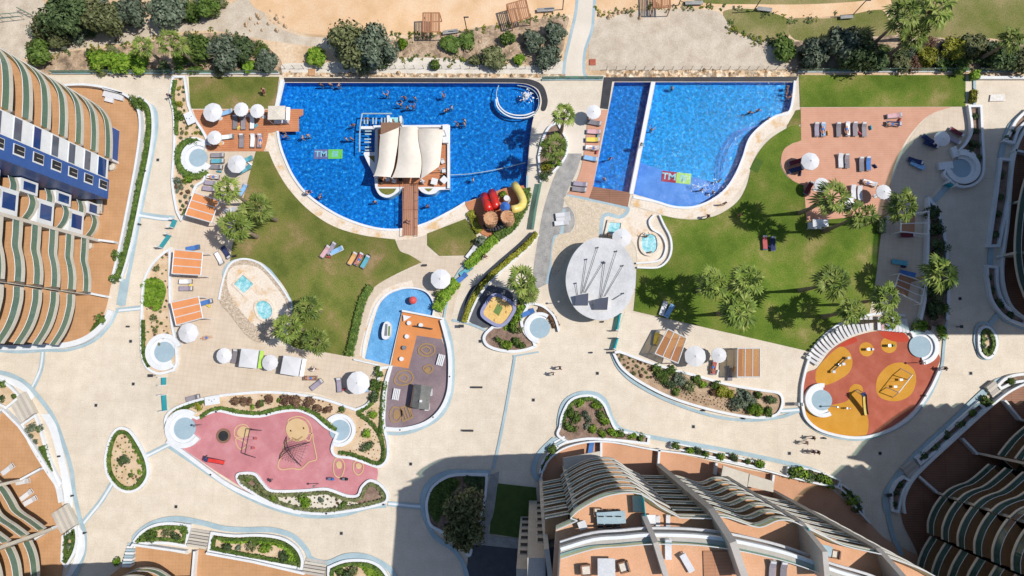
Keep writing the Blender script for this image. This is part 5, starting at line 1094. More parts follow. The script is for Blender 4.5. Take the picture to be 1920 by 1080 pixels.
# ------------------------------------------------------------------ bar island in the pool
I = thing('pool_bar_island', 'white rimmed bar island in the middle of the left pool', 'pool bar', W(770, 300))
isl = path([(704,239,1),(842,238,1),(843,356,1),(824,357),(816,363),(804,365),(792,361),(784,353,1),(754,353,1),(745,362),(728,371),(712,366),(704,352,1),(702,330,1),(696,318),(683,291),(684,286),(703,286,1)])
MB().prism(isl, -1.2, .18).build('platform', K['white'], I)
MB().poly(path([(709,244,1),(838,243,1),(838,351,1),(709,351,1)]), .19).build('bar_floor', K['deck'], I)
MB().poly(path([(710,354,1),(744,354,1),(738,362),(727,366),(716,362)]), .2).build('lawn_patch', K['grass'], I); MB().poly(path([(796,354,1),(812,354,1),(804,360)]), .2).build('lawn_patch', K['grass'], I); MB().poly(path([(691,293,1),(703,293,1),(703,306,1)]), .2).build('lawn_patch', K['grass'], I)
MB().ribbon(path([(702,240),(842,239),(842,355)], False, 1), .35, .18, .6).build('white_wall', K['white'], I)
MB().box((*XY((837,255)), .6), (.8, 2.6, .9)).build('counter', K['white'], I)
MB().box((*XY((738,268)), 1.3), (2.6, 4.2, 2.2)).build('bar_kiosk', K['brownfab'], I); MB().box((*XY((788,266)), .75), (4.2, .8, 1.1)).build('counter', K['cream'], I)
def sail(lab, left, right, z0, z1, zt):
    n = max(len(left), len(right)); t = thing('shade_sail', lab, 'shade sail', (*XY(left[0]), .18), 0, 'cream shade sails over the pool bar'); l = smooth(left, False, 4); r = smooth(right, False, 4); mb = MB(); m = 8; N = min(len(l), len(r))
    for i in range(N):
        s = i/(N-1)
        for j in range(m+1):
            f = j/m; u = l[i][0]+(r[i][0]-l[i][0])*f; v = l[i][1]+(r[i][1]-l[i][1])*f
            z = z0+(z1-z0)*s+zt*math.sin(math.pi*f)*(1-.5*s)-.35*math.sin(math.pi*s)
            mb.v.append(tuple(W(u, v, z)))
    for i in range(N-1):
        for j in range(m):
            a = i*(m+1)+j; mb.f.append((a, a+m+1, a+m+2, a+1)); mb.m.append(0)
    mb.build('membrane', K['sail'], t, True)
    pm = MB()
    for c, z in ((left[0], z0), (right[0], z0), (left[-1], z1), (right[-1], z1)):
        p = W(c[0], c[1], z); MB().tube([(p.x, p.y, .18), (p.x, p.y, z+.05)], .06, 6).build('mast', K['metal'], t)
sail('left cream shade sail over the pool bar', [(713,253),(711,278),(710,297),(706,316),(701,330)], [(748,239),(747,262),(742,294),(738,316),(732,332)], 3.6, 3.0, .55)
sail('middle cream shade sail over the pool bar', [(751,238),(748,264),(746,295),(742,316),(735,333)], [(783,237),(784,263),(790,296),(790,316),(787,333)], 3.9, 3.1, .5)
sail('right cream shade sail over the pool bar', [(784,241),(785,264),(791,297),(791,318),(789,336)], [(832,243),(829,264),(826,296),(825,306),(822,313)], 3.7, 3.0, .55)
Bd = thing('footbridge', 'brown plank footbridge to the pool bar island', 'footbridge', W(771, 394))
MB().box((*XY((770.5,394)), .15), (2.0, 7.1, .2), R(0)).build('deck_planks', K['bridge'], Bd)
for x in (757.5, 783.5):
    a = W(x, 345); b = W(x, 443); r_ = MB().tube([(a.x, a.y, 1.0), (b.x, b.y, 1.0)], .04, 5).build('handrail', K['timber'], Bd)
    for k in range(7):
        c = a.lerp(b, k/6); MB().tube([(c.x, c.y, .2), (c.x, c.y, 1.0)], .035, 5).build('post', K['timber'], Bd)
# tables and chairs on the island
tb = ('table', 'table', None, [('table_top', MB().box((0, 0, .74), (.8, .8, .05)).mesh('table_top', K['metal']), []), ('leg', MB().box((0, 0, .36), (.08, .08, .72)).mesh('leg', K['steel']), [])])
cm = MB().box((0, 0, .44), (.46, .46, .06)); cb_ = MB().box((-.22, 0, .7), (.05, .46, .45)); lg = MB()
for a in (-.2, .2):
    for b in (-.2, .2): lg.box((a, b, .21), (.05, .05, .42))
def chair_tpl(m): return ('chair', 'chair', None, [('seat', cm.mesh('seat', K[m]), []), ('backrest', cb_.mesh('backrest', K[m]), []), ('leg_frame', lg.mesh('leg_frame', K['steel']), [])])
CH = {m: chair_tpl(m) for m in ('whitefab', 'black', 'brownfab')}
for i, (u, v) in enumerate([(716,342),(728,338),(741,341),(752,338),(793,342),(816,343),(834,340),(833,322),(831,305),(833,332)]):
    w = W(u, v, .2); inst(tb if i in (5, 6) else CH['whitefab' if i % 3 else 'black'], w, rnd.uniform(0, 6.28), 1.1, ('white square table on the bar island terrace' if i in (5, 6) else 'small chair at the edge of the pool bar terrace'), 'tables on the bar island' if i in (5, 6) else 'chairs on the bar island')
# in-water lounge frame left of the bar, spa box at its top
def pipe(name, lab, cat, pts, r, m, z, n=5):
    p = smooth(pts, False, n); return MB().tube([tuple(W(a, b, z)) for a, b in p], r, 6).build(name, K[m], **props(lab, cat))
pipe('handrail', 'pale handrail frame in the water left of the bar, upper bar', 'handrail', [(679,213,1),(735,213,1)], .1, 'band', .5); pipe('handrail', 'pale handrail frame in the water left of the bar, long side bar', 'handrail', [(679,213,1),(675,240),(674,285)], .1, 'band', .5)
kerb('white wall end in the water left of the bar', [(678,241),(703,241)], .4, 1.5, z=-1.1); kerb('white wall at the left of the shallow spa box by the bar', [(729,218),(729,242)], .35, 1.5, z=-1.1)
kerb('white wall at the right of the shallow spa box by the bar', [(752,219),(752,238)], .3, 1.5, z=-1.1)
struct('spa_floor', MB().poly(path([(731,220,1),(751,220,1),(751,240,1),(731,240,1)]), -.03), K['pf_spa'])
for i, (u, v, rz) in enumerate([(688,229,90),(704,229,90),(720,229,90),(692,251,0),(691,266,0),(692,281,0)]):
    w = W(u, v, -.5); l_ = MB()
    for s in (-.22, .22): l_.box((w.x+s*math.cos(R(rz+90))*1.0, w.y+s*math.sin(R(rz+90)), -.02), (.9, .2, .1), R(rz))
    if abs(rz) < 9:
        pass
    l_.build('underwater_bench', K['band'], **props('pale twin slatted bench under the water beside the bar', 'bench', 'underwater benches by the bar'))
# whirl fountain ledge top right of the bar pool
kerb('white curved double ledge round the bubbling fountain, inner line', [(932,183),(936,198),(948,210),(965,216),(985,216),(1002,210)], .16, .42, z=-.3, name='pool_ledge'); kerb('white curved double ledge round the bubbling fountain, outer line', [(930,186),(933,201),(946,214),(964,221),(986,221),(1003,214)], .16, .42, z=-.3, name='pool_ledge')
pipe('pool_ledge', 'thin pale ring closing the fountain basin on its left side', 'ledge', [(931,184),(931,172),(935,160)], .07, 'band', -.03); pipe('pool_ledge', 'thin pale ring following the rounded pool corner at the fountain', 'ledge', [(1003,212),(1009,200),(1010,187),(1004,173),(990,164),(970,160)], .06, 'band', -.03)
fm = MB(); rg = random.Random(4)
for k in range(150):
    a = rg.uniform(0, 6.28); r_ = abs(rg.gauss(0, .45)); c = W(986, 180, 0); leaf(fm, (c.x+r_*math.cos(a), c.y+r_*math.sin(a), max(-.02, .9-r_*1.6)*rg.random()), .16, (0, 0, 1), rg)
fm.build('fountain', K['white'], **props('white bubbling fountain in the corner of the bar pool', 'fountain'))
pipe('rope', 'pale blue lane rope across the bar pool', 'rope', [(843,328),(880,326),(930,318),(985,305)], .06, 'band', .0)
# painted name panels on the pool floors: a lettered half and a green half with a white mark
def text_mesh(s, size):
    cu = bpy.data.curves.new('letters', 'FONT'); cu.body = s; cu.size = size; cu.align_x = 'CENTER'; cu.align_y = 'CENTER'; cu.offset = .03
    o = bpy.data.objects.new('letters', cu); C.objects.link(o); bpy.context.view_layer.update()
    me = bpy.data.meshes.new_from_object(o.evaluated_get(bpy.context.evaluated_depsgraph_get())); bpy.data.objects.remove(o); return me
M_wm = mat('white_mosaic', [(.42,.55,.62),(.62,.70,.74)], scale=2.5); M_rm = mat('red_mosaic', [(.50,.03,.06),(.56,.05,.08)], scale=3); M_gm = mat('green_mosaic', [(.30,.62,.08),(.36,.68,.12)], scale=3); M_pm = mat('plum_mosaic', [(.26,.15,.30),(.36,.22,.36)], scale=2); M_ym = mat('lime_mosaic', [(.56,.66,.14),(.62,.70,.22)], scale=3)
def panel(lab, c, wpx, hpx, ang, z, m1, m2):
    p = W(c[0], c[1], z); t = thing('mosaic_sign', lab, 'mosaic sign', p, R(ang)); w = wpx*M; h = hpx*M
    for x, m, nm in ((-w/4, m1, 'red_panel'), (w/4, m2, 'green_panel')):
        o = bpy.data.objects.new(nm, MB().box((x, 0, .01), (w/2-.01, h, .02)).mesh(nm, m)); C.objects.link(o); o.parent = t
    tm = text_mesh('TM', h*.86); tm.materials.append(M_wm); o = bpy.data.objects.new('lettering', tm); C.objects.link(o); o.parent = t; o.location = (-w/4, 0, .03); o.scale = (1.1, 1, 1)
    lm = MB()
    for x in (-.26, -.05, .16): lm.box((w/4+x*h, 0, .03), (h*.10, h*.6, .02))
    for x, y in ((-.15, .22), (.06, -.05), (.2, .22)): lm.box((w/4+x*h, y*h, .032), (h*.2, h*.12, .02))
    o = bpy.data.objects.new('white_mark', lm.mesh('white_mark', M_wm)); C.objects.link(o); o.parent = t
panel('submerged lettered panel, plum and lime green, on the bar pool floor', (615.5,289), 57, 19, 0, -1.22, M_pm, M_gm)
panel('submerged lettered panel, red and pale lime, on the bay pool floor', (1268,333), 56, 21, -7, -.9, M_rm, M_ym)
# ------------------------------------------------------------------ slide castle
S = thing('water_slide_tower', 'water slide castle with red and yellow slides at the pool edge', 'water slide', W(930, 400))
dk = path([(872,380,1),(901,371),(938,356),(958,351),(982,348,1),(984,358),(979,380),(976,400),(966,420),(953,430),(926,447,1),(905,440),(895,425),(891,402),(879,394)])
MB().prism(dk, .02, .16).build('base_deck', K['deck'], S)
drum = mat('orange_rockwork', [(.42,.19,.09),(.55,.30,.16),(.60,.37,.22)], scale=.8, fine=.15, fscale=4, bump=.6)
for (u, v, r, h) in ((920,409,13.5,3.0), (951,406,12.5,3.4)):
    p = W(u, v, h); d = MB(); d.cone((p.x, p.y), r*M*1.05, r*M*.97, .1, h-.25, 20); MB_top = None
    o = d.build('tower', drum, S); MB().cone((p.x, p.y), r*M, r*M*.97, h-.2, h, 20).build('tower_top', drum, o)
    rl = MB()
    for k in range(14): a = k*6.2832/14+.2; rl.tube([(p.x+r*M*.95*math.cos(a), p.y+r*M*.95*math.sin(a), h), (p.x+r*M*.95*math.cos(a), p.y+r*M*.95*math.sin(a), h+.8)], .04, 4)
    rl.build('railing', K['steel'], o)
def chute(pts, r, m, nm='slide'): return MB().tube([tuple(W(u, v, z)) for u, v, z in pts], r, 12, caps=True).build(nm, K[m], S, True)
chute([(917,394,2.6),(914,386,2.2),(911,376,1.4),(908,367,.7)], .6, 'plastred'); chute([(930,390,2.6),(928,380,2.2),(925,370,1.5),(922,361,.8)], .6, 'plastred')
chute([(959,393,3.0),(965,392,2.9),(973,390,2.7),(979,385,2.4),(981,378,2.1),(979,371,1.8),(975,362,1.5),(970,354,1.2),(964,346,.8)], .56, 'plastyel')
p = W(916,380,1.9); MB().cone((p.x, p.y), .45, .4, 1.6, 2.25, 12).build('slide_mouth', K['dark'], S); p = W(946.5,386.5,3.6); MB().cone((p.x, p.y), .68, .05, 3.2, 3.8, 14).build('blue_roof', K['plastblue'], S); MB().tube([(p.x, p.y, .1), (p.x, p.y, 3.3)], .08, 6).build('roof_pole', K['steel'], S)
st = MB()
for k in range(9):
    a = R(215+k*13); c = W(928,408,0); r_ = 1.45; st.box((c.x+r_*math.cos(a), c.y-.2+r_*math.sin(a), .15+k*.12), (.9, .34, .24+k*.24), a)
st.build('stairs', K['darkmetal'], S)
p = W(950,372,1.0); MB().cone((p.x, p.y), .55, .4, .15, 1.2, 10).build('white_bucket', K['metal'], S)
shrub(944,364,7,'bright','green plant growing on the slide deck', None, 1.2); hedge('yellow green planting along the left edge of the slide deck', [(880,398),(887,408),(892,424),(900,436)], 1.1, .5, 'yellow')
# ------------------------------------------------------------------ elliptical roof pavilion
V = thing('pavilion', 'pale egg shaped roof pavilion with two slanted boxes and thin masts', 'pavilion', W(1127, 525))
egg = smooth([(1127,446),(1152,450),(1172,466),(1186,490),(1192,515),(1190,540),(1180,566),(1164,586),(1143,598),(1122,600),(1100,594),(1080,580),(1067,558),(1061,532),(1063,506),(1073,480),(1088,461),(1106,449)], True, 5)
rz_ = [XY(p, 3.3) for p in egg]
MB().prism(rz_, 2.95, 3.3).build('roof', K['concrete'], V)
cc = XY((1127, 525), 3.3); MB().prism([(cc[0]+(x-cc[0])*.72, cc[1]+(y-cc[1])*.72) for x, y in rz_], 0, 2.95).build('wall', K['clearglass'], V)
MB().prism([(cc[0]+(x-cc[0])*.5, cc[1]+(y-cc[1])*.5) for x, y in rz_], 0, 2.94).build('inner_wall', K['cream'], V)
for k in range(0, len(rz_), 9):
    x, y = rz_[k]; x = cc[0]+(x-cc[0])*.9; y = cc[1]+(y-cc[1])*.9; MB().tube([(x, y, 0), (x, y, 2.96)], .09, 7).build('column', K['metal'], V)
def wedge(q, z0, zf, zb):
    b = [XY(p, z0) for p in q]; hs = [zb, zb, zf, zf]
    vs = [(x, y, z0) for x, y in b]+[(x, y, h) for (x, y), h in zip(b, hs)]
    o = MB().add(vs, [(3, 2, 1, 0), (0, 1, 5, 4), (1, 2, 6, 5), (2, 3, 7, 6), (3, 0, 4, 7)], 0).build('roof_box', K['cream'], V)
    MB().add([(x, y, z+.02) for x, y, z in vs[4:]], [(3, 2, 1, 0)]).build('dark_lid', K['darkpane'], o)
wedge([(1079,556),(1102,551),(1102,573),(1078,573)], 3.3, 3.7, 4.3); wedge([(1113,564),(1139,558),(1138,581),(1113,581)], 3.3, 3.7, 4.4)
for a, b in (((1083,553),(1080,531)), ((1090,551),(1100,486)), ((1093,549),(1121,464)), ((1097,549),(1132,491)), ((1125,561),(1134,493)), ((1128,558),(1156,471)), ((1134,556),(1168,498)), ((1149,562),(1169,550))):
    A_ = W(*a, 3.5); B_ = W(*b, 3.62); mb = MB().tube([tuple(A_), tuple(B_)], [.04, .03], 6); mb.build('mast', K['darkmetal'], V); MB().cone((B_.x, B_.y), .1, .1, 3.5, 3.72, 8).build('mast_lamp', K['darkmetal'], V)
# ------------------------------------------------------------------ spas
def spa(lab, out, rim, steps_=True, m='w_small'):
    p = path(out); t = thing('spa_pool', lab, 'spa pool', (*XY(out[0]), 0))
    MB().ribbon(p, rim, 0, .36, True).build('rim', K['travertine'], t); MB().poly(p, .21).build('spa_floor', K['pf_spa'], t); MB().poly(p, .31).build('spa_water', K[m], t)
    return t
sheet('stone_surround', [(412,562),(421,525),(433,498),(456,487),(486,494),(510,516),(528,540),(545,566),(544,600),(528,612),(495,642),(465,630),(436,594)], mat('speckled_stone_surround', [(.36,.28,.20),(.46,.37,.28),(.56,.47,.37)], scale=3, fine=.2, fscale=6))
sheet('travertine_paving', [(428,540),(428,515),(440,500),(466,497),(490,506),(512,530),(534,560),(540,585),(525,605,1),(500,606),(480,612,1),(458,590),(440,565)], 'travertine')
spa('square turquoise spa on the oval stone platform', [(438,533,1),(457,513,1),(480,533,1),(459,553,1)], .3); spa('kidney shaped pale blue spa beside the three palms', [(480,572),(488,563),(500,563),(511,572),(514,588),(506,599),(494,600),(484,590)], .35)
spa('square turquoise spa above the elliptical roof', [(1141,415,1),(1167,417,1),(1163,442,1),(1135,440,1)], .35); spa('oval pale blue spa at the right of the pavilion', [(1200,450),(1206,440),(1218,437),(1230,442),(1234,456),(1232,470),(1222,478),(1209,476),(1201,466)], .35)
# ------------------------------------------------------------------ paddling pool toys, spray posts
p = W(774,563,.6); bm = MB(); 
for k in range(6): a0 = -1.57+k*3.1416/6; a1 = -1.57+(k+1)*3.1416/6; bm.cone((p.x, p.y), .55*math.cos(a0)+.001, .55*math.cos(a1)+.001, .55+.55*math.sin(a0), .55+.55*math.sin(a1), 14, cap=False)
bt = thing('spray_ball', 'red ball shaped water toy on a post in the paddling pool', 'water toy', (p.x, p.y, -.3)); bm.build('ball', mat('coral_plastic', [(.60,.09,.08)], rough=.4), bt, True); MB().tube([(p.x, p.y, -.3), (p.x, p.y, .2)], .1, 6).build('post', K['metal'], bt)
wt = thing('whale_slide', 'white whale shaped toy slide in the paddling pool', 'water toy', W(725, 620)); 
MB().prism(path([(722,607),(728,603),(734,608),(735,620),(732,632),(726,637),(719,634),(718,622)]), -.3, .75).build('body', K['metal'], wt); MB().prism(path([(725,608,1),(729,608,1),(728,630,1),(723,630,1)]), .75, .8).build('slide_channel', K['steel'], wt); MB().prism(path([(731,612,1),(734,612,1),(733,630,1),(730,630,1)]), .72, .82).build('side_stripe', K['greenmat'], wt)
for i, (u, v) in enumerate([(768,606),(790,610),(764,631),(759,652),(754,673)]): 
    w = W(u, v); t = thing('spray_post', 'short white spray post standing on the orange spray terrace' if i != 3 else 'darker spray post on the orange spray terrace', 'spray post', (w.x, w.y, .03), 0, 'spray posts on the orange terrace')
    MB().cone((w.x, w.y), .28, .22, .05, .5, 10).build('post', K['metal' if i != 3 else 'steel'], t); MB().cone((w.x, w.y), .3, .3, .5, .56, 10).build('cap', K['metal' if i != 3 else 'steel'], t)
pipe('spray_arch', 'dark spray bar over the orange terrace', 'spray bar', [(776,611,1),(811,617,1)], .09, 'darkmetal', .5)
struct('corner_marking', MB().poly(path([(757,591,1),(772,594,1),(758,603,1)]), .45), K['white'])
# ------------------------------------------------------------------ floor drawings (flat paint)
def line_art(name, m, loops, w=.16, closed=True):
    mb = MB(); z = zn()
    for l in loops:
        cl = closed and l[-1] != 'o'; pts = l if l[-1] != 'o' else l[:-1]
        mb.flat(path(pts, cl, 5), w, z, cl)
    return struct(name, mb, K[m])
line_art('floor_drawing', 'sandline', [[(541,791),(556,781),(572,784),(583,797),(585,812),(578,826)], [(538,828),(530,850),(522,872),(528,880),(548,878),(565,879),(580,866),(594,861),(592,845),(588,826),(584,812)],
    [(448,798),(460,796),(468,804),(466,815),(454,820),(442,818),(441,806)], [(444,822),(446,836),(454,842),(464,832)], [(628,862),(638,858),(646,868),(646,880),(640,894),(630,892),(626,880)], [(664,868),(674,864),(682,872),(680,884),(672,890),(664,882)]], .14)
def blob(pts, m): return struct('floor_drawing', MB().poly(path(pts, True, 6), zn()), K[m])
blob([(537,807),(541,792),(556,784),(572,790),(580,805),(576,820),(560,828),(545,822)], 'sandline'); blob([(446,808),(455,799),(466,803),(467,812),(457,819),(447,816)], 'sandline'); blob([(631,868),(637,864),(642,870),(640,878),(633,877)], 'sandline'); blob([(668,870),(674,868),(679,873),(675,879),(669,877)], 'sandline')
line_art('floor_drawing', 'ochreline', [[(548,820),(558,824),(568,818),'o'], [(545,806),(547,809)], [(569,801),(571,804)]], .16)
line_art('floor_drawing', 'ochreline', [[(785,655),(795,645),(812,648),(815,660),(803,668),(788,664)], [(790,655),(800,650),(808,657),(800,663)], [(740,715),(748,698),(765,695),(775,706),(770,718),(752,722)], [(748,710),(757,702),(766,708),(760,716)], [(794,690),(806,684),(812,692),(804,700)], [(732,775),(738,764),(750,766),(754,778),(746,790),(734,788)], [(755,766),(762,786),'o'], [(760,764),(767,784),'o'], [(765,762),(772,781),'o'], [(752,764,1),(768,760,1),(774,782,1),(756,790,1)]], .2)
blob([(738,776),(741,768),(748,769),(751,778),(746,786),(739,785)], 'ochreline'); blob([(797,692),(803,688),(808,693),(803,698)], 'ochreline')
# ------------------------------------------------------------------ playground equipment
tr = thing('trampoline', 'round black in-ground trampoline on the pink playground', 'trampoline', W(420, 817)); c = W(420, 817)
ring = lambda r, n=26: [(c.x+r*math.cos(6.2832*k/n), c.y+r*math.sin(6.2832*k/n)) for k in range(n)]
MB().prism(ring(.98), .12, .2).build('pad_ring', K['brownfab'], tr); MB().prism(ring(.68), .2, .215).build('jumping_mat', K['black'], tr)
def swing(lab, c0, c1, legs, seats, seatm, top=2.2, fm_='darkmetal'):
    A_ = W(*c0, top); B_ = W(*c1, top); t = thing('swing_set', lab, 'swing set', ((A_.x+B_.x)/2, (A_.y+B_.y)/2, .1)); MB().tube([tuple(A_), tuple(B_)], .06, 6).build('crossbar', K[fm_], t)
    for e, ls in ((A_, legs[0]), (B_, legs[1])):
        for l in ls: MB().tube([tuple(e), tuple(W(*l, .1))], .055, 6).build('leg', K[fm_], t)
    for i, s in enumerate(seats):
        p_ = W(*s, .6); o = MB().box(tuple(p_), (.42, .3, .06)).build('seat', K[seatm[i]], t); f = ((p_.x-A_.x)*(B_.x-A_.x)+(p_.y-A_.y)*(B_.y-A_.y))/((B_-A_).xy.length_squared); q = A_.lerp(B_, f)
        ch = MB()
        for s_ in (-.2, .2): ch.tube([(p_.x, p_.y+s_, .62), (q.x, q.y+s_, top)], .015, 4)
        ch.build('chain', K['steel'], o)
swing('swing with two red seats on the pink playground', (468,806), (459,852), (((472,804),(490,807)), ((462,853),(479,858))), ((479,822),(475,840)), ('red', 'red'))  # frame kept dark: its shadow is painted into the metal colour
swing('swing with two white seats on the ochre patch of the red playground', (1711,703), (1685,736), (((1689,691),(1701,712)), ((1662,726),(1674,745))), ((1690,712),(1679,725)), ('whitet', 'whitet'), fm_='metal')
lf = MB(); cl = thing('climbing_net', 'black rope climbing net on a bent frame, pink playground', 'climbing net', W(548, 845)); top = W(541, 843, 1.7); feet = [W(537,818,.1), W(523,861,.1), W(565,874,.1), W(581,829,.1)]
for f in feet: MB().tube([tuple(f), tuple(f.lerp(top, .5)+Vector((0, 0, .35))), tuple(top)], .05, 6).build('frame_leg', K['darkmetal'], cl)
for k in range(1, 7):
    for a, b in zip(feet, feet[1:]+feet[:1]):
        lf.tube([tuple(a.lerp(top, k/7)), tuple(b.lerp(top, k/7))], .011, 4); q = a.lerp(b, k/7); lf.tube([tuple(q), tuple(top)], .011, 4)
lf.build('rope_net', K['black'], cl)
def slide(lab, a, b, h, m, tm):
    A_ = W(*a, .0); B_ = W(*b, .0); D = (B_-A_); rz = math.atan2(D.y, D.x); L = D.length; t = thing('playground_slide', lab, 'slide', (A_.x, A_.y, .1), rz)
    def part(nm, mb, m_): o = bpy.data.objects.new(nm, mb.mesh(nm, K[m_])); C.objects.link(o); o.parent = t
    c_ = MB(); prof = [(L*k/8, h*(1-k/8)**1.25+.15) for k in range(9)]
    for s0, s1 in ((-.25, .25),): c_.add([(x, s, z) for s in (s0, s1) for x, z in prof], [(i, i+1, 10+i, 9+i) for i in range(8)])
    part('chute', c_, m)
    for s in (-.27, .27):
        e = MB(); e.add([(x, s, z+dz) for dz in (-.05, .22) for x, z in prof], [(i, i+1, 10+i, 9+i) for i in range(8)]); part('side_rail', e, tm)
    l_ = MB()
    for s in (-.25, .25): l_.tube([(-.65, s, 0), (0, s, h+.5)], .04, 5)
    for k in range(5): l_.tube([(-.65+.13*k, -.25, .1+h*k/5), (-.65+.13*k, .25, .1+h*k/5)], .03, 5)
    part('ladder', l_, 'steel'); part('platform', MB().box((-.1, 0, h+.12), (.5, .6, .06)), tm)
slide('red slide with a dark blue ladder on the pink playground', (397,859), (422,867), 1.2, 'plastred', 'navy'); slide('yellow and navy slide on the red playground', (1608,740), (1622,778), 1.5, 'plastyel', 'navy')
ss = thing('seesaw', 'dark see-saw with white seats on the ochre corner patch', 'see-saw', W(1574, 685)); a = W(1560,697,.55); b = W(1588,671,.55); MB().tube([tuple(a), tuple(b)], .09, 6).build('beam', K['darkmetal'], ss); m_ = a.lerp(b, .5); MB().box((m_.x, m_.y, .3), (.3, .3, .5)).build('pivot', K['steel'], ss)
for e in (a, b, m_+Vector((.3, .1, 0))): MB().box((e.x+.2, e.y, .66), (.38, .34, .12)).build('seat', K['whitefab'], ss)
for i, (u, v, lab, m) in enumerate([(1626,655,'white spring rider on the left small ochre disc','whitefab'), (1665,648,'grey green spring rider on the right small ochre disc','greenmat'), (622,897,'blue spring rider near the lower edge of the pink playground','plastblue'), (648,897,'black spring rider near the lower edge of the pink playground','black'), (1586,765,'tiny white spring rider by the lower ochre area','whitefab')]):
    t = thing('spring_rider', lab, 'spring rider', W(u, v, .12)); w = W(u, v, .12); s_ = .55 if i == 4 else 1
    MB().tube([(w.x+.09*math.cos(k*1.2), w.y+.09*math.sin(k*1.2), .12+.03*k) for k in range(14)], .03, 5).build('spring', K['steel'], t)
    b_ = MB().box((w.x, w.y, .62), (.75*s_, .3*s_, .22*s_)); b_.box((w.x+.35*s_, w.y, .8), (.25*s_, .26*s_, .4*s_)); b_.build('body', K[m], t); MB().box((w.x-.1, w.y, .76), (.3*s_, .34*s_, .06)).build('saddle', K['steel'], t); MB().tube([(w.x+.2, w.y-.25*s_, .85), (w.x+.2, w.y+.25*s_, .85)], .025, 5).build('handlebar', K['darkmetal'], t)
# play house on the mauve floor
H = thing('play_house', 'grey roofed toy house on the mauve playground', 'play house', W(788, 745)); 
def hx(u, v, z=0): return XY((u, v), z)
MB().prism([hx(779,721), hx(806,726), hx(800,766), hx(773,761)], .1, 1.5).build('wall', K['brownfab'], H)
q = [hx(776,720,2.0), hx(790,722,2.4), hx(809,725,1.7), hx(803,769,1.7), hx(784,767,2.4), hx(770,764,2.0)]
zs = [1.6, 2.2, 1.5, 1.5, 2.2, 1.6]; ro = MB().add([(x, y, z) for (x, y), z in zip(q, zs)]+[(x, y, z-.12) for (x, y), z in zip(q, zs)], [(0, 5, 4, 1), (1, 4, 3, 2), (0, 1, 7, 6), (1, 2, 8, 7), (2, 3, 9, 8), (3, 4, 10, 9), (4, 5, 11, 10), (5, 0, 6, 11)]).build('roof', K['slate'], H)
for u, v in ((803,735),(798,762)): MB().box((*hx(u+5, v), .8), (.5, .9, 1.3)).build('bay_window', K['metal'], H)
MB().box((*hx(789,752,2.3), 2.2), (.3, .3, .5)).build('chimney', K['metal'], ro)
for lab, c_, rz in [('white slatted toy bench left of the toy house', (744,739), 80), ('white toy table by the mauve playground wall', (827,675), 75)]:
    t = thing('toy_bench', lab, 'bench', W(*c_), R(rz)); 
    for k in range(4): o = bpy.data.objects.new('slat', MB().box((0, -.36+.24*k, .42), (1.5, .18, .06)).mesh('slat', K['metal'])); C.objects.link(o); o.parent = t
    o = bpy.data.objects.new('leg_frame', MB().box((-.6, 0, .2), (.08, .8, .4)).box((.6, 0, .2), (.08, .8, .4)).mesh('leg_frame', K['steel'])); C.objects.link(o); o.parent = t
# square sand pit
Z = thing('sand_pit', 'square sand pit with rounded lilac rim on legs of rubber', 'sand pit', W(933, 583)); 
pit = smooth([(921,556),(932,553),(944,558),(958,567),(965,578),(960,590),(951,603),(941,610),(930,609),(914,600),(905,592),(904,583),(911,570)], True, 5)
MB().ribbon([XY(p_, .9) for p_ in pit], .44, .05, .95, True).build('rim', K['lilac'], Z); MB().poly([XY(p_, .8) for p_ in pit], .8).build('sand', K['playsand'], Z); MB().prism([XY(p_, .84) for p_ in ((933,569),(943,577),(935,592),(925,585))], .81, .84).build('green_mat', K['greenmat'], Z)
for u, v in ((920,575),(938,562),(950,585),(928,600)): p_ = W(u, v, .82); MB().cone((p_.x, p_.y), .22, .05, .8, .95, 8).build('sand_heap', K['playsand'], Z)
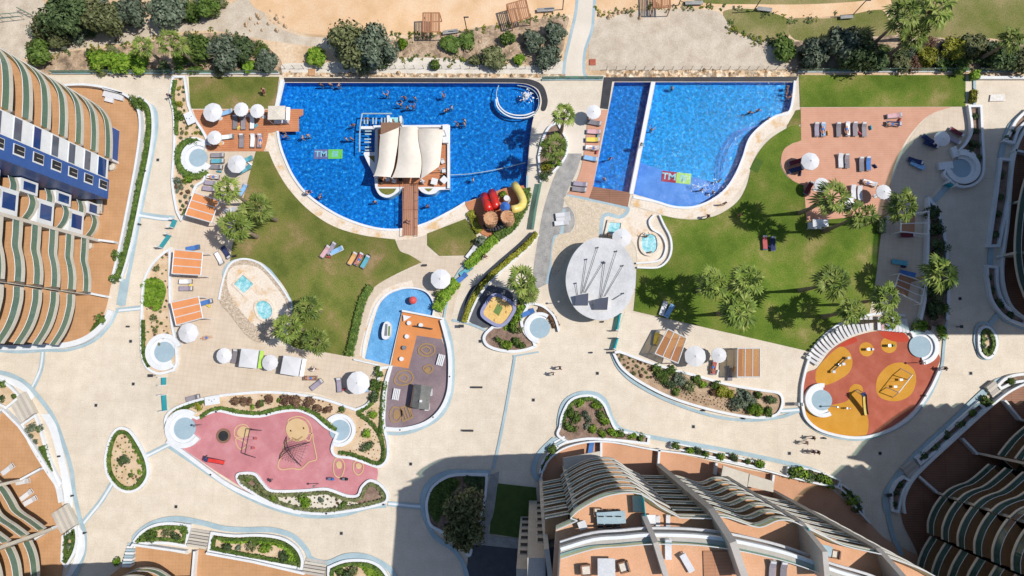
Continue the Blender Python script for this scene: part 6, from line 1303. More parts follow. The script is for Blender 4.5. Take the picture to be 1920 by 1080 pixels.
# white planters with tables: the two white slab tables set into walls, bins, dark benches
for lab, c_, w_, h_, rz in [('white slab table at the left deck corner', (361,225), 17, 25, 25), ('white slab table set in the playground bed wall', (403,750), 28, 16, 8)]:
    t = thing('slab_table', lab, 'table', W(*c_), R(rz)); o = bpy.data.objects.new('table_top', MB().box((0, 0, .78), (w_*M, h_*M, .1)).mesh('table_top', K['white'])); C.objects.link(o); o.parent = t
    o = bpy.data.objects.new('base', MB().box((0, 0, .37), (w_*M*.7, h_*M*.7, .74)).mesh('base', K['white'])); C.objects.link(o); o.parent = t
    for k in range(3): o = bpy.data.objects.new('bottle_hole', MB().cone((-.4+.35*k, .1*(-1)**k), .06, .06, .8, .86, 8).mesh('bottle_hole', K['dark'])); C.objects.link(o); o.parent = t
for lab, (u, v), L, rz, z in [('dark low bench bar on the plaza right of the mauve playground', (895,726), 20, 0, 0), ('dark low bench bar on the plaza below the mauve playground', (878,807), 20, 0, 0), ('dark low bench bar on the path by the octagonal parasol', (797,498), 9, 0, 0), ('dark low bench bar on the long white wall of the curving bed', (1146,661), 11, 0, 0), ('dark bin at the foot of the winding path hedge', (866,612), 10, 0, 0), ('dark bin below the left round seat', (289,704), 9, 0, 0), ('dark bin at the shade edge of the right plaza', (1795,613), 6, 0, 0), ('dark bin by the shaded curved planter', (1661,926), 10, 10, 0), ('dark lamp bollard by the white wavy planter kerb', (511,899), 4, 30, 0)]:
    t = thing('bench' if 'bench' in lab else 'litter_bin' if 'bin' in lab else 'bollard', lab, 'bench' if 'bench' in lab else 'bin' if 'bin' in lab else 'bollard', W(u, v), R(rz)); hh = .42 if 'bench' in lab else .9
    o = bpy.data.objects.new('top', MB().box((0, 0, hh), (L*M, .26 if 'bench' in lab else .4, .08)).mesh('top', K['darkmetal'])); C.objects.link(o); o.parent = t
    o = bpy.data.objects.new('base', MB().box((0, 0, hh/2), (L*M*.7, .2, hh)).mesh('base', K['steel'])); C.objects.link(o); o.parent = t
# street lamps: short posts that throw thin shadows
for i, (u, v) in enumerate([(379,796),(598,906),(1718,680),(1556,761),(1046,568)]):
    w = W(u, v); t = thing('lamp_post', ['slim lamp post at the left round seat of the pink playground','slim lamp post on the wavy bed kerb','slim lamp post at the upper seat of the red playground','slim lamp post at the lower seat of the red playground','slim lamp post by the pavilion steps'][i], 'lamp post', (w.x, w.y, 0)); MB().tube([(w.x, w.y, 0), (w.x, w.y, 2.2)], .05, 6).build('pole', K['steel'], t); MB().cone((w.x, w.y), .16, .1, 2.2, 2.4, 8).build('lamp_head', K['steel'], t)

# small wall lights sunk in the white kerbs, drain covers in the paving
for i, (u, v) in enumerate([(405,772),(500,777),(573,771),(395,890),(612,963),(719,946),(843,706),(812,782),(750,806),(1131,603),(1321,770),(1396,785),(1110,661),(1548,822),(1735,742),(238,612),(109,856),(134,930),(157,1000),(272,320),(260,420)]):
    w = W(u, v, .5); o = MB().cone((w.x, w.y), .13, .11, 0, .62, 8).build('wall_light', K['darkmetal'], label='small dark light stud on the white kerb walls', category='light', group='light studs on the kerb walls')
for i, (u, v) in enumerate([(900,640),(1000,750),(1120,700),(640,1000),(330,950),(180,760),(250,720),(1300,800),(1480,850),(1650,850),(1800,560),(1820,700),(296,300),(292,220),(245,640),(770,870)]):
    w = W(u, v); t = thing('drain_cover', 'small grey drain cover flush in the plaza paving', 'drain cover', (w.x, w.y, .0), 0, 'drain covers in the plaza'); MB().box((w.x, w.y, .0), (.5, .5, .05)).build('grate', K['grey'], t); MB().box((w.x, w.y, .0), (.36, .36, .06)).build('inset', K['dark'], t)
# ------------------------------------------------------------------ loungers
def lounger_tpl(m, fm='steel'):
    fr = MB()
    for s in (-.3, .3): fr.box((0, s, .28), (1.95, .05, .06))
    for x in (-.96, .96): fr.box((x, 0, .28), (.05, .65, .06))
    lg = MB().box((0, 0, .125), (.06, .06, .25))
    seat = MB().box((-.33, 0, .34), (1.28, .62, .07)); bk = MB().box((.62, 0, .47), (.72, .62, .07), tilt=-.36)
    legs = [('leg', MB().box((x, y, .125), (.06, .05, .25)).mesh('leg', K[fm]), []) for x in (-.85, .7) for y in (-.28, .28)]
    if m in ('greyfab', 'navy'): legs.append(('headrest', MB().box((.84, 0, .60), (.22, .5, .07), tilt=-.36).mesh('headrest', K['whitefab']), []))
    return ('sun_lounger', 'sun lounger', None, [('frame', fr.mesh('frame', K[fm]), []), ('seat', seat.mesh('seat', K[m]), []), ('backrest', bk.mesh('backrest', K[m]), [])]+legs)
LT = {m: lounger_tpl(m, 'metal' if 'white' in m else 'steel') for m in ('greyfab', 'whitefab', 'brownfab', 'teal', 'blue', 'navy', 'bluelight')}
TWM = {}
def towel_mesh(m):
    if m not in TWM:
        mb = MB(); xs = [-.85, -.4, .1, .32, .6, .88]; zs = [.39, .39, .4, .42, .52, .63]
        for y in (-.29, .29): mb.v += [(x, y*(1+.05*math.sin(x*9)), z) for x, z in zip(xs, zs)]
        mb.v += [(x, y, z-.03) for x, y, z in mb.v[:12]]; mb.f = [(i, i+1, 7+i, 6+i) for i in range(5)]+[(i, 12+i, 13+i, i+1) for i in range(5)]+[(6+i, 7+i, 19+i, 18+i) for i in range(5)]; mb.m = [0]*15
        TWM[m] = mb.mesh('towel', K[m])
    return TWM[m]
def lounger(u, v, a, m, label, group=None, towel=None, tlabel=None, z=.1, sc=1.0):
    w = W(u, v, z+.3); w.z = z; inst(LT[m], w, R(a), sc, label, group)
    if towel:
        o = bpy.data.objects.new('towel', towel_mesh(towel)); C.objects.link(o); o.location = w; o.rotation_euler = (0, 0, R(a)); o.scale = sc if isinstance(sc, tuple) else (sc, sc, sc)
        o['label'] = tlabel or {'pinkt': 'pink', 'orange_t': 'orange', 'yellow_t': 'yellow', 'purplet': 'purple', 'greent': 'green', 'whitet': 'white', 'teal': 'teal', 'red': 'red', 'navy': 'navy', 'maroon': 'maroon', 'blue': 'blue', 'bluelight': 'pale blue'}[towel]+' towel lying on the '+label; o['category'] = 'towel'
        o['label'] = ' '.join(o['label'].split()[:16])
for a in [
    (425,211,15,'greyfab','grey lounger right of the largest deck parasol',None,'bluelight'), (441,229,90,'greyfab','grey lounger left of two under the middle deck parasol'), (456,230,92,'greyfab','grey lounger right of two under the middle deck parasol'),
    (473,230,90,'greyfab','grey lounger under the right deck parasol',None,'whitet'), (425,257,5,'teal','teal lounger beside the lower left deck parasol',None,'whitet'), (453,264,90,'greyfab','lone grey lounger at the bottom of the pool deck'), (474,264,88,'greyfab','lounger left of the pair at the deck bottom corner',None,'whitet'), (487,264,88,'greyfab','lounger right of the pair at the deck bottom corner',None,'purplet'),
    (408,291,0,'greyfab','uppermost grey lounger beside the round seat'), (408,302,0,'greyfab','middle lounger beside the round seat',None,'teal'), (405,313,-4,'greyfab','lowest grey lounger beside the round seat'), (462,300,20,'teal','teal lounger right of the octagonal parasol, upper'), (459,318,28,'teal','teal lounger right of the octagonal parasol, lower'),
    (399,331,-8,'greyfab','first lounger of the row above the slanted orange pergola',None,'whitet'), (396,343,-6,'greyfab','second lounger of the row above the slanted orange pergola'), (392,354,-8,'greyfab','third lounger of the row above the slanted orange pergola'), (456,356,60,'greyfab','grey lounger beside the palm at the lawn edge'), (431,394,8,'whitefab','white double lounger in the palm shade'),
    (362,465,10,'blue','blue lounger above the middle orange pergola'), (411,484,-58,'greyfab','grey lounger in the lower palm shade, left',None,'whitet'), (424,473,-55,'navy','navy lounger in the lower palm shade, right'), (348,528,0,'greyfab','upper lounger below the middle orange pergola',None,'whitet'), (349,541,0,'greyfab','lower lounger above the bottom orange pergola'),
    (386,567,15,'greyfab','small grey lounger right of the bottom orange pergola',None,'blue'), (594,721,38,'greyfab','slanted grey lounger on the tan terrace'), (582,709,0,'brownfab','brown lounger below the right square tent'), (636,722,95,'greyfab','lounger left of the large terrace parasol',None,'purplet'), (687,722,95,'greyfab','lounger half under the large terrace parasol'), (362,746,14,'greyfab','grey lounger by the turquoise gate'), (440,668,80,'greyfab','lounger between the round parasol and the square tent'), (532,684,80,'greyfab','lounger between the square tents'), (600,468,0,'whitefab','white lounger stub') if False else None,
    (610,472,55,'greyfab','leftmost lounger of the upper lawn group',None,'pinkt'), (621,466,55,'greyfab','second lounger of the upper lawn group',None,'purplet'), (631,470,25,'whitefab','small white lounger at right of the upper lawn group',None,'bluelight'), (661,485,60,'greyfab','leftmost lounger of the lower lawn group',None,'orange_t'), (673,486,60,'greyfab','middle lounger of the lower lawn group',None,'red'), (685,491,60,'greyfab','rightmost lounger of the lower lawn group',None,'teal'),
    (884,473,52,'whitefab','white lounger in the corner of the small lawn'), (1055,403,5,'whitefab','upper white lounger in the grey circle'), (1053,418,5,'whitefab','lower white lounger in the grey circle'), (1056,410,5,'whitefab','middle white lounger in the grey circle'),
    (1114,230,-12,'greyfab','first lounger from the top on the lap pool deck'), (1113,247,-5,'greyfab','second lounger on the lap pool deck',None,'pinkt'), (1111,262,-2,'greyfab','third lounger on the lap pool deck',None,'yellow_t'), (1110,277,-5,'greyfab','fourth lounger on the lap pool deck',None,'whitet'), (1107,297,-12,'greyfab','fifth lounger on the lap pool deck'), (1088,345,-8,'greyfab','upper lounger of the pair at the foot of the lap pool deck'), (1086,355,-8,'greyfab','lower lounger of the pair at the foot of the lap pool deck'),
    (1531,243,90,'greyfab','leftmost lounger on the salmon deck, upper row'), (1543,243,90,'greyfab','second lounger on the salmon deck, upper row'), (1572,243,90,'greyfab','third lounger on the salmon deck, upper row'), (1589,242,90,'greyfab','fourth lounger on the salmon deck, upper row',None,'whitet'), (1603,242,90,'greyfab','fifth lounger on the salmon deck, upper row'), (1620,243,90,'greyfab','rightmost lounger on the salmon deck, upper row'), (1676,217,5,'greyfab','lounger at the top right of the salmon deck',None,'pinkt'), (1675,232,-5,'greyfab','lounger below the pink towel on the salmon deck',None,'navy'),
    (1576,301,90,'whitefab','beige lounger left of the middle pair on the salmon deck'), (1588,302,90,'greyfab','lounger right of the middle pair on the salmon deck'), (1615,308,90,'greyfab','lounger left of the blue towel on the salmon deck'), (1628,307,90,'greyfab','lounger on the salmon deck with people nearby',None,'blue'), (1630,343,-18,'greyfab','slanted lounger above the shaded canopy',None,'whitet'), (1492,318,15,'navy','navy lounger below the round salmon deck parasol'), (1491,304,15,'greyfab','lounger left of the large salmon deck parasol',None,'maroon'), (1600,360,90,'whitefab','white lounger beside the tall palm crown, left'), (1612,362,90,'whitefab','white lounger beside the tall palm crown, right'), (1516,353,60,'greyfab','lounger left of the white parasol by the palm',None,'maroon'),
    (1745,271,-25,'navy','dark lounger left of the shaded parasol'), (1716,302,-20,'navy','upper dark lounger in the shade'), (1720,310,-30,'bluelight','lower bluish lounger in the shade'), (1741,262,-40,'navy','dark lounger above the other by the shaded parasol'), (1793,248,-35,'greyfab','lounger right of the shaded parasol',None,'maroon'), (1787,262,-35,'greyfab','lounger below the maroon towel in the shade',None,'purplet'),
    (1434,455,92,'navy','left navy lounger on the right hand lawn',None,'red'), (1449,457,92,'navy','right navy lounger on the right hand lawn'), (1244,578,70,'whitefab','left lounger in the palm shadow on the lawn'), (1255,583,60,'bluelight','right lounger in the palm shadow on the lawn'), (1338,689,80,'greyfab','lounger under the small parasol by the timber pergola',None,'red'), (1230,634,80,'greyfab','lounger in the shade of the left timber pergola',None,'yellow_t'), (1369,700,85,'greyfab','lounger in the shade of the right timber pergola'), (1686,492,-10,'teal','teal lounger by the shaded garden wall'), (1701,513,-15,'blue','blue lounger above the lower white pergola'), (1700,441,0,'greyfab','lounger below the upper white pergola',None,'maroon'),
    (989,587,25,'blue','blue lounger by the round seat of the pavilion'), (1108,840,80,'blue','blue lounger on the bottom building terrace'), (874,508,35,'teal','teal cushion lounger at the hedge of the winding path'), (865,522,40,'blue','blue cushion lounger above the octagonal parasol'),
    (15,880,38,'whitefab','white lounger on the bottom left terrace, topmost'), (50,928,38,'whitefab','white lounger on the bottom left terrace, upper of three'), (43,903,10,'whitefab','white sofa on the bottom left terrace'), (57,939,30,'whitefab','white lounger on the bottom left terrace, lowest')]:
    if a:
        a = list(a)+[None]*(7-len(a)); hh = int(a[0]*7+a[1]*3) % 5
        if not a[6] and a[3] == 'greyfab' and hh < 2: a[6] = ('bluelight', 'purplet')[hh]
        lounger(*a)
def pt_at(poly, s):
    L = [math.dist(poly[i], poly[i+1]) for i in range(len(poly)-1)]; t = s*sum(L)
    for i, l in enumerate(L):
        if t <= l: f = t/l; return (poly[i][0]+(poly[i+1][0]-poly[i][0])*f, poly[i][1]+(poly[i+1][1]-poly[i][1])*f), (poly[i+1][0]-poly[i][0], poly[i+1][1]-poly[i][1])
        t -= l
    return poly[-1], (1, 0)
arc = smooth([(1522,676),(1534,659),(1552,642),(1575,626),(1600,614),(1632,606)], False, 6)
tw = {3: 'pinkt', 6: 'purplet', 9: 'bluelight', 13: 'purplet'}
for k in range(18):
    (u, v), (dx, dy) = pt_at(arc, k/17); lounger(u, v, math.degrees(math.atan2(dx, dy)) if True else 0, 'whitefab', 'white lounger in the left arc round the red playground', 'white loungers in the arc, left part', sc=(.95, .6, 1))
for k in range(9): lounger(1648+k*6.4, 606+k*.6, 88+k*1.5, 'whitefab', 'white lounger in the right arc round the red playground', 'white loungers in the arc, right part', tw.get(k*3), sc=(.95, .66, 1))
# sun beds and tables on the roof terraces
for u, v, a, z, m, lab in [(1253,1030,90,30,'whitefab','white lounger on the penthouse terrace, upright one'), (1288,1055,120,30,'whitefab','white lounger on the penthouse terrace, slanted one'), (1234,980,90,27,'whitefab','white lounger on the roof terrace, left of two'), (1253,978,90,27,'whitefab','white lounger on the roof terrace, right of two'), (1448,1070,85,30,'greyfab','grey lounger on the penthouse terrace, left of two'), (1469,1072,85,30,'greyfab','grey lounger on the penthouse terrace, right of two')]: lounger(u, v, a, m, lab, z=z+.03, sc=.62 if z < 28 else .9)
def table(u, v, z, wx, wy, rz, m, lab, name='table', legm='steel'):
    w = W(u, v, z+.75); t = thing(name, lab, 'table', (w.x, w.y, z), R(rz))
    for nm, mb, mm in (('table_top', MB().box((0, 0, .74), (wx, wy, .06)), m), ('base', MB().box((0, 0, .36), (wx*.6, wy*.6, .7)), legm)): o = bpy.data.objects.new(nm, mb.mesh(nm, K[mm])); C.objects.link(o); o.parent = t
table(1146,971,27.02,2.6,1.1,4,'band','long pale dining table on the left roof terrace'); table(1092,985,27.02,.75,.75,20,'whitefab','small white table on the left roof terrace'); table(1137,1065,30.02,1.5,1.6,0,'concrete','grey square table on the penthouse terrace'); table(1540,1030,27.02,1.9,.9,-14,'band','pale dining table on the right roof terrace'); table(1217,975,27.02,.9,1.2,90,'white','white cabinet on the roof terrace')
AC = [('seat', MB().box((0, 0, .3), (.85, .85, .3)).mesh('seat', K['brownfab']), [('cushion', MB().box((0, 0, .48), (.66, .66, .08)).mesh('cushion', K['soilpale']))]), ('backrest', MB().box((-.4, 0, .55), (.14, .9, .5)).mesh('backrest', K['brownfab']), [])]+[('armrest', MB().box((0, s, .48), (.85, .13, .3)).mesh('armrest', K['brownfab']), []) for s in (-.42, .42)]
for u, v, a, z, lab in [(1098,1066,5,30.02,'wicker armchair left of the grey penthouse table'), (1168,1060,195,30.02,'wicker armchair right of the grey penthouse table'), (1563,1037,170,27.02,'dark chair at the right end of the terrace table'), (1120,958,90,27.02,'dark chair at the head of the long dining table')]: inst(('armchair', 'armchair', None, [(a_[0], a_[1], a_[2]) for a_ in AC]), W(u, v, z), R(a), 1.0 if z > 30 else .8, lab)
for k in range(6): inst(CH['black'], W(1125+k%3*16, 959 if k < 3 else 984, 27.02), R(90 if k < 3 else -90), 1.1, 'dark dining chair along the long pale table', 'chairs at the long roof table')
wd = thing('timber_cabin_top', 'square brown timber floor panel on the penthouse terrace', 'deck panel', W(1340,1060,30.05)); p = W(1345,1062,30.05); MB().box((p.x, p.y, 30.09), (2.4, 2.6, .1)).build('panel', K['timber'], wd)
cr = MB().cone((0, 0), .75, .75, 0, .02, 18)
for u, v, r, lab in [(211,313,.62,'round cream daybed on the left building terrace, beside the stair front'), (169,461,.55,'round cream daybed on the left building terrace, at the party wall')]:
    w = W(u, v); t = thing('round_daybed', lab, 'daybed', (w.x, w.y, .02)); MB().cone((w.x, w.y), r, r, .05, .42, 20).build('base', K['cream'], t); MB().cone((w.x, w.y), r*.86, r*.8, .42, .5, 20).build('cushion', K['soilpale'], t)
table(186,388,.05,.8,1.9,0,'cream','cream dining table on the left terrace by the blue window'); 
for k in range(6): inst(CH['brownfab'], W(180 if k%2 else 192, 374+k//2*13, .05), R(0 if k%2 else 180), .9, 'small chair around the cream terrace table', 'chairs at the cream terrace table')
sf = thing('sofa', 'white L shaped sofa on the left terrace by the parapet', 'sofa', W(215, 182)); w = W(216, 181)
MB().box((w.x, w.y, .25), (3.0, .9, .5), -.25).build('seat', K['whitefab'], sf); MB().box((w.x+.1, w.y+.5, .45), (3.0, .2, .9), -.25).build('backrest', K['whitefab'], sf); MB().box((w.x-.6, w.y-.6, .3), (1.2, .7, .35), -.25).build('chaise', K['whitefab'], sf)
# ------------------------------------------------------------------ parasols, tents, pergolas
def parasol_tpl(n=8, drop=.5, folded=False):
    cn = MB(); top = (0, 0, 2.62); r = 1.0; N = n*2
    vs = [top]+[(math.cos(2*math.pi*k/N)*r*(1 if k % 2 == 0 else .955), math.sin(2*math.pi*k/N)*r*(1 if k % 2 == 0 else .955), 2.62-drop*(1 if k % 2 == 0 else .9)) for k in range(N)]
    vs += [(x*1.0, y*1.0, z-.12) for x, y, z in vs[1:]]
    cn.add(vs, [(0, k+1, (k+1) % N+1) for k in range(N)]+[(k+1, N+1+k, N+1+(k+1) % N, (k+1) % N+1) for k in range(N)])
    ribs = MB()
    for k in range(n): a = 2*math.pi*k/n; ribs.tube([(0, 0, 2.58), (math.cos(a)*r*.98, math.sin(a)*r*.98, 2.60-drop)], .016, 4)
    return ('parasol', 'parasol', None, [('canopy', cn.mesh('canopy', K['fabric']), [('cap', MB().cone((0, 0), .1, .04, 2.6, 2.68, 8).mesh('cap', K['fabric']))]), ('pole', MB().tube([(0, 0, 0), (0, 0, 2.62)], .04, 6).mesh('pole', K['metal']), []), ('rib_frame', ribs.mesh('rib_frame', K['steel']), []), ('base', MB().cone((0, 0), .3, .26, 0, .1, 12).mesh('base', K['concrete']), [])])
PT = {8: parasol_tpl(8, .42), 14: parasol_tpl(14, .3)}
for u, v, d, n, lab in [(398,210,38,8,'largest white parasol at the left end of the pool deck'), (452,205,28,14,'middle white parasol of the deck row by the square kiosk'), (482,208,28,14,'right white parasol of the deck row by the square kiosk'), (402,258,28,14,'white parasol at the lower left of the pool deck'), (443,307,36,8,'white octagonal parasol above the first palm'), (352,624,38,8,'white octagonal parasol below the bottom orange pergola'), (420,667,29,14,'small round parasol left of the square tents'), (506,680,30,14,'small round parasol between the square tents'), (671,718,43,8,'largest octagonal parasol on the tan terrace'), (826,523,38,8,'white octagonal parasol at the path fork by the hedge'), (1113,210,28,14,'round white parasol at the top of the lap pool deck'), (1520,302,34,8,'white octagonal parasol at the left of the salmon deck'), (1541,347,28,14,'white parasol behind the tall palm crown'), (1588,381,28,14,'white parasol at the left of the palm by the deck corner'), (1657,360,28,14,'cream round parasol at the salmon deck right edge'), (1304,668,39,8,'white octagonal parasol between the timber pergolas'), (1348,666,28,14,'small round parasol left of the right timber pergola'), (1767,260,29,14,'round parasol in the shade of the right building')]:
    s = d*M/2; w = W(u, v, 2.4); w.z = .05; inst(PT[n], w, rnd.uniform(0, .7), (s, s, 1), lab, 'white parasols')
w = W(1165, 447, 1.6); inst(PT[8], (w.x, w.y, .05), .3, (1.3, 1.3, .85), 'white parasol half hidden behind the egg shaped roof', 'white parasols')
def tent(u, v, wx, wy, lab, rz=-4, m='fabric', extra=None):
    p = W(u, v, 2.3); t = thing('sun_tent', lab, 'sun tent', (p.x, p.y, .05), R(rz)); a = wx*M/2; b = wy*M/2
    def part(nm, mb, mm): o = bpy.data.objects.new(nm, mb.mesh(nm, K[mm])); C.objects.link(o); o.parent = t; return o
    vs = [(-a, -b, 2.2), (a, -b, 2.2), (a, b, 2.2), (-a, b, 2.2), (0, 0, 2.36), (-a, -b, 2.05), (a, -b, 2.05), (a, b, 2.05), (-a, b, 2.05)]
    part('canopy', MB().add(vs, [(0, 1, 4), (1, 2, 4), (2, 3, 4), (3, 0, 4), (0, 5, 6, 1), (1, 6, 7, 2), (2, 7, 8, 3), (3, 8, 5, 0)]), m)
    for x in (-a+.06, a-.06):
        for y in (-b+.06, b-.06): part('post', MB().tube([(x, y, 0), (x, y, 2.15)], .045, 6), 'metal')
    part('bed_base', MB().box((0, 0, .2), (a*1.7, b*1.7, .4)), 'whitefab')
    if extra: part('side_curtain', MB().box((a+.28, 0, 1.75), (.5, b*1.9, .08), tilt=.35), extra)
tent(466,672,33,34,'left white square sun tent with a green side curtain',-6,'fabric','greent'); tent(545,686,34,34,'right white square sun tent on the tan terrace',-9,'fabric','whitet'); tent(518,211,33,27,'cream square kiosk roof at the edge of the pool deck',0,'soilpale','whitet'); tent(1539,418,28,14,'white rectangular canopy at the lower left corner of the salmon deck',0)
def pergola(corners, z, bars, lab, cloth='awning', frame='metal', along=0, group=None, solid=True, slats=0):
    """corners in picture at the top frame, in order; bars split the first side"""
    P = [W(u, v, z) for u, v in corners]; c = sum(P, Vector())/4; t = thing('pergola', lab, 'pergola', (c.x, c.y, .04), 0, group)
    fr = MB()
    for i in range(4): fr.tube([tuple(P[i]), tuple(P[(i+1) % 4])], .075, 4)
    fr.build('top_frame', K[frame], t)
    for k in range(1, bars):
        f = k/bars; MB().tube([tuple(P[0].lerp(P[1], f)), tuple(P[3].lerp(P[2], f))], .065, 4).build('crossbar', K[frame], t)
    for p in P: MB().tube([(p.x, p.y, .04), tuple(p)], .07, 6).build('post', K[frame], t)
    up = Vector((0, 0, .02))
    for k in range(bars):
        q = [P[0].lerp(P[1], (k+.03)/bars), P[0].lerp(P[1], (k+.97)/bars), P[3].lerp(P[2], (k+.97)/bars), P[3].lerp(P[2], (k+.03)/bars)]
        if solid == 'half': q[0] = q[0].lerp(q[3], .0); q[2] = q[1].lerp(q[2], .5); q[3] = q[0].lerp(q[3], .5)
        if solid: MB().add([tuple(a-up) for a in q]+[tuple(a-up*3) for a in q], [(0, 1, 2, 3), (7, 6, 5, 4), (0, 4, 5, 1), (1, 5, 6, 2), (2, 6, 7, 3), (3, 7, 4, 0)]).build('awning' if cloth == 'awning' else 'slat_panel', K[cloth], t)
        elif slats:
            mb = MB()
            for s in range(slats):
                g0 = (s+.15)/slats; g1 = (s+.8)/slats; mb.add([tuple(a) for a in (q[0].lerp(q[1], g0), q[0].lerp(q[1], g1), q[3].lerp(q[2], g1), q[3].lerp(q[2], g0))], [(0, 1, 2, 3)])
            mb.build('slat_panel', K[cloth], t)
g_o = 'orange awning pergolas on the tan terrace'
pergola([(363,361),(347,403),(396,417),(411,376)], 2.5, 3, 'slanted orange awning pergola with palm shadow on it', group=g_o)
pergola([(326,468),(322,513),(376,516),(380,473)], 2.5, 3, 'middle orange awning pergola on the tan terrace', group=g_o)
pergola([(320,567),(330,610),(380,596),(372,556)], 2.5, 3, 'bottom orange awning pergola above the octagonal parasol', group=g_o)
pergola([(1228,663),(1271,681),(1287,634),(1252,617)], 2.5, 3, 'slanted timber roofed pergola with white frame', 'amber', group='timber roofed pergolas')
pergola([(1383,653),(1425,653),(1425,707),(1382,707)], 2.5, 3, 'upright timber roofed pergola at right of the parasols', 'amber', group='timber roofed pergolas')
pergola([(1690,405),(1689,434),(1741,440),(1742,396)], 2.5, 2, 'upper white framed pergola at the shade edge', 'timber', solid='half', group='white framed pergolas in the shade')
pergola([(1686,513),(1676,545),(1727,570),(1736,529)], 2.5, 3, 'lower white framed pergola at the shade edge', 'timber', solid='half', group='white framed pergolas in the shade')
for lab, cs in [('salmon slatted shelter on the sandy track', [(793,24),(824,24),(824,60),(793,60)]), ('tilted slatted shelter on the track left of the walkway', [(950,8),(986,-2),(994,32),(960,42)]), ('slatted shelter cut by the top edge right of the walkway', [(1224,-26),(1256,-26),(1257,14),(1225,14)])]:
    pergola(cs, 2.4, 2, lab, mat('weathered_slats', [(.40,.22,.14),(.46,.27,.18)], scale=2), 'timber', solid=False, slats=4, group='slatted shelters on the sandy track') if False else pergola(cs, 2.4, 2, lab, 'timber', 'timber', solid=False, slats=5, group='slatted shelters on the sandy track')
bn = 0
for u, v, L, rz, lab in [(845,62,30,8,'long stone bench by the sandy track shelter'), (1023,21,34,3,'stone bench left of the walkway top'), (1300,8,34,0,'stone bench at the top edge right of the walkway'), (1432,20,28,-8,'stone bench on the grass by the track'), (1585,34,24,3,'dark timber bench on the grass strip')]:
    t = thing('stone_bench', lab, 'bench', W(u, v), R(rz)); 
    for nm, mb, mm in (('seat', MB().box((0, 0, .42), (L*M, .55, .12)), 'greystone'), ('leg', MB().box((-L*M*.35, 0, .18), (.3, .45, .36)), 'grey'), ('leg', MB().box((L*M*.35, 0, .18), (.3, .45, .36)), 'grey')): o = bpy.data.objects.new(nm, mb.mesh(nm, K[mm])); C.objects.link(o); o.parent = t
for u, v, b, lab in [(876,60,(876,42),'slim pole by the track bench'), (1055,18,(1056,4),'slim pole at the left of the walkway'), (1412,22,(1424,4),'slim pole on the grass by the stone bench'), (1597,30,(1611,14),'slim pole on the grass strip'), (1272,10,(1280,-6),'slim pole at the top edge')]:
    t = thing('lamp_post', lab, 'lamp post', W(u, v)); A_ = W(u, v); MB().tube([(A_.x, A_.y, 0), (A_.x, A_.y, 4.2)], .07, 6).build('pole', K['darkmetal'], t); MB().box((A_.x+.25, A_.y, 4.2), (.7, .16, .08)).build('lamp_head', K['darkmetal'], t)
for u, v, s, m, lab in [(585,136,13,'terra','rust coloured square manhole cover on the bank'), (1111,117,12,'redrub','salmon square manhole cover by the walkway')]: o = MB().box((*XY((u, v)), .09), (s*M, s*M, .1)).build('manhole_cover', K[m], **props(lab, 'manhole cover'))
rg = random.Random(12)
for k in range(70):
    u, v = rg.choice([(rg.uniform(540, 1050), rg.uniform(134, 144)), (rg.uniform(1140, 1490), rg.uniform(129, 142)), (rg.uniform(700, 1050), rg.uniform(70, 100)), (rg.uniform(1118, 1220), rg.uniform(20, 36)), (rg.uniform(460, 540), rg.uniform(20, 60))])
    w = W(u, v); r = rg.uniform(.16, .42); mb = MB(); n = 6
    lv = [(0, .9), (.55, .8), (1, .2)]
    for z, q in lv: mb.v += [(w.x+r*q*rg.uniform(.7, 1.2)*math.cos(a*6.2832/n), w.y+r*q*rg.uniform(.7, 1.2)*math.sin(a*6.2832/n), z*r*.8) for a in range(n)]
    mb.f = [(j*n+a, j*n+(a+1) % n, (j+1)*n+(a+1) % n, (j+1)*n+a) for j in range(2) for a in range(n)]+[tuple(range(12, 18))]; mb.m = [0]*len(mb.f)
    mb.build('rock', K['rock'], label='loose pale rock on the bank outside the resort wall', category='rock', group='loose rocks on the bank')
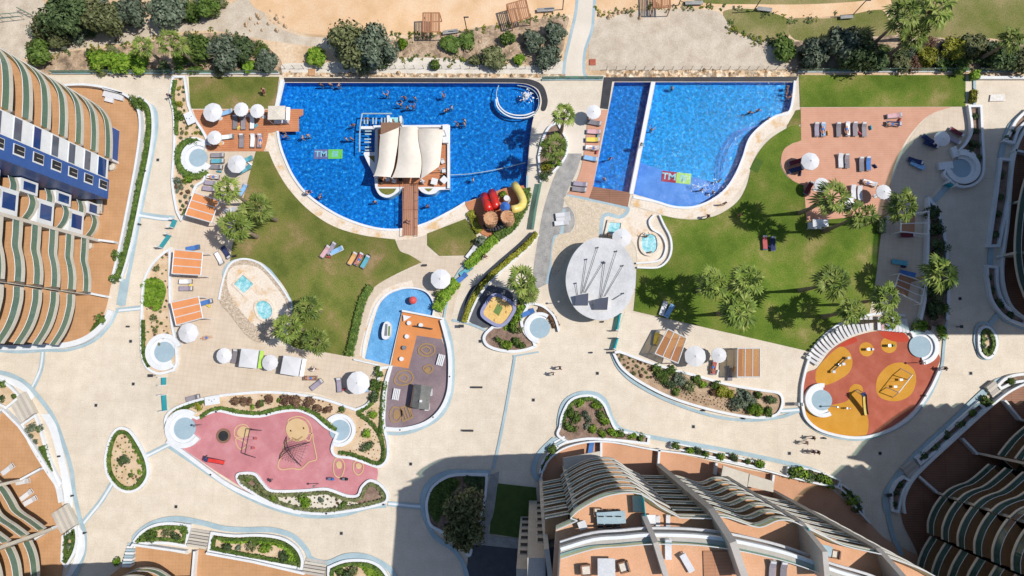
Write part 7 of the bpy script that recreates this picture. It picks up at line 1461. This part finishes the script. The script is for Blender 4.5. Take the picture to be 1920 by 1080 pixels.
# ------------------------------------------------------------------ people
SKIN = {k: mat('skin_'+k, [c, tuple(x*1.12 for x in c)], scale=3, rough=.6) for k, c in dict(light=(.62, .38, .28), tan=(.50, .28, .19), brown=(.32, .16, .10)).items()}
HAIR = {k: mat('hair_'+k, [c], rough=.6) for k, c in dict(dark=(.02, .014, .01), brown=(.09, .045, .022), fair=(.34, .22, .09)).items()}
def body(pose):
    """joints -> one skinned surface; z up, facing +x"""
    J = {}; E = []
    def j(n, p, r, par=None):
        J[n] = (len(J), p, r)
        if par: E.append((J[par][0], J[n][0]))
    j('pelvis', (0, 0, .95), .145); j('waist', (0, 0, 1.10), .125, 'pelvis'); j('chest', (.01, 0, 1.30), .15, 'waist'); j('neckb', (0, 0, 1.45), .085, 'chest'); j('neck', (.01, 0, 1.52), .058, 'neckb'); j('head', (.03, 0, 1.63), .098, 'neck'); j('crown', (.02, 0, 1.73), .075, 'head'); j('nose', (.125, 0, 1.625), .018, 'head')
    sw = {'walk': .22, 'stand': .04, 'swim': .1, 'lie': .05, 'sit': 0}[pose]
    for s, n in ((1, 'l'), (-1, 'r')):
        j('sh'+n, (0, .19*s, 1.41), .068, 'neckb')
        if pose == 'swim': el, wr = (.18, .42*s, 1.58), (.30, .28*s, 1.78)
        elif pose == 'sit': el, wr = (.05, .27*s, 1.14), (.26, .22*s, 1.02)
        else: el, wr = (-.02-sw*s*.5, .26*s, 1.12), (.06-sw*s, .28*s, .88)
        j('el'+n, el, .05, 'sh'+n); j('wr'+n, wr, .034, 'el'+n)
        W_ = Vector(wr); D = (W_-Vector(el)).normalized(); X = Vector((1, 0, 0)); X = (X-D*X.dot(D)).normalized()
        pm_ = W_+D*.07; j('pm'+n, tuple(pm_), .036, 'wr'+n)
        for q, (o, l) in enumerate(((-.033, .055), (-.011, .072), (.011, .075), (.031, .062))):
            a = pm_+X*o+D*.03; b = a+D*l*.6+Vector((.008, 0, 0)); j('f%s%da' % (n, q), tuple(a), .011, 'pm'+n); j('f%s%db' % (n, q), tuple(b+D*l*.4), .008, 'f%s%da' % (n, q))
        th = W_+D*.03+X*.04; j('t'+n, tuple(th), .013, 'wr'+n); j('t2'+n, tuple(th+D*.04+X*.02), .010, 't'+n)
        if pose == 'sit': kn, an, to = (.44, .11*s, .93), (.46, .11*s, .50), (.60, .12*s, .46)
        elif pose == 'swim': kn, an, to = (-.05*s, .14*s, .52), (-.12, .15*s, .12), (-.10, .16*s, -.05)
        else: kn, an, to = (.03+sw*s, .10*s, .51), (-.03+sw*s*1.3, .11*s, .09), (.13+sw*s*1.3, .12*s, .04)
        j('hip'+n, (0, .09*s, .90), .105, 'pelvis'); j('kn'+n, kn, .065, 'hip'+n); j('an'+n, an, .042, 'kn'+n); j('to'+n, to, .035, 'an'+n)
    me = bpy.data.meshes.new('person'); me.from_pydata([v[1] for v in J.values()], E, [])
    o = bpy.data.objects.new('person', me); C.objects.link(o); m = o.modifiers.new('s', 'SKIN'); m.use_smooth_shade = True
    for (i, p, r) in J.values(): me.skin_vertices[0].data[i].radius = (r, r); me.skin_vertices[0].data[i].use_root = i == 0
    ss_ = o.modifiers.new('d', 'SUBSURF'); ss_.levels = 1; ss_.render_levels = 1
    bpy.context.view_layer.update(); out = bpy.data.meshes.new_from_object(o.evaluated_get(bpy.context.evaluated_depsgraph_get())); bpy.data.objects.remove(o); out.name = 'person'
    out.materials.clear(); return out
def cloth_from(me, lo, hi, grow, arm=.24, name='shorts'):
    keep = [p for p in me.polygons if lo < sum(me.vertices[i].co.z for i in p.vertices)/len(p.vertices) < hi and abs(sum(me.vertices[i].co.y for i in p.vertices)/len(p.vertices)) < arm]
    idx = {}; mb = MB()
    for p in keep:
        f = []
        for i in p.vertices:
            if i not in idx: idx[i] = len(mb.v); v = me.vertices[i]; mb.v.append(tuple(v.co+v.normal*grow))
            f.append(idx[i])
        mb.f.append(tuple(f)); mb.m.append(0)
    return mb
POSES = {}
for ps in ('stand', 'walk', 'swim', 'sit'):
    b = body(ps); POSES[ps] = (b, cloth_from(b, .74 if ps != 'sit' else .80, 1.04, .014), cloth_from(b, 1.0, 1.45, .014), cloth_from(b, 1.645, 1.9, .02))
PM = {}
def pmesh(ps, part, m):
    k = (ps, part, m.name)
    if k not in PM:
        if part == 0: x = POSES[ps][0].copy(); x.materials.append(m)
        else: x = POSES[ps][part]; x = MB().add(x.v, x.f).mesh(['', 'shorts', 'top', 'hair'][part], m)
        PM[k] = x
    return PM[k]
CL = ['navy', 'red', 'black', 'teal', 'whitet', 'pinkt', 'blue', 'maroon']
def person(u, v, pose, label, rz=None, z=.1, lie=False, sub=0.0, top=None, bottom=None, group=None):
    r_ = random.Random(int(u*13+v*7)); sk = SKIN[r_.choice(['light', 'tan', 'tan', 'brown'])]; a = R(rz if rz is not None else r_.uniform(0, 360))
    o = bpy.data.objects.new('person', pmesh(pose, 0, sk)); C.objects.link(o); zz = z+(.35 if lie else .8); w = W(u, v, zz)
    o.location = (w.x, w.y, z-sub); o.rotation_euler = (0, 0, a)
    if lie: o.rotation_euler = Matrix.Rotation(a, 3, 'Z').to_4x4().to_euler() if False else (Matrix.Rotation(a, 3, 'Z') @ Matrix.Rotation(R(-90 if lie == 'back' else 90), 3, 'Y')).to_euler(); d = Vector((math.cos(a), math.sin(a), 0))*(.88 if lie == 'back' else -.88); o.location = Vector((w.x, w.y, z+.12))+d
    o['label'] = label; o['category'] = 'person'
    if group: o['group'] = group
    for part, m in ((1, K[bottom or r_.choice(CL)]), (2, K[top] if top else None), (3, HAIR[r_.choice(['dark', 'dark', 'brown', 'fair'])])):
        if m: c = bpy.data.objects.new(['', 'shorts', 'top', 'hair'][part], pmesh(pose, part, m)); C.objects.link(c); c.parent = o
    return o
sw = 'person bathing up to the chest '
SWIM = [(598,155,'at the top rim of the bar pool, leftmost of three'),(616,154,'at the top rim of the bar pool, middle of three'),(632,156,'at the top rim of the bar pool, rightmost of three'),(723,174,'alone in the upper middle of the bar pool'),(757,179,'in the upper pair of the bar pool group, left'),(776,180,'in the upper pair of the bar pool group, right'),(749,193,'leftmost of the lower three in the pool group'),(762,198,'middle of the lower three in the pool group'),(773,197,'rightmost of the lower three in the pool group'),(829,176,'alone in the upper right of the bar pool'),(835,203,'left of the couple right of the group'),(846,197,'right of the couple right of the group'),(857,229,'left of the two people above the bar corner'),(870,222,'right of the two people above the bar corner'),(870,229,'below the person above the bar corner'),(659,231,'swimming left of the handrail frame'),(646,257,'left of the pair by the bar side'),(656,257,'right of the pair by the bar side'),(564,254,'left of the pair below the deck corner'),(574,251,'right of the pair below the deck corner'),(533,252,'at the rim below the deck corner'),(597,366,'near the curved rim of the bar pool'),(700,376,'swimming below the bar island lawn'),(800,384,'right of the footbridge in the pool'),(886,334,'at the right of the bar near the rope'),(749,227,'at the spa box beside the sails'),(686,219,'at the corner of the handrail frame'),
    (1223,240,'beside the divider wall in the bay pool'),(1145,294,'in the middle of the lap lane'),(1134,333,'at the lower end of the lap lane'),(1409,207,'left of the pair in the right part of the bay pool'),(1425,203,'right of the pair in the right part of the bay pool'),(1480,160,'uppermost at the right rim of the bay pool'),(1479,170,'second at the right rim of the bay pool'),(1481,180,'third at the right rim of the bay pool'),(1352,336,'by the curved steps of the bay pool'),(1318,353,'left in the splashing pair of the shallow bay'),(1340,358,'right in the splashing pair of the shallow bay'),(1262,161,'at the top rim of the bay pool'),(1444,219,'in the corner of the bay near the coping'),(1213,442,'at the top of the oval spa'),(1220,472,'at the bottom of the oval spa')]
for u, v, l in SWIM: person(u, v, 'swim' if u % 2 else 'stand', ('person in dark water '+l) if False else 'bather '+l, z=-.05 if v < 420 else .26, sub=1.12 if v < 420 else .9)
for i, (x, y) in enumerate([(1305,348),(1325,350),(1345,345)]):
    fm = MB(); w = W(x, y, 0)
    for k in range(26): leaf(fm, (w.x+rg.gauss(0, .6), w.y+rg.gauss(0, .5), rg.uniform(-.02, .25)), .13, (0, 0, 1), rg)
    fm.build('splash', K['white'], kind='stuff')
for u, v, ps, rz, l, tp in [(1050,690,'walk',200,'person walking on the plaza above the dark soil bed, upper of two','black'),(1038,701,'walk',190,'person walking on the plaza above the dark soil bed, lower of two','whitet'),(1524,821,'walk',180,'person in dark clothes below the red playground, top of the group','black'),(1511,830,'walk',180,'person below the red playground, left of the group','pinkt'),(1524,847,'walk',170,'person in dark clothes below the red playground, lower left','navy'),(1533,848,'walk',170,'person in dark clothes below the red playground, lower right','black'),(1770,691,'walk',180,'person walking outside the lower red playground wall','black'),(766,414,'walk',90,'person walking on the plank footbridge',None),(495,169,'sit',270,'person sitting on the small top lawn',None),(319,180,'walk',270,'person by the wall left of the winding bed','navy'),(577,362,'sit',30,'person sitting on the white rim of the bar pool',None),(1358,382,'stand',90,'person standing on the coping of the bay pool',None),(1201,272,'sit',0,'person sitting on the divider wall between pools',None),(738,228,'stand',0,'person standing by the handrail frame at the bar',None),(590,692,'walk',150,'person standing by the right square tent','whitet'),(1140,440,'stand',0,'person beside the square spa above the roof','black'),(1386,404,'walk',90,'person on the outer coping by the lawn',None),(1327,406,'walk',30,'child on the coping at the lawn edge','maroon'),(910,481,'walk',0,'person on the winding path by the hedge','black')]:
    person(u, v, ps, l, rz, z=.1 if v != 414 else .3, top=tp)
for u, v, a, l, z in [(1113,277,175,'person lying on the fourth lounger of the lap pool deck',.33),(1338,688,80,'person lying on the red towel lounger',.33),(386,633,10,'person lying on the tan terrace beside the octagonal parasol',.02),(1629,343,-18,'person lying on the slanted salmon deck lounger',.33),(582,709,0,'person lying on the brown lounger',.33),(487,262,88,'person lying on the right deck corner lounger',.33),(673,486,60,'person lying on the red towel of the lower lawn group',.33),(1589,241,90,'person lying on the fourth salmon deck lounger',.33),(399,331,-8,'person lying on the first lounger above the slanted pergola',.33),(1544,241,90,'person lying on the second salmon deck lounger',.33),(1675,232,-5,'person lying on the navy towel of the salmon deck',.33)]: person(u, v, 'stand', l, a, z=z+.1, lie='back', bottom='blue')

bagm = {}
rb2 = random.Random(9)
for i, (u, v) in enumerate([(448,240),(480,236),(415,270),(412,322),(404,348),(470,308),(440,480),(358,535),(392,574),(602,714),(645,730),(617,482),(668,494),(692,480),(641,464),(1121,254),(1119,285),(1060,410),(1551,250),(1610,250),(1632,240),(1686,226),(1583,310),(1640,312),(1642,347),(1500,326),(1605,372),(1441,463),(1250,592),(1345,698),(1376,692),(1727,306),(1755,272),(1693,500)]):
    m = rb2.choice(['navy', 'red', 'teal', 'yellow_t', 'whitet', 'black', 'orange_t'])
    if m not in bagm:
        b_ = MB(); b_.v = [(-.22,-.12,0),(.22,-.12,0),(.22,.12,0),(-.22,.12,0),(-.27,-.05,.3),(.27,-.05,.3),(.27,.05,.3),(-.27,.05,.3)]; b_.f = [(3,2,1,0),(0,1,5,4),(1,2,6,5),(2,3,7,6),(3,0,4,7),(4,5,6,7)]; b_.m = [0]*6; b_.tube([(-.12,0,.28),(-.08,0,.45),(.08,0,.45),(.12,0,.28)], .015, 4); bagm[m] = b_.mesh('beach_bag', K[m])
    o = bpy.data.objects.new('beach_bag', bagm[m]); C.objects.link(o); w = W(u, v, .1); o.location = w; o.rotation_euler = (0, 0, rb2.uniform(0, 6)); o.scale = (1.2, 1.3, 1)
    o['label'] = 'small beach bag left on the ground beside the sun loungers'; o['category'] = 'bag'; o['group'] = 'beach bags beside the loungers'
fp = ('folded_parasol', 'parasol', None, [('folded_canopy', MB().cone((0, 0), .26, .06, .7, 2.3, 8).mesh('folded_canopy', K['navy']), []), ('pole', MB().tube([(0, 0, 0), (0, 0, 2.4)], .03, 5).mesh('pole', K['steel']), [])])
for k, (u, v) in enumerate([(160,218),(133,200),(105,183),(72,163),(39,147)]): inst(fp, W(u, v, 3.32+3*k), 0, 1.0, 'folded navy parasol on a curved balcony of the left tower', 'folded navy parasols on the left tower')
tm = MB(); KS2 = ['olive', 'mid', 'yellow']; rg = random.Random(31)
edges = [smooth(e, False, 6) for e in ([(1122,26),(1160,22),(1240,14),(1330,14),(1400,16),(1480,36),(1560,34),(1640,22)], [(1365,40),(1385,65),(1440,80),(1490,104)], [(640,66),(700,62),(780,66),(850,62),(900,56),(960,44),(1060,28)], [(60,110),(140,95),(250,82),(330,64),(420,60),(500,90)], [(700,104),(780,110),(860,114),(930,114),(1010,122)])]
for e in edges:
    for _ in range(48):
        (x, y), d_ = pt_at(e, rg.random()); w = W(x+rg.gauss(0, 5), y+rg.gauss(0, 4)); k = rg.randrange(3); q = rg.uniform(.15, .45)
        for _ in range(9): leaf(tm, (w.x+rg.gauss(0, q*.6), w.y+rg.gauss(0, q*.6), rg.uniform(.03, q*.6)), .2, (0, 0, 1), rg); tm.m[-1] = k
tm.build('grass_tufts', [K['l_'+k] for k in KS2], kind='stuff')
